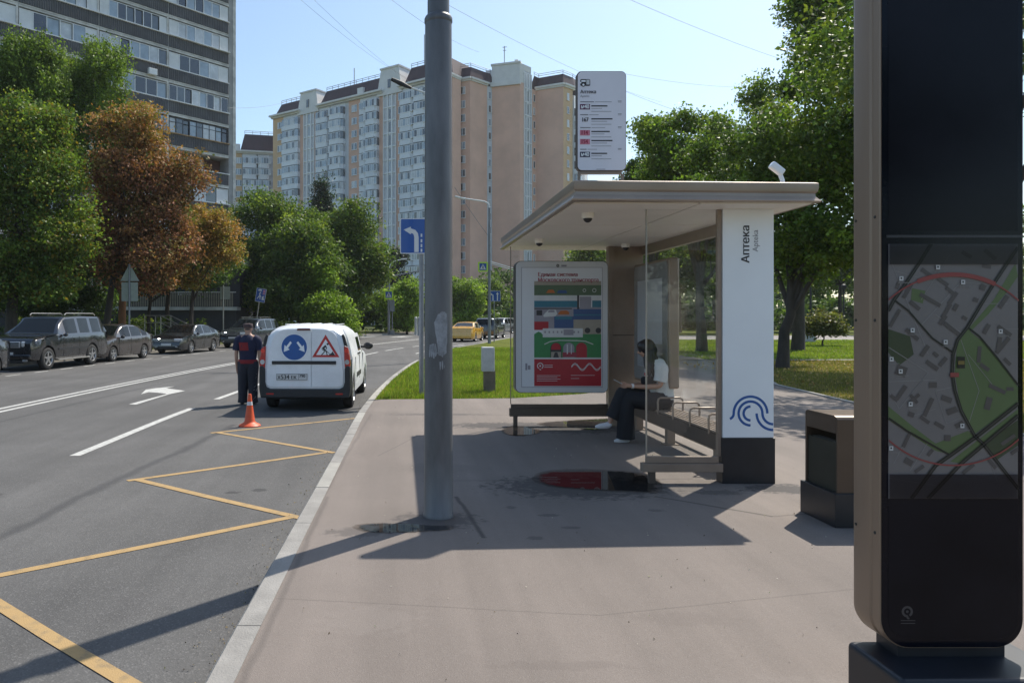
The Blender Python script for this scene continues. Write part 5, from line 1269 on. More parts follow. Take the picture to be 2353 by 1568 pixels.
for bi, (u0, u1) in enumerate(bays):
    mb = MB(); f.box(mb, u0-.14, u0+.02, -1.35, .02, -.1, 41); mb.build('dividing_wall', m_concp, tw)
    for si, zs_ in enumerate(SILL):
        if zs_-1.3 < .3: continue
        if zs_ > 41.5: continue
        # ribbed parapet, real folds
        mb = MB(); n_ = 34; vs = []
        for i in range(n_*2+1):
            u = u0+.06+(u1-u0-.10)*i/(n_*2); d = .05+(.075 if i % 2 else 0); vs += [f.pt(u,d,zs_-1.0), f.pt(u,d,zs_-.04)]
        mb.add(vs, [(2*i,2*i+2,2*i+3,2*i+1) for i in range(n_*2)]); f.box(mb, u0+.04, u1-.02, -.06, .04, zs_-1.0, zs_-.04)
        mb.build('balcony_parapet', m_ribs, tw)
        mb = MB(); f.box(mb, u0+.03, u1-.01, -1.3, .03, zs_-1.30, zs_-1.14); f.box(mb, u0+.03, u1-.01, -.2, .05, zs_-1.13, zs_-1.03); 
        mb.build('floor_slab', m_concp, tw)
        mb = MB(); f.box(mb, u0+.02, u1, -.10, rt.choice([.30,.26,.22,.14]), zs_-.05, zs_+.032); mb.build('sill', m_sill if si != 8 else mat('rusty_sill', (.33,.22,.12), .8, var=.3, scale=2), tw)
        openb = (bi == 0 and si == 9) or (bi == 1 and si == 9) or (bi == 4 and si == 4) or (bi == 2 and si == 7)
        dark = si in (8,) or (bi == 4 and si == 5) or (bi == 3 and si == 3)
        if openb:
            mb = MB(); f.box(mb, u0+.1, u1-.1, -1.34, -1.25, zs_-1.0, zs_+1.4); mb.build('loggia_wall', g_brown, tw)
            fr = MB()
            for a, b in ((u0+.6,u0+2.0),(u0+2.5,u0+4.2)): f.box(fr, a, b, -1.24, -1.2, zs_-.1, zs_+1.25)
            w1 = fr.build('window', m_wfr, tw)
            for a, b in ((u0+.66,u0+1.94),(u0+2.56,u0+3.3),(u0+3.36,u0+4.14)):
                mb = MB(); f.box(mb, a, b, -1.198, -1.19, zs_-.04, zs_+1.19); mb.build('pane', g_mid, w1)
            continue
        npn = 9 if dark else rt.choice([8,7,6,5]); h = 1.40; fm = m_dfr if dark else m_wfr
        a0, a1 = u0+.08, u1-.06; sp = (a1-a0)/npn
        fr = MB(); f.box(fr, a0, a1, -.06, -.005, zs_+.035, zs_+.09); f.box(fr, a0, a1, -.06, -.005, zs_+h-.05, zs_+h)
        for k in range(npn+1): f.box(fr, max(a0, a0+sp*k-.03), min(a1, a0+sp*k+.03), -.06, -.004, zs_+.09, zs_+h-.05)
        if dark: f.box(fr, a0, a1, -.06, -.006, zs_+h-.42, zs_+h-.38)
        w1 = fr.build('window', fm, tw); panew = rt.random() < .6
        bulk = not (zs_ > 9) 
        for k in range(npn):
            rr_ = rt.random(); 
            gm = g_blue if rr_ < .40 else g_curt if rr_ < .62 else g_mid if rr_ < .78 else g_dark
            if k in (0, npn-1) and panew and not dark: gm = m_slabw
            if bulk or (bi == 4 and zs_ < 20): continue
            mb = MB(); dk = rt.choice([0,0,0,.05,.10]); f.box(mb, a0+sp*k+.031, a0+sp*(k+1)-.031, -.045-dk, -.03-dk, zs_+.091, zs_+h-.051); mb.build('pane', gm, w1)
        mb = MB(); f.box(mb, a0, a1, -.30, -.28, zs_+.0, zs_+h); mb.build('curtain_back', g_dark, tw)
for (bu, z) in ((LN-.42-BW+.1, 32.45), (LN-.42-BW-1.6, 22.1), (LN-.42-BW*2-2.2,26.7)):
    mb = MB(); f.box(mb, bu-.4, bu+.35, .10, .42, z, z+.52); mb.build('air_conditioner', m_wfr, tw, bevel=.02)
mb = MB(); f.box(mb, 0, LN+.2, -.05, .0, -.1, 1.2); mb.build('plinth_wall', m_conc, tw)

# tan and white towers
m_tan = mat('tan_brick', (.68,.43,.33), .85, var=.10, scale=.22, bump=.15, bscale=3); m_tanl = mat('ochre_brick', (.62,.42,.25), .85, var=.1, scale=.22)
m_wht = mat('panel_white', (.72,.75,.80), .75, var=.08, scale=.3); m_gry = mat('panel_grey', (.54,.56,.60), .8, var=.08, scale=.3); m_roofm = mat('mansard_maroon', (.055,.028,.034), .65, var=.18, scale=.5, stretch=(3,3,.3)); m_corn = mat('cornice_stone', (.68,.67,.65), .8, var=.08, scale=.5)
m_rail = flat('roof_rail', (.25,.27,.30), .6, .3)
def winmesh(name, w_, h_, n_, gl, fm=None, d=.10, split=None):
    """a window of n_ lights in a projecting frame, 10-20 cm deep"""
    mb = MB(); mb.box(-w_/2, w_/2, -.06, .02, 0, h_, 0)
    sp = (w_-.08)/n_
    for k in range(n_): mb.box(-w_/2+.04+sp*k+.035, -w_/2+.04+sp*(k+1)-.035, -.068, -.055, .08, h_-.08, 1+(k % len(gl)))
    mb.box(-w_/2-.05, w_/2+.05, -.14, .0, -.07, -.002, 0)
    return mb.mesh(name, [fm or m_wfr]+gl)
WM = {}
for nm, w_, h_, n_ in (('win', 1.55, 1.5, 3), ('slim', .75, 1.5, 1), ('bal', 3.5, 1.45, 5), ('balr', 3.7, 1.5, 6), ('bals', 1.9, 1.45, 3), ('stair', .62, 2.3, 1)):
    WM[nm] = [winmesh(nm, w_, h_, n_, gl) for gl in ([g_mid,g_blue,g_mid],[g_curt,g_mid,g_blue],[g_blue,g_dark,g_curt],[g_mid,g_curt,g_blue,g_mid],[g_blue,g_blue,g_mid],[g_curt,g_curt,g_blue])]
def pw_(parent, fr, kind, u, d, z, name='window'):
    o = bpy.data.objects.new(name, rt.choice(WM[kind])); COL.objects.link(o); o.parent = parent
    q = Vector(fr.pt(u, d, z)); o.location = q-off(parent); o.rotation_euler = (0,0,fr.a); return o
ZC = 49.55; FLOORS = [ZC-2.55-2.8*k for k in range(17)]
def face(fr, u0, u1, z0, z1, m_, parent, name='wall', d0=-3., d1=0.):
    mb = MB(); fr.box(mb, u0, u1, d0, d1, z0, z1); return mb.build(name, m_, parent)
def tan_strip(par, fr, u0, u1, win=None, m_=None, zmin=8, d1=0., kind='win', z1=None):
    face(fr, u0, u1, -.3, z1 or ZC, m_ or m_tan, par, d1=d1)
    if win is not None:
        for z in FLOORS:
            if z > zmin and z < (z1 or ZC)-1.6: pw_(par, fr, kind, win, d1+.02, z)
def bal_bay(par, fr, u0, u1, kinds, zmin=8, rnd=False, d1=.9, z1=None):
    face(fr, u0, u1, -.3, z1 or ZC, m_wht, par, d1=0)
    w_ = u1-u0
    for z in FLOORS:
        if z < zmin or z > (z1 or ZC)-1.6: continue
        mb = MB()
        pts = [(u0+.05,0),(u0+.05,d1*.55),(u0+w_*.16,d1),(u1-w_*.16,d1),(u1-.05,d1*.55),(u1-.05,0)] if rnd else [(u0+.05,0),(u0+.05,d1*.8),(u0+.35,d1),(u1-.35,d1),(u1-.05,d1*.8),(u1-.05,0)]
        A = [fr.pt(u, d, z-1.12) for u, d in pts]; B = [fr.pt(u, d, z-.02) for u, d in pts]; n_ = len(pts)
        mb.add(A+B, [(i,i+1,n_+i+1,n_+i) for i in range(n_-1)]+[tuple(range(n_,2*n_)), tuple(range(n_))[::-1]]); mb.build('balcony_parapet', m_wht, par)
        # glazing with splayed ends
        sc = [(u, d-.10) for u, d in pts]
        A = [fr.pt(u, max(0,d), z-.02) for u, d in sc]; B = [fr.pt(u, max(0,d), z+1.58) for u, d in sc]
        mb = MB().add(A+B, [(i,i+1,n_+i+1,n_+i) for i in range(n_-1)]); mb.build('glazing', rt.choice([g_mid, g_blue, g_mid, g_curt]), par)
        pw_(par, fr, kinds, (u0+u1)/2, d1-.09, z)
def stair_bay(par, fr, u0, u1, zmin=8, z1=None, m_=None):
    face(fr, u0, u1, -.3, z1 or ZC, m_gry, par, d1=-.05)
    w_ = u1-u0
    mb = MB()
    for k in range(4): uu = u0+w_*k/3; fr.box(mb, max(u0,uu-.16), min(u1,uu+.16), -.05, .22, 6, (z1 or ZC)-.4)
    mb.build('white_rib', m_wfr, par)
    mb = MB()
    for z in FLOORS: fr.box(mb, u0, u1, -.05, .16, z+2.0, z+2.22)
    mb.build('cross_bar', m_wfr, par)
    for z in FLOORS:
        if z > zmin:
            pw_(par, fr, 'stair', (u0+u1)/2, .0, z-.5)
def cornice(par, fr, u0, u1, d=.5, z=None):
    z = z or ZC; mb = MB(); fr.box(mb, u0-.1, u1+.1, -2.9, d*.5, z+.01, z+.35); fr.box(mb, u0-.25, u1+.25, -2.9, d, z+.352, z+.75); mb.build('cornice', m_corn, par)
def mansard(par, fr, u0, u1, z=None, h=2.8, dp=-9.):
    z = (z or ZC)+.76; i = 1.1
    A = [fr.pt(u0,0,z),fr.pt(u1,0,z),fr.pt(u1,dp,z),fr.pt(u0,dp,z)]; B = [fr.pt(u0+i,-i,z+h),fr.pt(u1-i,-i,z+h),fr.pt(u1-i,dp,z+h),fr.pt(u0+i,dp,z+h)]
    MB().add(A+B, [(0,1,5,4),(1,2,6,5),(3,0,4,7),(4,5,6,7)]).build('mansard_roof', m_roofm, par)
    mb = MB(); 
    for zz2 in (.45,.85): mb.tube([fr.pt(u0+i,-i,z+h+zz2), fr.pt(u1-i,-i,z+h+zz2)], .06, 4)
    n_ = max(2, int((u1-u0)/2))
    for k in range(n_+1): uu = u0+i+(u1-u0-2*i)*k/n_; mb.tube([fr.pt(uu,-i,z+h-.1), fr.pt(uu,-i,z+h+.85)], .05, 4)
    mb.build('roof_railing', m_rail, par)
def attic(par, fr, u0, u1, z=None, h=4.6, slot=True):
    z = (z or ZC)-.6
    mb = MB(); i = .9
    A = [fr.pt(u0-.8,.35,z),fr.pt(u1+.8,.35,z),fr.pt(u1+.8,-7,z),fr.pt(u0-.8,-7,z)]; B = [fr.pt(u0+.2,.1,z+h),fr.pt(u1-.2,.1,z+h),fr.pt(u1-.2,-7,z+h),fr.pt(u0+.2,-7,z+h)]
    mb.add(A+B, [(0,1,5,4),(1,2,6,5),(2,3,7,6),(3,0,4,7),(4,5,6,7),(3,2,1,0)]); fr.box(mb, u0, u1, -6.8, .3, z+h+.01, z+h+.35)
    mb.build('attic_block', m_corn, par)
    if slot: mb = MB(); fr.box(mb, (u0+u1)/2-.35, (u0+u1)/2+.35, .0, .40, z+1.4, z+3.2); mb.build('attic_window', g_mid, par)
def xs(fr, x):    # parameter u on the facade seen at picture column x
    k = (x-925)/1700; return (k*fr.P.y-fr.P.x)/(fr.u.x-k*fr.u.y)
b1 = empty('apartment_building', (-12,167,0), 0, 'long white and tan apartment block with maroon roof left of the big pole', 'building')
P0 = Vector((-30.6,179.)); P1 = Vector((4.5,152.)); F1 = Fr(P0, P1-P0)
def U(x): return xs(F1, x)
face(F1, -1, (P1-P0).length+3, -.3, ZC, m_gry, b1, 'core', -13, -3.05)
tan_strip(b1, F1, U(627), U(651), (U(627)+U(651))/2+.6, m_tanl); bal_bay(b1, F1, U(651), U(689), 'bal'); tan_strip(b1, F1, U(689), U(698)); stair_bay(b1, F1, U(698), U(723)); tan_strip(b1, F1, U(723), U(729))
bal_bay(b1, F1, U(729), U(757), 'bals' if False else 'bal'); tan_strip(b1, F1, U(757), U(760), m_=m_gry); bal_bay(b1, F1, U(760), U(793), 'balr', rnd=True, d1=1.4); tan_strip(b1, F1, U(793), U(801), m_=m_gry)
tan_strip(b1, F1, U(801), U(827), (U(801)+U(827))/2); bal_bay(b1, F1, U(827), U(843), 'bals', d1=.5); bal_bay(b1, F1, U(843), U(871), 'balr', rnd=True, d1=1.2); tan_strip(b1, F1, U(871), U(881)); stair_bay(b1, F1, U(881), U(911)); tan_strip(b1, F1, U(911), U(920))
bal_bay(b1, F1, U(920), U(953), 'balr', rnd=True); bal_bay(b1, F1, U(953), U(985), 'bal', rnd=True, d1=1.3); tan_strip(b1, F1, U(985), U(1012), (U(985)+U(1012))/2); tan_strip(b1, F1, U(1012), U(1040))
for a, b in ((627,690),(733,880),(921,1040)): cornice(b1, F1, U(a), U(b), 1.2)
mansard(b1, F1, U(632), U(692)); mansard(b1, F1, U(735), U(878), h=3.2); mansard(b1, F1, U(928), U(1040), h=3.6)
attic(b1, F1, U(690), U(728), h=5.0); attic(b1, F1, U(874), U(918), h=5.6)
mb = MB()
for x, h in ((800,3.),(962,6.)): mb.tube([F1.pt(U(x),-2,ZC+3), F1.pt(U(x),-2,ZC+5.+h)], .10, 5)
mb.build('aerial', m_rail, b1)
mb = MB(); 
a = F1.pt(U(829),.1,ZC+1.3); F1.box(mb, U(822), U(835), -2, .2, ZC+.8, ZC+2.4); mb.build('dormer', m_corn, b1)
# right tower of blank tan end walls
b2 = empty('apartment_building', (20,153,0), 0, 'tan apartment tower with blank brick end walls right of the big pole', 'building')
def V2(x, Y): return Vector(((x-925)*Y/1700, Y))
pts = {'A':V2(1030,152.3),'B':V2(1080,150),'C':V2(1119,153.7),'D':V2(1130,154.5),'E':V2(1194,152.5),'F':V2(1203,153.2),'G':V2(1220,155.2),'H':V2(1232,156.8),'I':V2(1294,153.9),'J':V2(1319,156.6),'K':V2(1345,163)}
def seg(a, b): return Fr(pts[a], pts[b]-pts[a]), (pts[b]-pts[a]).length
fr, ln = seg('A','B'); tan_strip(b2, fr, 0, ln, ln*.62, z1=ZC); cornice(b2, fr, 0, ln)
fr, ln = seg('B','C'); face(fr, .003, ln, -.3, ZC, m_tan, b2); cornice(b2, fr, .3, ln)
fr, ln = seg('C','D'); tan_strip(b2, fr, 0, ln, ln*.5, m_gry, kind='slim', d1=-.02)
fr, ln = seg('D','E'); face(fr, 0, ln, -.3, ZC, m_tan, b2); fr.box(mb := MB(), -.3, ln+.2, -.2, .45, ZC+.01, ZC+.9); mb.build('cornice', m_corn, b2); fr.box(mb := MB(), 0, ln, -8, .1, ZC+.91, ZC+4.4); fr.box(mb, -.2, ln+.2, -8, .3, ZC+4.41, ZC+4.8); mb.build('attic_block', m_corn, b2)
fr.box(mb := MB(), -2.2, .6, -8, -4, ZC+.8, ZC+5.0); fr.box(mb, ln-1.2, ln-.5, -1.5, -.5, ZC+4.81, ZC+5.4); mb.build('roof_hut', m_corn, b2)
mb = MB(); mb.tube([fr.pt(2.2,-2,ZC+4.8), fr.pt(2.2,-2,ZC+9.0)], .09, 5); mb.tube([fr.pt(1.8,-2,ZC+8.8), fr.pt(2.7,-2,ZC+8.8)], .07, 5); mb.tube([fr.pt(1.9,-2,ZC+8.1), fr.pt(2.6,-2,ZC+8.1)], .07, 5); mb.build('aerial', m_rail, b2)
fr, ln = seg('E','F'); face(fr, .003, ln, -.3, ZC+.5, m_tan, b2); face(fr, .003, ln, ZC+.5, ZC+4.4, m_corn, b2, 'attic_block')
fr, ln = seg('F','G'); stair_bay(b2, fr, .003, ln, z1=ZC+3.2); face(fr, 0, ln, ZC+3.2, ZC+4.4, m_corn, b2, 'attic_block')
fr, ln = seg('G','H'); tan_strip(b2, fr, 0, ln, ln*.55, m_tan, kind='slim')
fr, ln = seg('H','I'); face(fr, 0, ln, -.3, ZC, m_tan, b2); cornice(b2, fr, 0, ln)
fr, ln = seg('I','J'); tan_strip(b2, fr, .003, ln-.6, ln*.42, m_tanl, kind='slim'); cornice(b2, fr, .3, ln)
fr, ln = seg('J','K'); bal_bay(b2, fr, 0, 3, 'bals', z1=ZC-1)
mb = MB(); mb.add([(v.x*1.02, v.y+2.4, z) for z in (-.3, ZC) for v in [pts[k] for k in 'ABCDEFGHIJK']]+[(24,185,-.3),(40,185,-.3)], []) 
def roofpoly(keys, inset, z, h, name):
    base = [pts[k] for k in keys]; back = [base[-1]+Vector((3,12)), base[0]+Vector((3,12))]
    P_ = base+back; c_ = sum(P_, Vector((0,0)))/len(P_); n_ = len(P_)
    A = [(q.x,q.y,z) for q in P_]; B = [(q.x+(c_.x-q.x)*inset, q.y+(c_.y-q.y)*inset*.9, z+h) for q in P_]
    MB().add(A+B, [(i,(i+1)%n_,n_+(i+1)%n_,n_+i) for i in range(n_)]+[tuple(range(n_,2*n_))]).build(name, m_roofm, b2)
    mb = MB()
    for zz2 in (.4,.8): mb.tube([(q[0],q[1],q[2]+zz2) for q in B[:len(base)]], .055, 4)
    for q in B[:len(base)]: mb.tube([q,(q[0],q[1],q[2]+.8)], .055, 4)
    mb.build('roof_railing', m_rail, b2)
roofpoly(['A','B','C','D'], .10, ZC+.76, 2.2, 'mansard_roof'); roofpoly(['G','H','I','J','K'], .10, ZC+.76, 2.1, 'mansard_roof')
core = [pts[k]+Vector((.6,3.2)) for k in 'ABCDEFGHIJK']+[Vector((45,180)), Vector((14,180))]
n_ = len(core); MB().add([(q.x,q.y,-.3) for q in core]+[(q.x,q.y,ZC-.1) for q in core], [(i,(i+1)%n_,n_+(i+1)%n_,n_+i) for i in range(n_)]+[tuple(range(n_,2*n_))]).build('core', m_gry, b2)
# smaller block at the far left
b3 = empty('apartment_building', (-38,186,0), 0, 'small distant ochre and white apartment block between the grey tower and the long block', 'building')
P0 = Vector((-42.5,184.)); P1 = Vector((-32.2,186.5)); F3 = Fr(P0, P1-P0); Z3 = 42.4
FLOORS_ = FLOORS; FLOORS = [Z3-2.5-2.8*k for k in range(14)]
def U3(x): return xs(F3, x)
tan_strip(b3, F3, U3(533), U3(556), U3(548), m_tanl, zmin=20, z1=Z3); bal_bay(b3, F3, U3(557), U3(590), 'bal', zmin=20, z1=Z3); bal_bay(b3, F3, U3(592), U3(618), 'balr', zmin=20, rnd=True, d1=1.3, z1=Z3); tan_strip(b3, F3, U3(618), U3(640), m_=m_gry, z1=Z3)
cornice(b3, F3, U3(533), U3(640), 1., Z3); mansard(b3, F3, U3(552), U3(645), Z3, 4.4); face(F3, U3(520), U3(552), Z3-1, Z3+2.6, m_corn, b3, 'attic_block', -8, -1); face(F3, U3(515), U3(640), -.3, Z3-.2, m_gry, b3, 'core', -13, -3.05)
FLOORS = FLOORS_
# low annex behind the left trees
an = empty('low_building', (-24,56,0), 0, 'low dark entrance building with a slatted balcony behind the parked cars', 'building')
m_anx = mat('annex_wall', (.05,.05,.055), .85, var=.25, scale=.8); m_slat = mat('slat_beige', (.26,.23,.18), .8, var=.2, scale=3)
FA = Fr((-36.5,52), (1,.06)); mb = MB(); FA.box(mb, 0, 24.5, -9, -1.6, 0, 5.6); FA.box(mb, 0, 24.5, -1.6, 0, 0, 2.15); mb.build('wall', m_anx, an)
mb = MB(); FA.box(mb, 0, 24.6, -1.6, .25, 2.16, 2.4); mb.build('balcony_slab', m_concp, an)
mb = MB(); FA.box(mb, 0, 24.9, -9, .35, 5.61, 5.95); mb.build('canopy', m_concp, an)
mb = MB(); FA.box(mb, 6.0, 14.9, .0, .04, 2.42, 3.35); mb.build('balcony_panel', m_anx, an)
slm = MB().box(-.05,.05,-.02,.02,0,1.0).mesh('balcony_slat', m_slat)
for k in range(58):
    o = link('balcony_slat', slm, an); o.location = Vector(FA.pt(15.0+.162*k, .02, 2.42))-off(an)
mb = MB(); FA.box(mb, 6, 24.5, -.03, .06, 3.43, 3.5); mb.build('handrail', m_concp, an)
for u, w_ in ((7.2,1.6),(10,2.2),(13,1.6),(16.5,2),(20,1.6)):
    fr_ = MB(); FA.box(fr_, u, u+w_, -1.62, -1.55, 3.3, 4.9); w1 = fr_.build('window', m_wfr, an)
    for k in range(2): mb = MB(); FA.box(mb, u+.06+k*w_/2, u+w_/2-.03+k*w_/2, -1.549, -1.53, 3.38, 4.82); mb.build('pane', rt.choice([g_blue, g_curt, g_mid]), w1)
mb = MB(); FA.box(mb, 13.4, 13.8, -.2, .2, 0, 5.6); FA.box(mb, 5.5, 6.1, -.2, .2, 0, 5.6); mb.build('column', m_concp, an)
# steps with a tubular handrail
st = empty('steps', (-13.6,41.5,0), 0, 'short concrete steps with tubular handrail beside the black saloon', 'steps')
for k in range(5): MB().box(-15.6-.0,-12.4-.35*k+.9,41.2,43.2,.12*k,.12*(k+1)).build('step', m_kerb, st)
hr = []
for y in (41.3, 43.1):
    MB().tube([(-14.4,y,.6),(-14.4,y,1.75),(-13.5,y,1.75),(-11.9,y,.95),(-11.9,y,0)], .03, 8).build('handrail', m_steel, st, smooth=True)
    MB().tube([(-14.4,y,1.35),(-13.5,y,1.35),(-11.9,y,.55)], .025, 8).build('handrail', m_steel, st, smooth=True)
    MB().tube([(-13.5,y,.5),(-13.5,y,1.75)], .025, 8).build('handrail', m_steel, st, smooth=True)

# ------------------------------------------------------------------ signs and lamp posts
m_post = mat('post_grey', (.22,.23,.25), .5, .4, var=.12, scale=5); m_sblue = mat('sign_blue', (.006,.070,.31), .4, var=.05, coat=.3); m_swhite = mat('sign_white', (.62,.62,.64), .4, var=.03); m_sback = mat('sign_back', (.30,.33,.29), .6, .1, var=.1, scale=6); m_lime = mat('sign_lime', (.50,.72,.03), .4, var=.03)
def post(par, x, y, z0, z1, r=.04, m_=None, top=None):
    return MB().tube([(x,y,z0),(top or (x,y,z1))], r, 12).build('post', m_ or m_post, par, smooth=True)
def board(par, cx, cy, cz, w_, h_, m_face=None, rr_=.03, face=-1, border=True, tilt=0):
    b = MB().prism(rrect(w_, h_, rr_, 4), (cx, cy, cz), (math.cos(tilt),0,math.sin(tilt)), (-math.sin(tilt),0,math.cos(tilt)), .012).build('sign_panel', m_swhite, par)
    p = Print((cx, cy-.0125, cz), (math.cos(tilt),0,math.sin(tilt)), (-math.sin(tilt),0,math.cos(tilt))); return b, p
x = at(968,905,16).x
s1 = empty('direction_sign', (x,16,0), 0, 'blue lane sign with white left-turn arrow, half hidden by the big pole', 'road sign')
post(s1, x, 16, -.02, 3.80, .052); b, p = board(s1, x+.0, 15.93, 3.41, .92, .76)
p.poly(rrect(.885,.725,.025,4),0,1)
def sp(X, Y): return ((1000+X*.2232)/1.1488-925)*15.92/1700-x, EYE-((600+Y*.2232)/1.1488-728)*15.92/1700-3.41
stem = [sp(443,292),sp(443,120),sp(436,80),sp(415,52),sp(372,38)]; p.line(stem, (.095), 1, 2); p.poly([sp(292,28),sp(377,-8),sp(377,84)],1,2.2)
for Y in (75,140,197,252): p.line([sp(502,Y),sp(502,Y+38)], .035, 1, 2)
p.line([(.26,-.34),(.26,.12)], .10, 1, 2); p.poly([(.26,.30),(.17,.12),(.35,.12)],1,2.2)
p.build('arrow_print', [m_sblue, m_swhite], b); MB().box(x-.03,x+.03,15.943,15.97,3.2,3.6).build('clamp', m_post, s1)
# backs of signs on the far side
x, Y = at(297,0,36).x, 36.
s2 = empty('warning_sign', (x,Y,0), 0, 'backs of a triangular and a square sign on one grey post among the trees', 'road sign'); post(s2, x, Y, 0, 4.25, .045)
MB().prism([(-.46,0),(.46,0),(.03,.80),(-.03,.80)], (x,Y+.06,3.42), (1,0,0), (0,0,1), .012).build('triangle_panel', m_sback, s2); MB().prism(rrect(.80,.92,.04), (x,Y+.06,2.90), (1,0,0), (0,0,1), .012).build('square_panel', m_sback, s2)
x, Y = at(513,0,47).x, 47.
s3 = empty('parking_sign', (x,Y,0), 0, 'grey back of a rectangular sign on a thin pale post behind the roof rack', 'road sign'); post(s3, x, Y, 0, 3.7, .04, m_steel); MB().prism(rrect(.62,.80,.04), (x+.1,Y+.06,3.2), (1,0,0), (0,0,1), .012).build('sign_panel', m_sback, s3)
# tilted residential zone sign
q0, q1 = at(583,790,50), at(599,665,50)
s4 = empty('zone_sign', (q0.x,50,0), 0, 'leaning blue pictogram sign with walking figures behind the man', 'road sign'); MB().tube([(q0.x,50,0),(q1.x,50,q1.z)], .04, 10).build('post', m_steel, s4, smooth=True)
tl = -R(9); c_ = at(599,678,49.9); b, p = board(s4, c_.x, 49.9, c_.z, .66, .92, tilt=tl); p.poly(rrect(.62,.88,.03,4),0,1)
p.line([(-.12,-.12),(-.05,-.02),(-.10,.10)],.07,1,2); p.poly(circ(-.06,.17,.05,10),1,2); p.line([(-.05,0),(.04,-.13)],.05,1,2.2); p.line([(-.11,-.1),(-.22,-.26)],.05,1,2.2); p.line([(-.05,-.1),(.0,-.28)],.05,1,2.4)
p.poly([(.10,-.30),(.27,-.30),(.2,-.12),(.25,-.02),(.1,-.08)],1,2); p.rect(-.22,.02,.28,.36,1,2); p.poly([(-.18,.36),(-.12,.41),(-.02,.41),(.0,.36)],1,2.2); p.rect(.12,.27,.20,.38,2,2); p.rect(.12,.27,.08,.17,2,2)
p.build('pictogram', [m_sblue, m_swhite, flat('sign_pink', (.5,.2,.3))], b)
def crossing(par, x, y, z, s=.95):
    b = MB().prism(rrect(s, s, .04), (x,y,z), (1,0,0), (0,0,1), .014).build('crossing_sign', m_lime, par)
    p = Print((x,y-.0145,z), (1,0,0), (0,0,1)); p.rect(-s*.36,s*.36,-s*.36,s*.36,0,1); p.poly([(-s*.32,-s*.28),(s*.32,-s*.28),(0,s*.31)],1,2)
    p.poly(circ(0,s*.17,s*.035,10),2,3); p.line([(0,s*.12),(-s*.01,-s*.04)],s*.07,2,3); p.line([(-s*.01,-s*.03),(-s*.10,-s*.2)],s*.05,2,3.2); p.line([(0,-s*.03),(s*.09,-s*.2)],s*.05,2,3.4); p.line([(0,s*.08),(s*.10,-s*.02)],s*.035,2,3.6)
    for k in range(4): p.rect(-s*.24+k*s*.13,-s*.17+k*s*.13,-s*.27,-s*.225,2,2.6)
    p.build('walking_figure', [m_sblue, m_swhite, m_ink], b)
# lamp post right of the pole
x, Y = at(1124,0,47).x, 47.
l1 = empty('street_lamp', (x,Y,0), 0, 'tall grey street lamp with curved arm and lime crossing sign right of the big pole', 'street lamp')
MB().tube([(x,Y,-.02),(x,Y,4),(x,Y,8.6)], [.105,.09,.065], 12).build('post', m_post, l1, smooth=True)
tp = at(1124,478,47); hd = at(1060,455,47)
MB().tube([(x,Y,8.55),(x-.05,Y,8.85),(x-.3,Y,9.0),(hd.x,Y,hd.z)], .045, 8).build('arm', m_wfr, l1, smooth=True); MB().obox((hd.x-.12,Y,hd.z+.02), .62,.24,.10, ry=R(14)).build('lamp_head', m_wfr, l1, bevel=.03)
q = at(1109,613,46.9); crossing(l1, q.x, 46.85, q.z, .62)
mb = MB(); a, b = at(1128,601,47), at(1186,618,47); mb.tube([a,b], .03, 6); a, b = at(1128,605,47), at(1186,623,47); mb.tube([a,b], .03, 6); mb.build('side_arm', m_wfr, l1)
# lamp post left, across the road
x, Y = at(893,0,71).x, 71.
l2 = empty('street_lamp', (x,Y,0), 0, 'pale street lamp with lime crossing sign on the far kerb left of the big pole', 'street lamp')
MB().tube([(x,Y,-.02),(x,Y,6.0)], .12, 12).build('post', m_post, l2, smooth=True)
pts_ = [at(893,650,Y), at(893,618,Y), at(897,606,Y), at(908,599,Y), at(922,596,Y)]; MB().tube(pts_, .05, 8).build('arm', m_wfr, l2, smooth=True); c_ = at(928,595,Y); MB().obox(c_, .55,.25,.12).build('lamp_head', m_wfr, l2, bevel=.03)
pts_ = [at(889,660,Y), at(892,640,Y), at(900,634,Y), at(985,618,Y)]; MB().tube(pts_, .06, 8).build('long_arm', m_post, l2, smooth=True)
q = at(893,677,Y); crossing(l2, q.x, 70.8, q.z, .85)
mb = MB(); q = at(901,720,Y); mb.tube([(q.x,Y,0),(q.x,Y,3.4)], .045, 8); mb.box(q.x-.22,q.x+.22,Y-.14,Y+.1,2.2,3.3); mb.box(q.x-.2,q.x+.2,Y-.2,Y+.2,0,.4); mb.build('signal_box', m_post, l2)
# blue lane sign far right
x, Y = at(1135,0,49.5).x, 49.5
s5 = empty('direction_sign', (x,Y,0), 0, 'small blue sign with a left arrow and a straight arrow beyond the lamp', 'road sign'); post(s5, x, Y, -.02, 3.5, .035); q = at(1137,680,Y-.06); b, p = board(s5, q.x, Y-.06, q.z, .72, .70); p.poly(rrect(.68,.66,.02,4),0,1)
p.line([(.16,-.30),(.16,.14)],.07,1,2); p.poly([(.16,.28),(.07,.12),(.25,.12)],1,2.2); p.line([(-.14,-.30),(-.14,.08),(-.24,.12)],.07,1,2); p.poly([(-.32,.12),(-.22,.04),(-.22,.21)],1,2.2); p.build('arrow_print', [m_sblue, m_swhite], b)
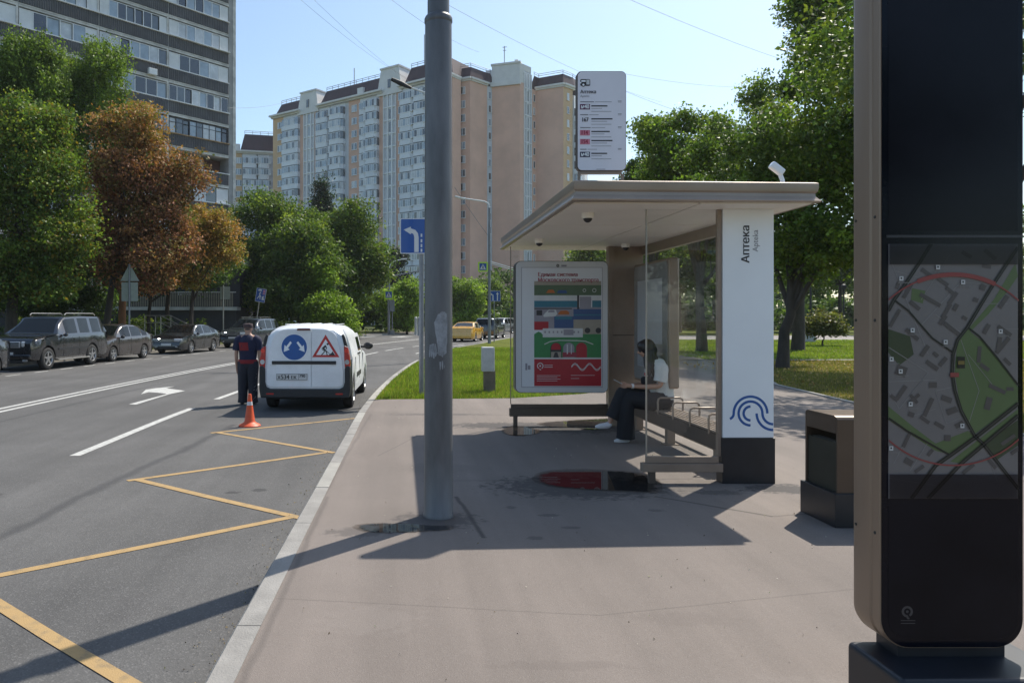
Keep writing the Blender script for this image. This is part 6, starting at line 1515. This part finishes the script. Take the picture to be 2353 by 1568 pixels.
# lamp hidden behind the big pole, its head showing left of it
x, Y = at(1006,0,30).x, 30.
l3 = empty('street_lamp', (x,Y,0), 0, 'dark lamp head on a long arm reaching out left of the big pole', 'street lamp')
MB().tube([(x,Y,-.02),(x,Y,9.9)], [.095,.06], 10).build('post', m_post, l3, smooth=True); MB().tube([(x,Y,9.85),at(990,218,Y),at(945,202,Y)], .035, 8).build('arm', m_wfr, l3, smooth=True)
a, b = at(945,203,Y), at(899,182,Y); MB().tube([a,(a+b)/2,b], [.05,.10,.07], 10).build('lamp_head', m_plast, l3, smooth=True)
x, Y = at(920,0,64).x, 64
for (px2, Y2, h, lab) in ((822,74,3.2,'thin post with a small lime sign in front of the maple'),):
    x = at(px2,0,Y2).x; o = empty('crossing_post', (x,Y2,0), 0, lab, 'road sign'); post(o, x, Y2, 0, h, .05); MB().prism(rrect(.7,.5,.03), (x-.1,Y2-.05,h-.3), (1,0,0), (0,0,1), .012).build('sign_panel', m_lime, o)
for (px2, Y2, lab) in ((962,66,'white bollard column at the far crossing, nearer the big pole'),(955,69,'white bollard column at the far crossing, left one')):
    x = at(px2,0,Y2).x; o = empty('bollard', (x,Y2,0), 0, lab, 'bollard'); MB().lathe([(.16,0),(.13,.1),(.12,1.5),(.14,1.6),(.05,1.7)], (x,Y2,0), 14).build('shaft', m_cab, o, smooth=True)
# park furniture on the right
x = at(2138/1.1488,0,52).x
for px2, Y2, lab in ((1862,52,'dark park lamp post beyond the shrub'),(1938,70,'distant dark park lamp post near the pylon edge')):
    x = at(px2,0,Y2).x; o = empty('park_lamp', (x,Y2,0), 0, lab, 'street lamp'); MB().tube([(x,Y2,0),(x,Y2,4.2)], .07, 8).build('post', m_plast, o, smooth=True); MB().lathe([(.1,4.2),(.25,4.5),(.2,4.7),(.02,4.8)], (x,Y2,0), 12).build('lamp_head', m_plast, o)
x = at(1855,0,50).x; o = empty('park_bin', (x,50,0), 0, 'small pale grey bin on the lawn beside the park lamp', 'litter bin'); MB().box(x-.4,x+.4,49.7,50.3,0,1.0).build('bin_body', m_cab, o, bevel=.03); MB().box(x-.44,x+.44,49.66,50.34,1.0,1.08).build('lid', m_post, o)

# overhead wires, each sagging a little between far supports
m_wire = flat('wire_grey', (.16,.17,.19), .7)
for i, (xa, ya, Ya, xb, yb_, Yb, lab) in enumerate(((600,-80,30,935,180,60,'overhead wire left of the pole, lower one'),(640,-80,30,960,200,60,'overhead wire left of the pole, upper one'),(860,-30,28,1100,120,50,'overhead wire crossing just behind the pole top'),(900,-60,25,1520,235,60,'long overhead wire running over the stop sign'),(1380,-30,25,2000,190,50,'overhead wire in the upper right sky'),(1436,170,40,1760,200,55,'faint wire right of the stop sign'),(1436,210,50,1700,290,70,'lower faint wire right of the stop sign'),(525,248,60,700,215,110,'wire between the grey tower and the tan block'),(1044,430,49,1120,540,47,'guy wires in front of the tan tower'))):
    a, b = at(xa,ya,Ya), at(xb,yb_,Yb); pts_ = []
    for k in range(13): t_ = k/12; q = a.lerp(b, t_); q.z -= (b-a).length*.012*4*t_*(1-t_); pts_.append(q)
    tag(MB().tube(pts_, (.008 if Ya < 45 else .012), 4).build('overhead_wire', m_wire), lab, 'wire', 'overhead wires')
# ------------------------------------------------------------------ foliage
def leafmat(name, trans=.34, rough=.5):
    m = bpy.data.materials.new(name); m.use_nodes = True; n = m.node_tree.nodes; l = m.node_tree.links; b = n['Principled BSDF']
    a = n.new('ShaderNodeAttribute'); a.attribute_name = 'leaf_colour'
    tc = n.new('ShaderNodeTexCoord'); t = n.new('ShaderNodeTexNoise'); t.inputs['Scale'].default_value = 1.3; t.inputs['Detail'].default_value = 3; l.new(tc.outputs['Object'], t.inputs['Vector'])
    r = n.new('ShaderNodeMapRange'); r.inputs[3].default_value = .7; r.inputs[4].default_value = 1.3; l.new(t.outputs['Fac'], r.inputs[0])
    mx = n.new('ShaderNodeMix'); mx.data_type = 'RGBA'; mx.blend_type = 'MULTIPLY'; mx.inputs[0].default_value = 1
    cb = n.new('ShaderNodeCombineColor')
    for k in range(3): l.new(r.outputs[0], cb.inputs[k])
    l.new(a.outputs['Color'], mx.inputs[6]); l.new(cb.outputs[0], mx.inputs[7])
    l.new(mx.outputs[2], b.inputs['Base Color']); b.inputs['Roughness'].default_value = rough; b.inputs['Specular IOR Level'].default_value = .2
    tr = n.new('ShaderNodeBsdfTranslucent'); g = n.new('ShaderNodeMix'); g.data_type = 'RGBA'; g.blend_type = 'MULTIPLY'; g.inputs[0].default_value = 1; g.inputs[7].default_value = (1.35,1.45,.6,1)
    l.new(mx.outputs[2], g.inputs[6]); l.new(g.outputs[2], tr.inputs[0])
    ms = n.new('ShaderNodeMixShader'); ms.inputs[0].default_value = trans; l.new(b.outputs[0], ms.inputs[1]); l.new(tr.outputs[0], ms.inputs[2]); l.new(ms.outputs[0], n['Material Output'].inputs[0])
    return m
m_leaf = leafmat('leaf'); m_leafd = leafmat('leaf_brown', .22, .6)
m_bark = mat('bark', (.055,.045,.038), .95, var=.35, scale=5, bump=.8, bscale=14, stretch=(1,1,.25)); m_birch = mat('birch_bark', (.30,.29,.27), .85, var=.55, scale=4, bump=.4, bscale=10, stretch=(1,1,3))
def leaves(name, cen, cols, size, parent, m_, aspect=.62, droop=.0):
    n = len(cen); size = np.broadcast_to(np.asarray(size, float), (n,))*rng.uniform(.6, 1.35, n)
    a = rng.normal(size=(n,3)); a[:,2] -= droop*2; a /= np.linalg.norm(a, axis=1)[:,None]
    nr = rng.normal(size=(n,3)); nr[:,2] += 1.5; b = np.cross(a, nr); b /= np.linalg.norm(b, axis=1)[:,None]
    s = size[:,None]; nrm = np.cross(a, b)
    v = np.empty((n,4,3)); v[:,0] = cen-a*s*.5; v[:,1] = cen+b*s*aspect*.5+nrm*s*.08; v[:,2] = cen+a*s*.5; v[:,3] = cen-b*s*aspect*.5+nrm*s*.08
    v = v.reshape(-1,3)-np.array(off(parent) if parent else (0,0,0))
    me = bpy.data.meshes.new(name); me.vertices.add(4*n); me.vertices.foreach_set('co', v.ravel().astype(np.float32))
    me.loops.add(4*n); me.loops.foreach_set('vertex_index', np.arange(4*n, dtype=np.int32)); me.polygons.add(n)
    me.polygons.foreach_set('loop_start', np.arange(0,4*n,4, dtype=np.int32)); me.polygons.foreach_set('loop_total', np.full(n,4,dtype=np.int32))
    me.materials.append(m_); me.update(calc_edges=True)
    at_ = me.color_attributes.new('leaf_colour', 'FLOAT_COLOR', 'POINT')
    c = np.ones((n,4,4), np.float32); c[:,:,:3] = np.clip(cols,0,1)[:,None,:]; at_.data.foreach_set('color', c.ravel())
    return link(name, me, parent)
def limbs(base, top, r0, cents, m_, parent, sub=5, wander=.12, rs=None):
    rs = rs or random.Random(1); mb = MB(); base = Vector(base); top = Vector(top); pts = []
    n_ = 6
    for i in range(n_+1):
        t = i/n_; q = base.lerp(top, t); q += Vector((rs.uniform(-1,1), rs.uniform(-1,1), 0))*wander*math.sin(t*math.pi)*.6; pts.append(q)
    mb.tube([pts[0]-Vector((0,0,.2))]+pts, [r0*1.35, r0*1.12]+[r0*(1-.55*i/n_) for i in range(1, n_+1)], 12)
    lb_ = MB()
    for c in cents:
        c = Vector(c); k = rs.randint(3, n_-1); s = pts[k]; r1 = r0*(1-.55*k/n_)*.62; mid = s.lerp(c, .45)+Vector((rs.uniform(-.3,.3), rs.uniform(-.3,.3), rs.uniform(.1,.5)))
        lb_.tube([s, mid, c], [r1, r1*.6, r1*.22], 7)
        for j in range(sub):
            t = rs.uniform(.3, 1); p0 = (s.lerp(mid, t/.5) if t < .5 else mid.lerp(c, (t-.5)*2)); L = rs.uniform(.6, 1.6)*(top-base).length*.14
            d = Vector((rs.uniform(-1,1), rs.uniform(-1,1), rs.uniform(-.2,1))).normalized(); p1 = p0+d*L; lb_.tube([p0, p0.lerp(p1,.5)+Vector((0,0,L*.08)), p1], [r1*.3, r1*.2, r1*.07], 5)
    t_ = mb.build('trunk', m_, parent, smooth=True); lb_.build('branches', m_, parent, smooth=True)
def pal(*cs): return np.array(cs)
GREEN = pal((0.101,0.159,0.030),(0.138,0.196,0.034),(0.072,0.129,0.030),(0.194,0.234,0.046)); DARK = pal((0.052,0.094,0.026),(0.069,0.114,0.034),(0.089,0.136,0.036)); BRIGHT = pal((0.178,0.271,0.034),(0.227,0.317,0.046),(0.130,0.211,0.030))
BROWN = pal((0.311,0.134,0.072),(0.387,0.174,0.087),(0.237,0.098,0.058),(0.411,0.220,0.093),(0.187,0.139,0.046)); MIXB = pal((0.389,0.211,0.067),(0.243,0.211,0.046),(0.146,0.181,0.038),(0.454,0.256,0.075)); BIRCH = pal((0.122,0.189,0.034),(0.163,0.234,0.046),(0.097,0.151,0.034))
def clumps(blobs, ncl, per, spread, flat_=.62, shell=.55, hang=0., gap=.25):
    """leaf centres gathered in clumps spread through ellipsoids, with gaps"""
    vol = np.array([b[1][0]*b[1][1]*b[1][2] for b in blobs])**.75; vol /= vol.sum(); C = []; own = []
    for bi, (c, r) in enumerate(blobs):
        k = max(4, int(ncl*vol[bi])); d = rng.normal(size=(k,3)); d /= np.linalg.norm(d, axis=1)[:,None]; rad = rng.uniform(shell, 1.05, k)[:,None]
        ph = bi*1.7; wob = 1+.20*np.sin(d[:,:1]*6+ph)+.17*np.sin(d[:,1:2]*8+2*ph)+.17*np.sin(d[:,2:]*9+ph)+.10*np.abs(rng.normal(size=(k,1))); C.append(np.array(c)+d*rad*wob*np.array(r)); own += [bi]*k
    C = np.vstack(C); n = len(C)
    w = rng.uniform(.3, 1.7, n); w /= w.sum(); cnt = rng.multinomial(ncl*per, w); idx = np.repeat(np.arange(n), cnt)
    sp = spread*rng.uniform(.6, 1.4, n)[idx][:,None]; q = rng.normal(size=(len(idx),3)); q /= np.maximum(1., np.linalg.norm(q, axis=1)/2.1)[:,None]; q[:,2] *= flat_
    if hang: q[:,2] = q[:,2]*1.6-np.abs(rng.normal(size=len(idx)))*hang; q[:,:2] *= .5
    return C[idx]+q*sp*.62, idx, n
def tree(name, label, base, trunk_top, r0, blobs, nleaf, size, palette, spread=.6, m_=None, bark=None, group=None, cat='tree', hang=0., per=55, shell=.5, cols2=None, droop=0., aspect=.62, branchy=None, flat_=.62):
    o = empty(name, base, 0, label, cat, group)
    if r0: limbs(base, trunk_top, r0, [b[0] for b in blobs][:branchy or 12], bark or m_bark, o, rs=random.Random(int(abs(base[0]*100))+3))
    bl2 = []
    for c_, r_ in blobs:
        c_ = np.array(c_); r_ = np.array(r_); bl2.append((c_, r_*.68))
        for q_ in range(7 if len(blobs) < 8 else 5):
            d_ = rng.normal(size=3); d_[2] = abs(d_[2])*.9-.25 if rng.random() < .8 else d_[2]; d_ /= np.linalg.norm(d_); bl2.append((c_+d_*r_*rng.uniform(.60,1.08), r_*rng.uniform(.22,.44)))
    blobs = bl2
    nleaf = int(nleaf*1.35); ncl = max(8, nleaf//per); size = size*.95; P, idx, n = clumps(blobs, ncl, per, spread, shell=shell, hang=hang, flat_=flat_)
    base_c = palette[rng.integers(0, len(palette), n)]*rng.uniform(.55, 1.45, (n,1)); cols = base_c[idx]*rng.uniform(.6, 1.45, (len(idx),1)); cols = .75*cols+.25*palette[rng.integers(0, len(palette), len(idx))]
    if cols2 is not None: cols = cols2(P, cols)
    keep = P[:,2] > base[2]+.15; leaves('crown', P[keep], cols[keep], size, o, m_ or m_leaf, droop=droop, aspect=aspect)
    return o
def B(x, y, rx, ry, Y, ds=1.): c = at(x, y, Y); return ((c.x, Y, c.z), (rx*Y/1700, rx*Y/1700*ds, ry*Y/1700))
def ground(x, Y): return ((x-925)*Y/1700, Y, 0.)
GL = 'trees behind the parked cars'
# left mass
tree('maple_tree', 'big green tree at the left edge of the picture, yellowing at its lower tips', ground(20,34), at(50,430,34), .28, [B(40,600,95,90,34),B(-40,470,110,120,34),B(90,440,90,110,34),B(30,320,110,90,34.5),B(150,540,60,90,33.5),B(110,660,80,50,34),B(-30,640,90,70,33)], 52000, .17, GREEN, .58, group=GL,
     cols2=lambda P, c: np.where((rng.random((len(P),1)) < .10), np.array([[.22,.16,.03]]), c))
tree('birch_tree', 'tall drooping birch rising behind the big green tree on the left', ground(150,43), at(150,430,43), .15, [B(70,190,75,80,42),B(10,160,70,70,42),B(60,290,80,90,41)], 26000, .17, BIRCH, .6, bark=m_birch, group=GL, hang=.9, droop=.6)
tree('birch_tree', 'birch with hanging green sprays in front of the grey tower', ground(225,45), at(215,470,45), .14, [B(215,180,75,65,45),B(160,240,70,90,45),B(260,270,62,80,45),B(200,340,90,90,45),B(230,120,35,30,45)], 30000, .17, BIRCH, .6, bark=m_birch, group=GL, hang=.9, droop=.6)
def brn(P, c):
    g = np.clip((P[:,2]-9.4)/3.2, 0, 1)[:,None]*(rng.random((len(P),1)) < .75); gg = MIXB[rng.integers(0,4,len(P))]; return np.where(rng.random((len(P),1)) < .08, np.array([[.10,.13,.03]]), c*(1-g)+gg*g)
tree('chestnut_tree', 'chestnut with reddish brown dried leaves in front of the tower', ground(235,38.5), at(285,480,38.5), .20, [B(300,300,75,60,38.5),B(290,400,95,80,38.5),B(370,400,75,80,38.5),B(300,510,95,70,38.5),B(395,490,55,80,38.5),B(360,590,95,55,38.5),B(250,600,50,60,38.5),B(420,560,35,60,38.5),B(350,650,60,28,38)], 46000, .17, BROWN, .52, m_leafd, group=GL, cols2=brn)
tree('chestnut_tree', 'smaller chestnut with yellow-brown leaves beside the green trees', ground(437,44), at(445,600,44), .16, [B(480,520,55,38,44),B(500,580,45,45,44),B(445,570,45,60,44),B(430,640,40,28,44),B(505,530,38,35,44)], 17000, .17, MIXB, .5, m_leafd, group=GL)
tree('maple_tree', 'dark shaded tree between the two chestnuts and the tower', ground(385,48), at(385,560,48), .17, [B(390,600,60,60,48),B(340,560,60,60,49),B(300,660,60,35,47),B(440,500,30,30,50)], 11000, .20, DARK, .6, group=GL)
tree('pine_tree', 'thick orange-brown bare trunk behind the triangular sign', ground(283,40.5), at(278,560,40.5), .24, [B(270,560,60,45,40.5),B(240,620,45,25,41)], 5000, .2, DARK, .6, bark=mat('pine_bark', (.22,.10,.045), .9, var=.35, scale=4, bump=.6, bscale=12, stretch=(1,1,.3)), group=GL)
tree('lime_tree', 'dark undergrowth tree between the chestnuts in front of the entrance building', ground(340,46), at(345,600,46), .14, [B(330,630,60,40,46),B(410,610,45,45,47),B(470,640,40,32,48),B(290,610,45,40,46),B(520,610,30,40,50)], 14000, .19, DARK, .55, group=GL)
for x, Y, t in ((180,41,(170,620)),(120,37,(128,560)),(75,36,(70,600)),(440,46,(455,620)),(205,39,(215,600))):
    pass
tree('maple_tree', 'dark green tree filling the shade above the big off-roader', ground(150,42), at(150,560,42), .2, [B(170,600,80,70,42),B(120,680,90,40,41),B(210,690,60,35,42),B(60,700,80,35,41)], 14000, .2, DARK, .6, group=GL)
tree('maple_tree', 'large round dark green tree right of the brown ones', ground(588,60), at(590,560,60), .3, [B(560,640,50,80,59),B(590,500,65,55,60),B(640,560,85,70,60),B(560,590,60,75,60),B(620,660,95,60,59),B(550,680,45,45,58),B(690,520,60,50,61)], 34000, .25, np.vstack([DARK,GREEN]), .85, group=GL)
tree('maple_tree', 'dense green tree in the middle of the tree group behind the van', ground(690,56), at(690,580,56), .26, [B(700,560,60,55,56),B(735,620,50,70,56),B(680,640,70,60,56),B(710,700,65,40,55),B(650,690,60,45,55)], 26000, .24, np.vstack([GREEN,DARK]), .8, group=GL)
tree('maple_tree', 'round maple with pale upper leaves ending the tree group on the right', ground(815,64), at(815,600,64), .26, [B(815,530,65,60,64),B(775,580,45,60,64),B(845,600,48,65,64),B(815,640,65,50,64),B(800,690,50,30,63)], 26000, .26, np.vstack([GREEN,GREEN,DARK]), .85, group=GL)
tree('bush', 'bright green bush reaching down to the kerb above the van roof', ground(755,53), at(755,700,53), .08, [B(760,700,45,40,53),B(790,730,26,35,53),B(735,735,40,25,53),B(745,645,24,45,54),B(790,755,20,15,52.5)], 12000, .2, BRIGHT, .55, cat='bush')
tree('poplar_tree', 'narrow dark poplar standing up between the green trees', ground(742,95), at(742,430,95), .25, [B(744,450,11,34,95),B(738,490,17,40,95),B(748,500,17,40,95),B(742,560,22,60,95)], 9000, .32, pal((.022,.042,.022),(.03,.05,.025)), .8)
tree('spruce_tree', 'dark bluish conifer in front of the tan building left of the lane sign', ground(905,110), at(905,600,110), .2, [B(905,600,26,30,110),B(915,660,40,40,110),B(890,640,26,40,110)], 6000, .4, pal((.022,.036,.028),(.03,.045,.032)), .9)
tree('lilac_tree', 'fresh green small tree left of the lane sign post', ground(935,77), at(935,690,77), .12, [B(935,665,26,25,77),B(912,700,30,40,77),B(945,705,22,36,77),B(890,700,24,30,76),B(925,740,30,18,77)], 13000, .26, BRIGHT, .7)
tree('lilac_tree', 'bright green tree just right of the big pole behind the taxi', ground(1075,88), at(1075,700,88), .14, [B(1070,670,34,26,88),B(1090,700,30,38,88),B(1050,700,28,40,88),B(1020,690,28,45,88),B(1075,735,40,15,88)], 14000, .28, BRIGHT, .7)
tree('lime_tree', 'pale green tree behind the lamp post and the blue sign', ground(1120,100), at(1120,700,100), .14, [B(1120,670,24,30,100),B(1110,720,26,25,100),B(1145,700,18,30,101)], 8000, .32, GREEN, .8)
tree('spruce_tree', 'small dark tree standing by the pale wall beyond the silver car', ground(1155,115), at(1155,715,115), .1, [B(1155,712,17,18,115),B(1158,735,17,14,115)], 2600, .4, pal((.02,.03,.03),(.028,.04,.034)), .8)
# right side park trees
def wall_of(xs_, ys_, Y, r, n, label, pal_, name='lime_tree', tr=.2, size=.3):
    c = sum(xs_)/len(xs_); tree(name, label, ground(c,Y), at(c,min(ys_)+20,Y), tr, [B(x,y,r,r*.9,Y+rng.uniform(-1,1)) for x, y in zip(xs_, ys_)], n, size, pal_, .85)
tree('lime_tree', 'tall leafy tree leaning beside the pavement right of the shelter column', ground(1797,24.3), at(1822,600,24.3), .20, [B(1850,520,110,90,24),B(1930,420,120,110,23.5),B(1800,420,100,80,24.5),B(1900,280,110,110,24),B(1990,180,110,120,23),B(1960,560,100,80,22.5),B(1830,610,80,50,24.5),B(1700,450,90,70,26),B(2050,350,130,150,23),B(1740,340,70,60,25.5)], 46000, .145, np.vstack([GREEN,BRIGHT,GREEN,DARK]), .46, branchy=10)
tree('lime_tree', 'tall park tree whose branches rise highest toward the top right corner', ground(1832,37), at(1850,480,37), .30, [B(1880,120,80,90,33),B(1850,30,60,60,33),B(1780,290,60,60,33),B(1740,230,45,55,33),B(1900,10,90,80,33),B(1680,330,60,50,33),B(1620,370,60,45,33),B(1830,200,60,60,33),B(1850,400,110,90,34)], 34000, .16, np.vstack([GREEN,BRIGHT,DARK]), .55, branchy=9)
tree('lime_tree', 'broad park tree rising left of the camera on the shelter roof', ground(1612,36), at(1600,520,36), .26, [B(1600,400,90,50,36),B(1560,350,60,45,36),B(1500,310,34,40,36),B(1510,380,50,40,36),B(1660,380,80,60,37),B(1580,290,35,30,36),B(1640,300,50,40,36),B(1620,520,100,80,37),B(1700,600,90,70,37)], 34000, .17, np.vstack([GREEN,BRIGHT]), .5, branchy=9)
tree('lime_tree', 'slender tree with airy branches right behind the stop sign', ground(1500,42), at(1500,500,42), .2, [B(1505,290,32,22,42),B(1500,340,25,30,42),B(1470,390,30,20,42),B(1540,400,50,30,42),B(1490,460,50,50,42),B(1440,430,30,25,42)], 12000, .19, GREEN, .5, branchy=6)
tree('maple_tree', 'darker tree seen through the glass above the poster', ground(1430,62), at(1430,620,62), .2, [B(1430,570,50,40,62),B(1390,610,60,45,62),B(1480,560,60,60,62),B(1350,580,30,22,62)], 15000, .26, GREEN, .8)
for k, (x, Y, h, lab) in enumerate(((1700,75,150,'distant park tree behind the shelter glass, left one'),(1560,80,140,'distant park tree behind the far shelter column'),(1820,85,160,'distant park tree beyond the near trunk'),(1930,80,150,'distant park tree at the pylon edge'),(2080,70,180,'distant park tree hidden mostly by the pylon'),(1400,95,110,'distant tree low above the poster'),(2250,60,220,'park tree behind the pylon'),(1640,98,150,'farther park tree in the middle'))):
    tree('lime_tree', lab, ground(x,Y), at(x,600,Y), .25, [B(x+rng.uniform(-20,20)+dx, 728-h*q, 62, 48, Y+rng.uniform(-3,3)) for dx, q in ((-45,.5),(45,.55),(0,.9),(-30,1.05),(35,1.0))], 8000, .36, np.vstack([DARK,GREEN]), 1.0, group='distant park trees')
tree('bush', 'many-stemmed round shrub on the sunny lawn', ground(1890,43), at(1890,760,43), .05, [B(1890,745,34,20,43),B(1870,755,22,14,43),B(1912,755,22,15,43)], 5200, .17, pal((.11,.12,.04),(.15,.14,.05),(.08,.10,.03)), .45, cat='bush', branchy=3)
tree('lime_tree', 'park tree right behind the pylon that dapples the pavement with shade', (13.0,16.2,0), (12.2,16,6.0), .22, [((11.4,15.0,7.6),(1.9,1.9,1.6)),((13.2,17.0,8.6),(2.3,2.2,1.9)),((10.9,17.6,7.6),(1.5,1.9,1.4)),((10.0,14.4,6.4),(.9,1.3,.9)),((13.5,14.2,7.0),(2.2,1.9,1.8)),((12.0,13.0,8.0),(1.6,1.4,1.3))], 15000, .15, np.vstack([GREEN,DARK]), .5, branchy=6)
# distant belts of trees that close the view
def belt(xs0, xs1, Y, y0, y1, n, label):
    bl = [B(x, rng.uniform(y0, y1), 55, 30, Y+rng.uniform(-6,6)) for x in np.arange(xs0, xs1, 42)]; P, idx, m_ = clumps(bl, n//60, 60, 1.6)
    cols = DARK[rng.integers(0,3,m_)][idx]*rng.uniform(.7,1.35,(len(idx),1)); P = P[P[:,2] > 0]; cols = cols[:len(P)]
    o = leaves('far_trees', P, cols, .7, None, m_leaf); tag(o, label, 'trees', kind='stuff')
belt(1190, 2500, 125, 640, 730, 26000, 'mass of distant trees closing the park on the right')
belt(1190, 2500, 100, 705, 738, 22000, 'low distant bushes closing the park on the right')
belt(880, 1200, 140, 700, 735, 7000, 'mass of distant trees at the end of the road')
belt(-200, 900, 85, 690, 735, 20000, 'mass of dark trees closing the yard on the left')
belt(-300, 560, 62, 640, 730, 14000, 'dark mass of shrubs behind the low building')
# the street goes on behind the camera: trees that the glass mirrors
tree('lime_tree', 'dark street tree standing behind the camera, opposite the shelter', (9,-20,0), (9,-20,7), .25, [((7+3*k, -20+rng.uniform(-2,2), 5+2.5*(k%2)), (3.2,2.6,3.2)) for k in range(4)], 9000, .5, DARK, 1.2)
# dark hedge of undergrowth right behind the parked cars
def hedge(x0, x1, Y, h, n, label):
    bl = [((x, Y+rng.uniform(-.6,.6), h*.5), (1.0,.8,h*.6)) for x in np.arange(x0, x1, 1.1)]; o = empty('hedge', ((x0+x1)/2,Y,0), 0, label, 'hedge')
    P, idx, m_ = clumps(bl, n//50, 50, .4); cols = np.vstack([DARK,GREEN])[rng.integers(0,7,m_)][idx]*rng.uniform(.6,1.3,(len(idx),1)); k = P[:,2] > 0; leaves('foliage', P[k], cols[k], .16, o, m_leaf)
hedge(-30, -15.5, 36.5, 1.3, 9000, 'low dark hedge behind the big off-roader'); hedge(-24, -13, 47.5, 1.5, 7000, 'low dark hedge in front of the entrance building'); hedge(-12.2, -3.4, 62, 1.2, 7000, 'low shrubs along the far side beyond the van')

# grass blades near the pavement edge, and along the park lawn
def blades(name, inside, box_, n, h, cols_, label, hv=.5, wd=.012):
    x = rng.uniform(box_[0], box_[1], n); y = box_[2]+(box_[3]-box_[2])*rng.random(n)**1.35; k = np.array([inside(a, b) for a, b in zip(x, y)]); x, y = x[k], y[k]; n = len(x)
    hh = h*rng.uniform(1-hv, 1+hv, n); a = rng.uniform(0, 2*np.pi, n); lx, ly = rng.normal(size=(2,n))*.35*hh; w_ = wd*(.6+y/22)
    v = np.empty((n,3,3)); v[:,0] = np.c_[x-np.cos(a)*w_/2, y-np.sin(a)*w_/2, np.full(n,-.01)]; v[:,1] = np.c_[x+np.cos(a)*w_/2, y+np.sin(a)*w_/2, np.full(n,-.01)]; v[:,2] = np.c_[x+lx, y+ly, hh]
    me = bpy.data.meshes.new(name); me.vertices.add(3*n); me.vertices.foreach_set('co', v.ravel().astype(np.float32)); me.loops.add(3*n); me.loops.foreach_set('vertex_index', np.arange(3*n, dtype=np.int32)); me.polygons.add(n)
    me.polygons.foreach_set('loop_start', np.arange(0,3*n,3,dtype=np.int32)); me.polygons.foreach_set('loop_total', np.full(n,3,dtype=np.int32)); me.materials.append(m_leaf); me.update(calc_edges=True)
    at_ = me.color_attributes.new('leaf_colour','FLOAT_COLOR','POINT'); pat = (np.sin(x*1.7+y*.6)+np.sin(y*1.1-x*.8))*.25+.5; c0 = cols_[rng.integers(0,len(cols_),n)]*rng.uniform(.7,1.3,(n,1))*(.8+.4*pat[:,None])
    c = np.ones((n,3,4),np.float32); c[:,:,:3] = np.clip(c0,0,1)[:,None,:]; at_.data.foreach_set('color', c.ravel()); return tag(link(name, me), label, 'grass', kind='stuff')
KYs = np.array([p.y for p in koff(.19)]); KXs = np.array([p.x for p in koff(.19)])
def kx_(y): return np.interp(y, KYs, KXs)
def edge_y(x): return np.interp(x, [-2,.6,2.3,3.9,4.9,6.3,8.6], [15.08,15.14,15.27,16.12,17.1,19.6,25.5])
blades('grass', lambda a, b: a > kx_(b) and b > edge_y(a), (-.6, 8.2, 15.0, 40), 130000, .065, pal((.17,.26,.03),(.22,.30,.045),(.12,.20,.025),(.27,.26,.07)), 'sunlit grass between the kerb and the pavement behind the shelter')
def rb(y): return np.interp(y, [10,14.5,18.1,24.2,28.6], [8.8,8.8,9.2,11.35,13.2])
blades('grass', lambda a, b: a > rb(b), (8.8, 24, 10, 28.5), 90000, .05, pal((.16,.17,.03),(.22,.19,.05),(.12,.15,.025),(.30,.24,.09)), 'dry patchy grass under the park trees')
blades('grass', lambda a, b: True, (12, 42, 29.4, 54), 60000, .06, pal((.17,.25,.03),(.23,.28,.05)), 'sunlit lawn around the many-stemmed shrub', wd=.02)
# fallen leaves under the trees and bits of litter on the pavement
n = 900; x = rng.uniform(9.5, 22, n); y = rng.uniform(17, 28.5, n); P = np.c_[x, y, np.full(n,.04)]; o = leaves('fallen_leaves', P, pal((.45,.33,.14),(.36,.22,.08))[rng.integers(0,2,n)], .09, None, m_leafd); tag(o, 'scattered dry leaves lying on the park grass', 'leaves', kind='stuff')
n = 420; x = rng.uniform(-.6, 4.5, n); y = rng.uniform(2.6, 14, n); P = np.c_[x, y, np.full(n,.006)]; o = leaves('pavement_grit', P, pal((.5,.47,.42),(.07,.06,.05),(.2,.15,.1))[rng.integers(0,3,n)], .012, None, m_leafd); tag(o, 'grit and tiny litter scattered over the pavement', 'grit', kind='stuff')
n = 2200; x = rng.uniform(-5, -1.0, n)*0+np.interp(rng.random(n), [0,1], [0,1]); yy = rng.uniform(3, 40, n); d_ = -np.abs(rng.normal(size=n))*.12-.02; xx = np.interp(yy, [p.y for p in koff(0)], [p.x for p in koff(0)])+d_; P = np.c_[xx, yy, np.full(n,ZR+.008)]
o = leaves('gutter_grit', P, pal((.25,.23,.2),(.05,.045,.04),(.3,.22,.12))[rng.integers(0,3,n)], .014, None, m_leafd); tag(o, 'grit and dust gathered in the gutter beside the kerb', 'grit', kind='stuff')

# ------------------------------------------------------------------ light summer haze
hz = MB().box(-260, 260, -60, 420, -1.3, 70).build('haze', [], None); hz['kind'] = 'stuff'
mh = bpy.data.materials.new('haze_air'); mh.use_nodes = True; n_ = mh.node_tree.nodes; n_.remove(n_['Principled BSDF']); pv = n_.new('ShaderNodeVolumePrincipled'); pv.inputs['Color'].default_value = (.86,.92,1,1); pv.inputs['Density'].default_value = HAZE; pv.inputs['Anisotropy'].default_value = .3
mh.node_tree.links.new(pv.outputs[0], n_['Material Output'].inputs['Volume']); hz.data.materials.append(mh)
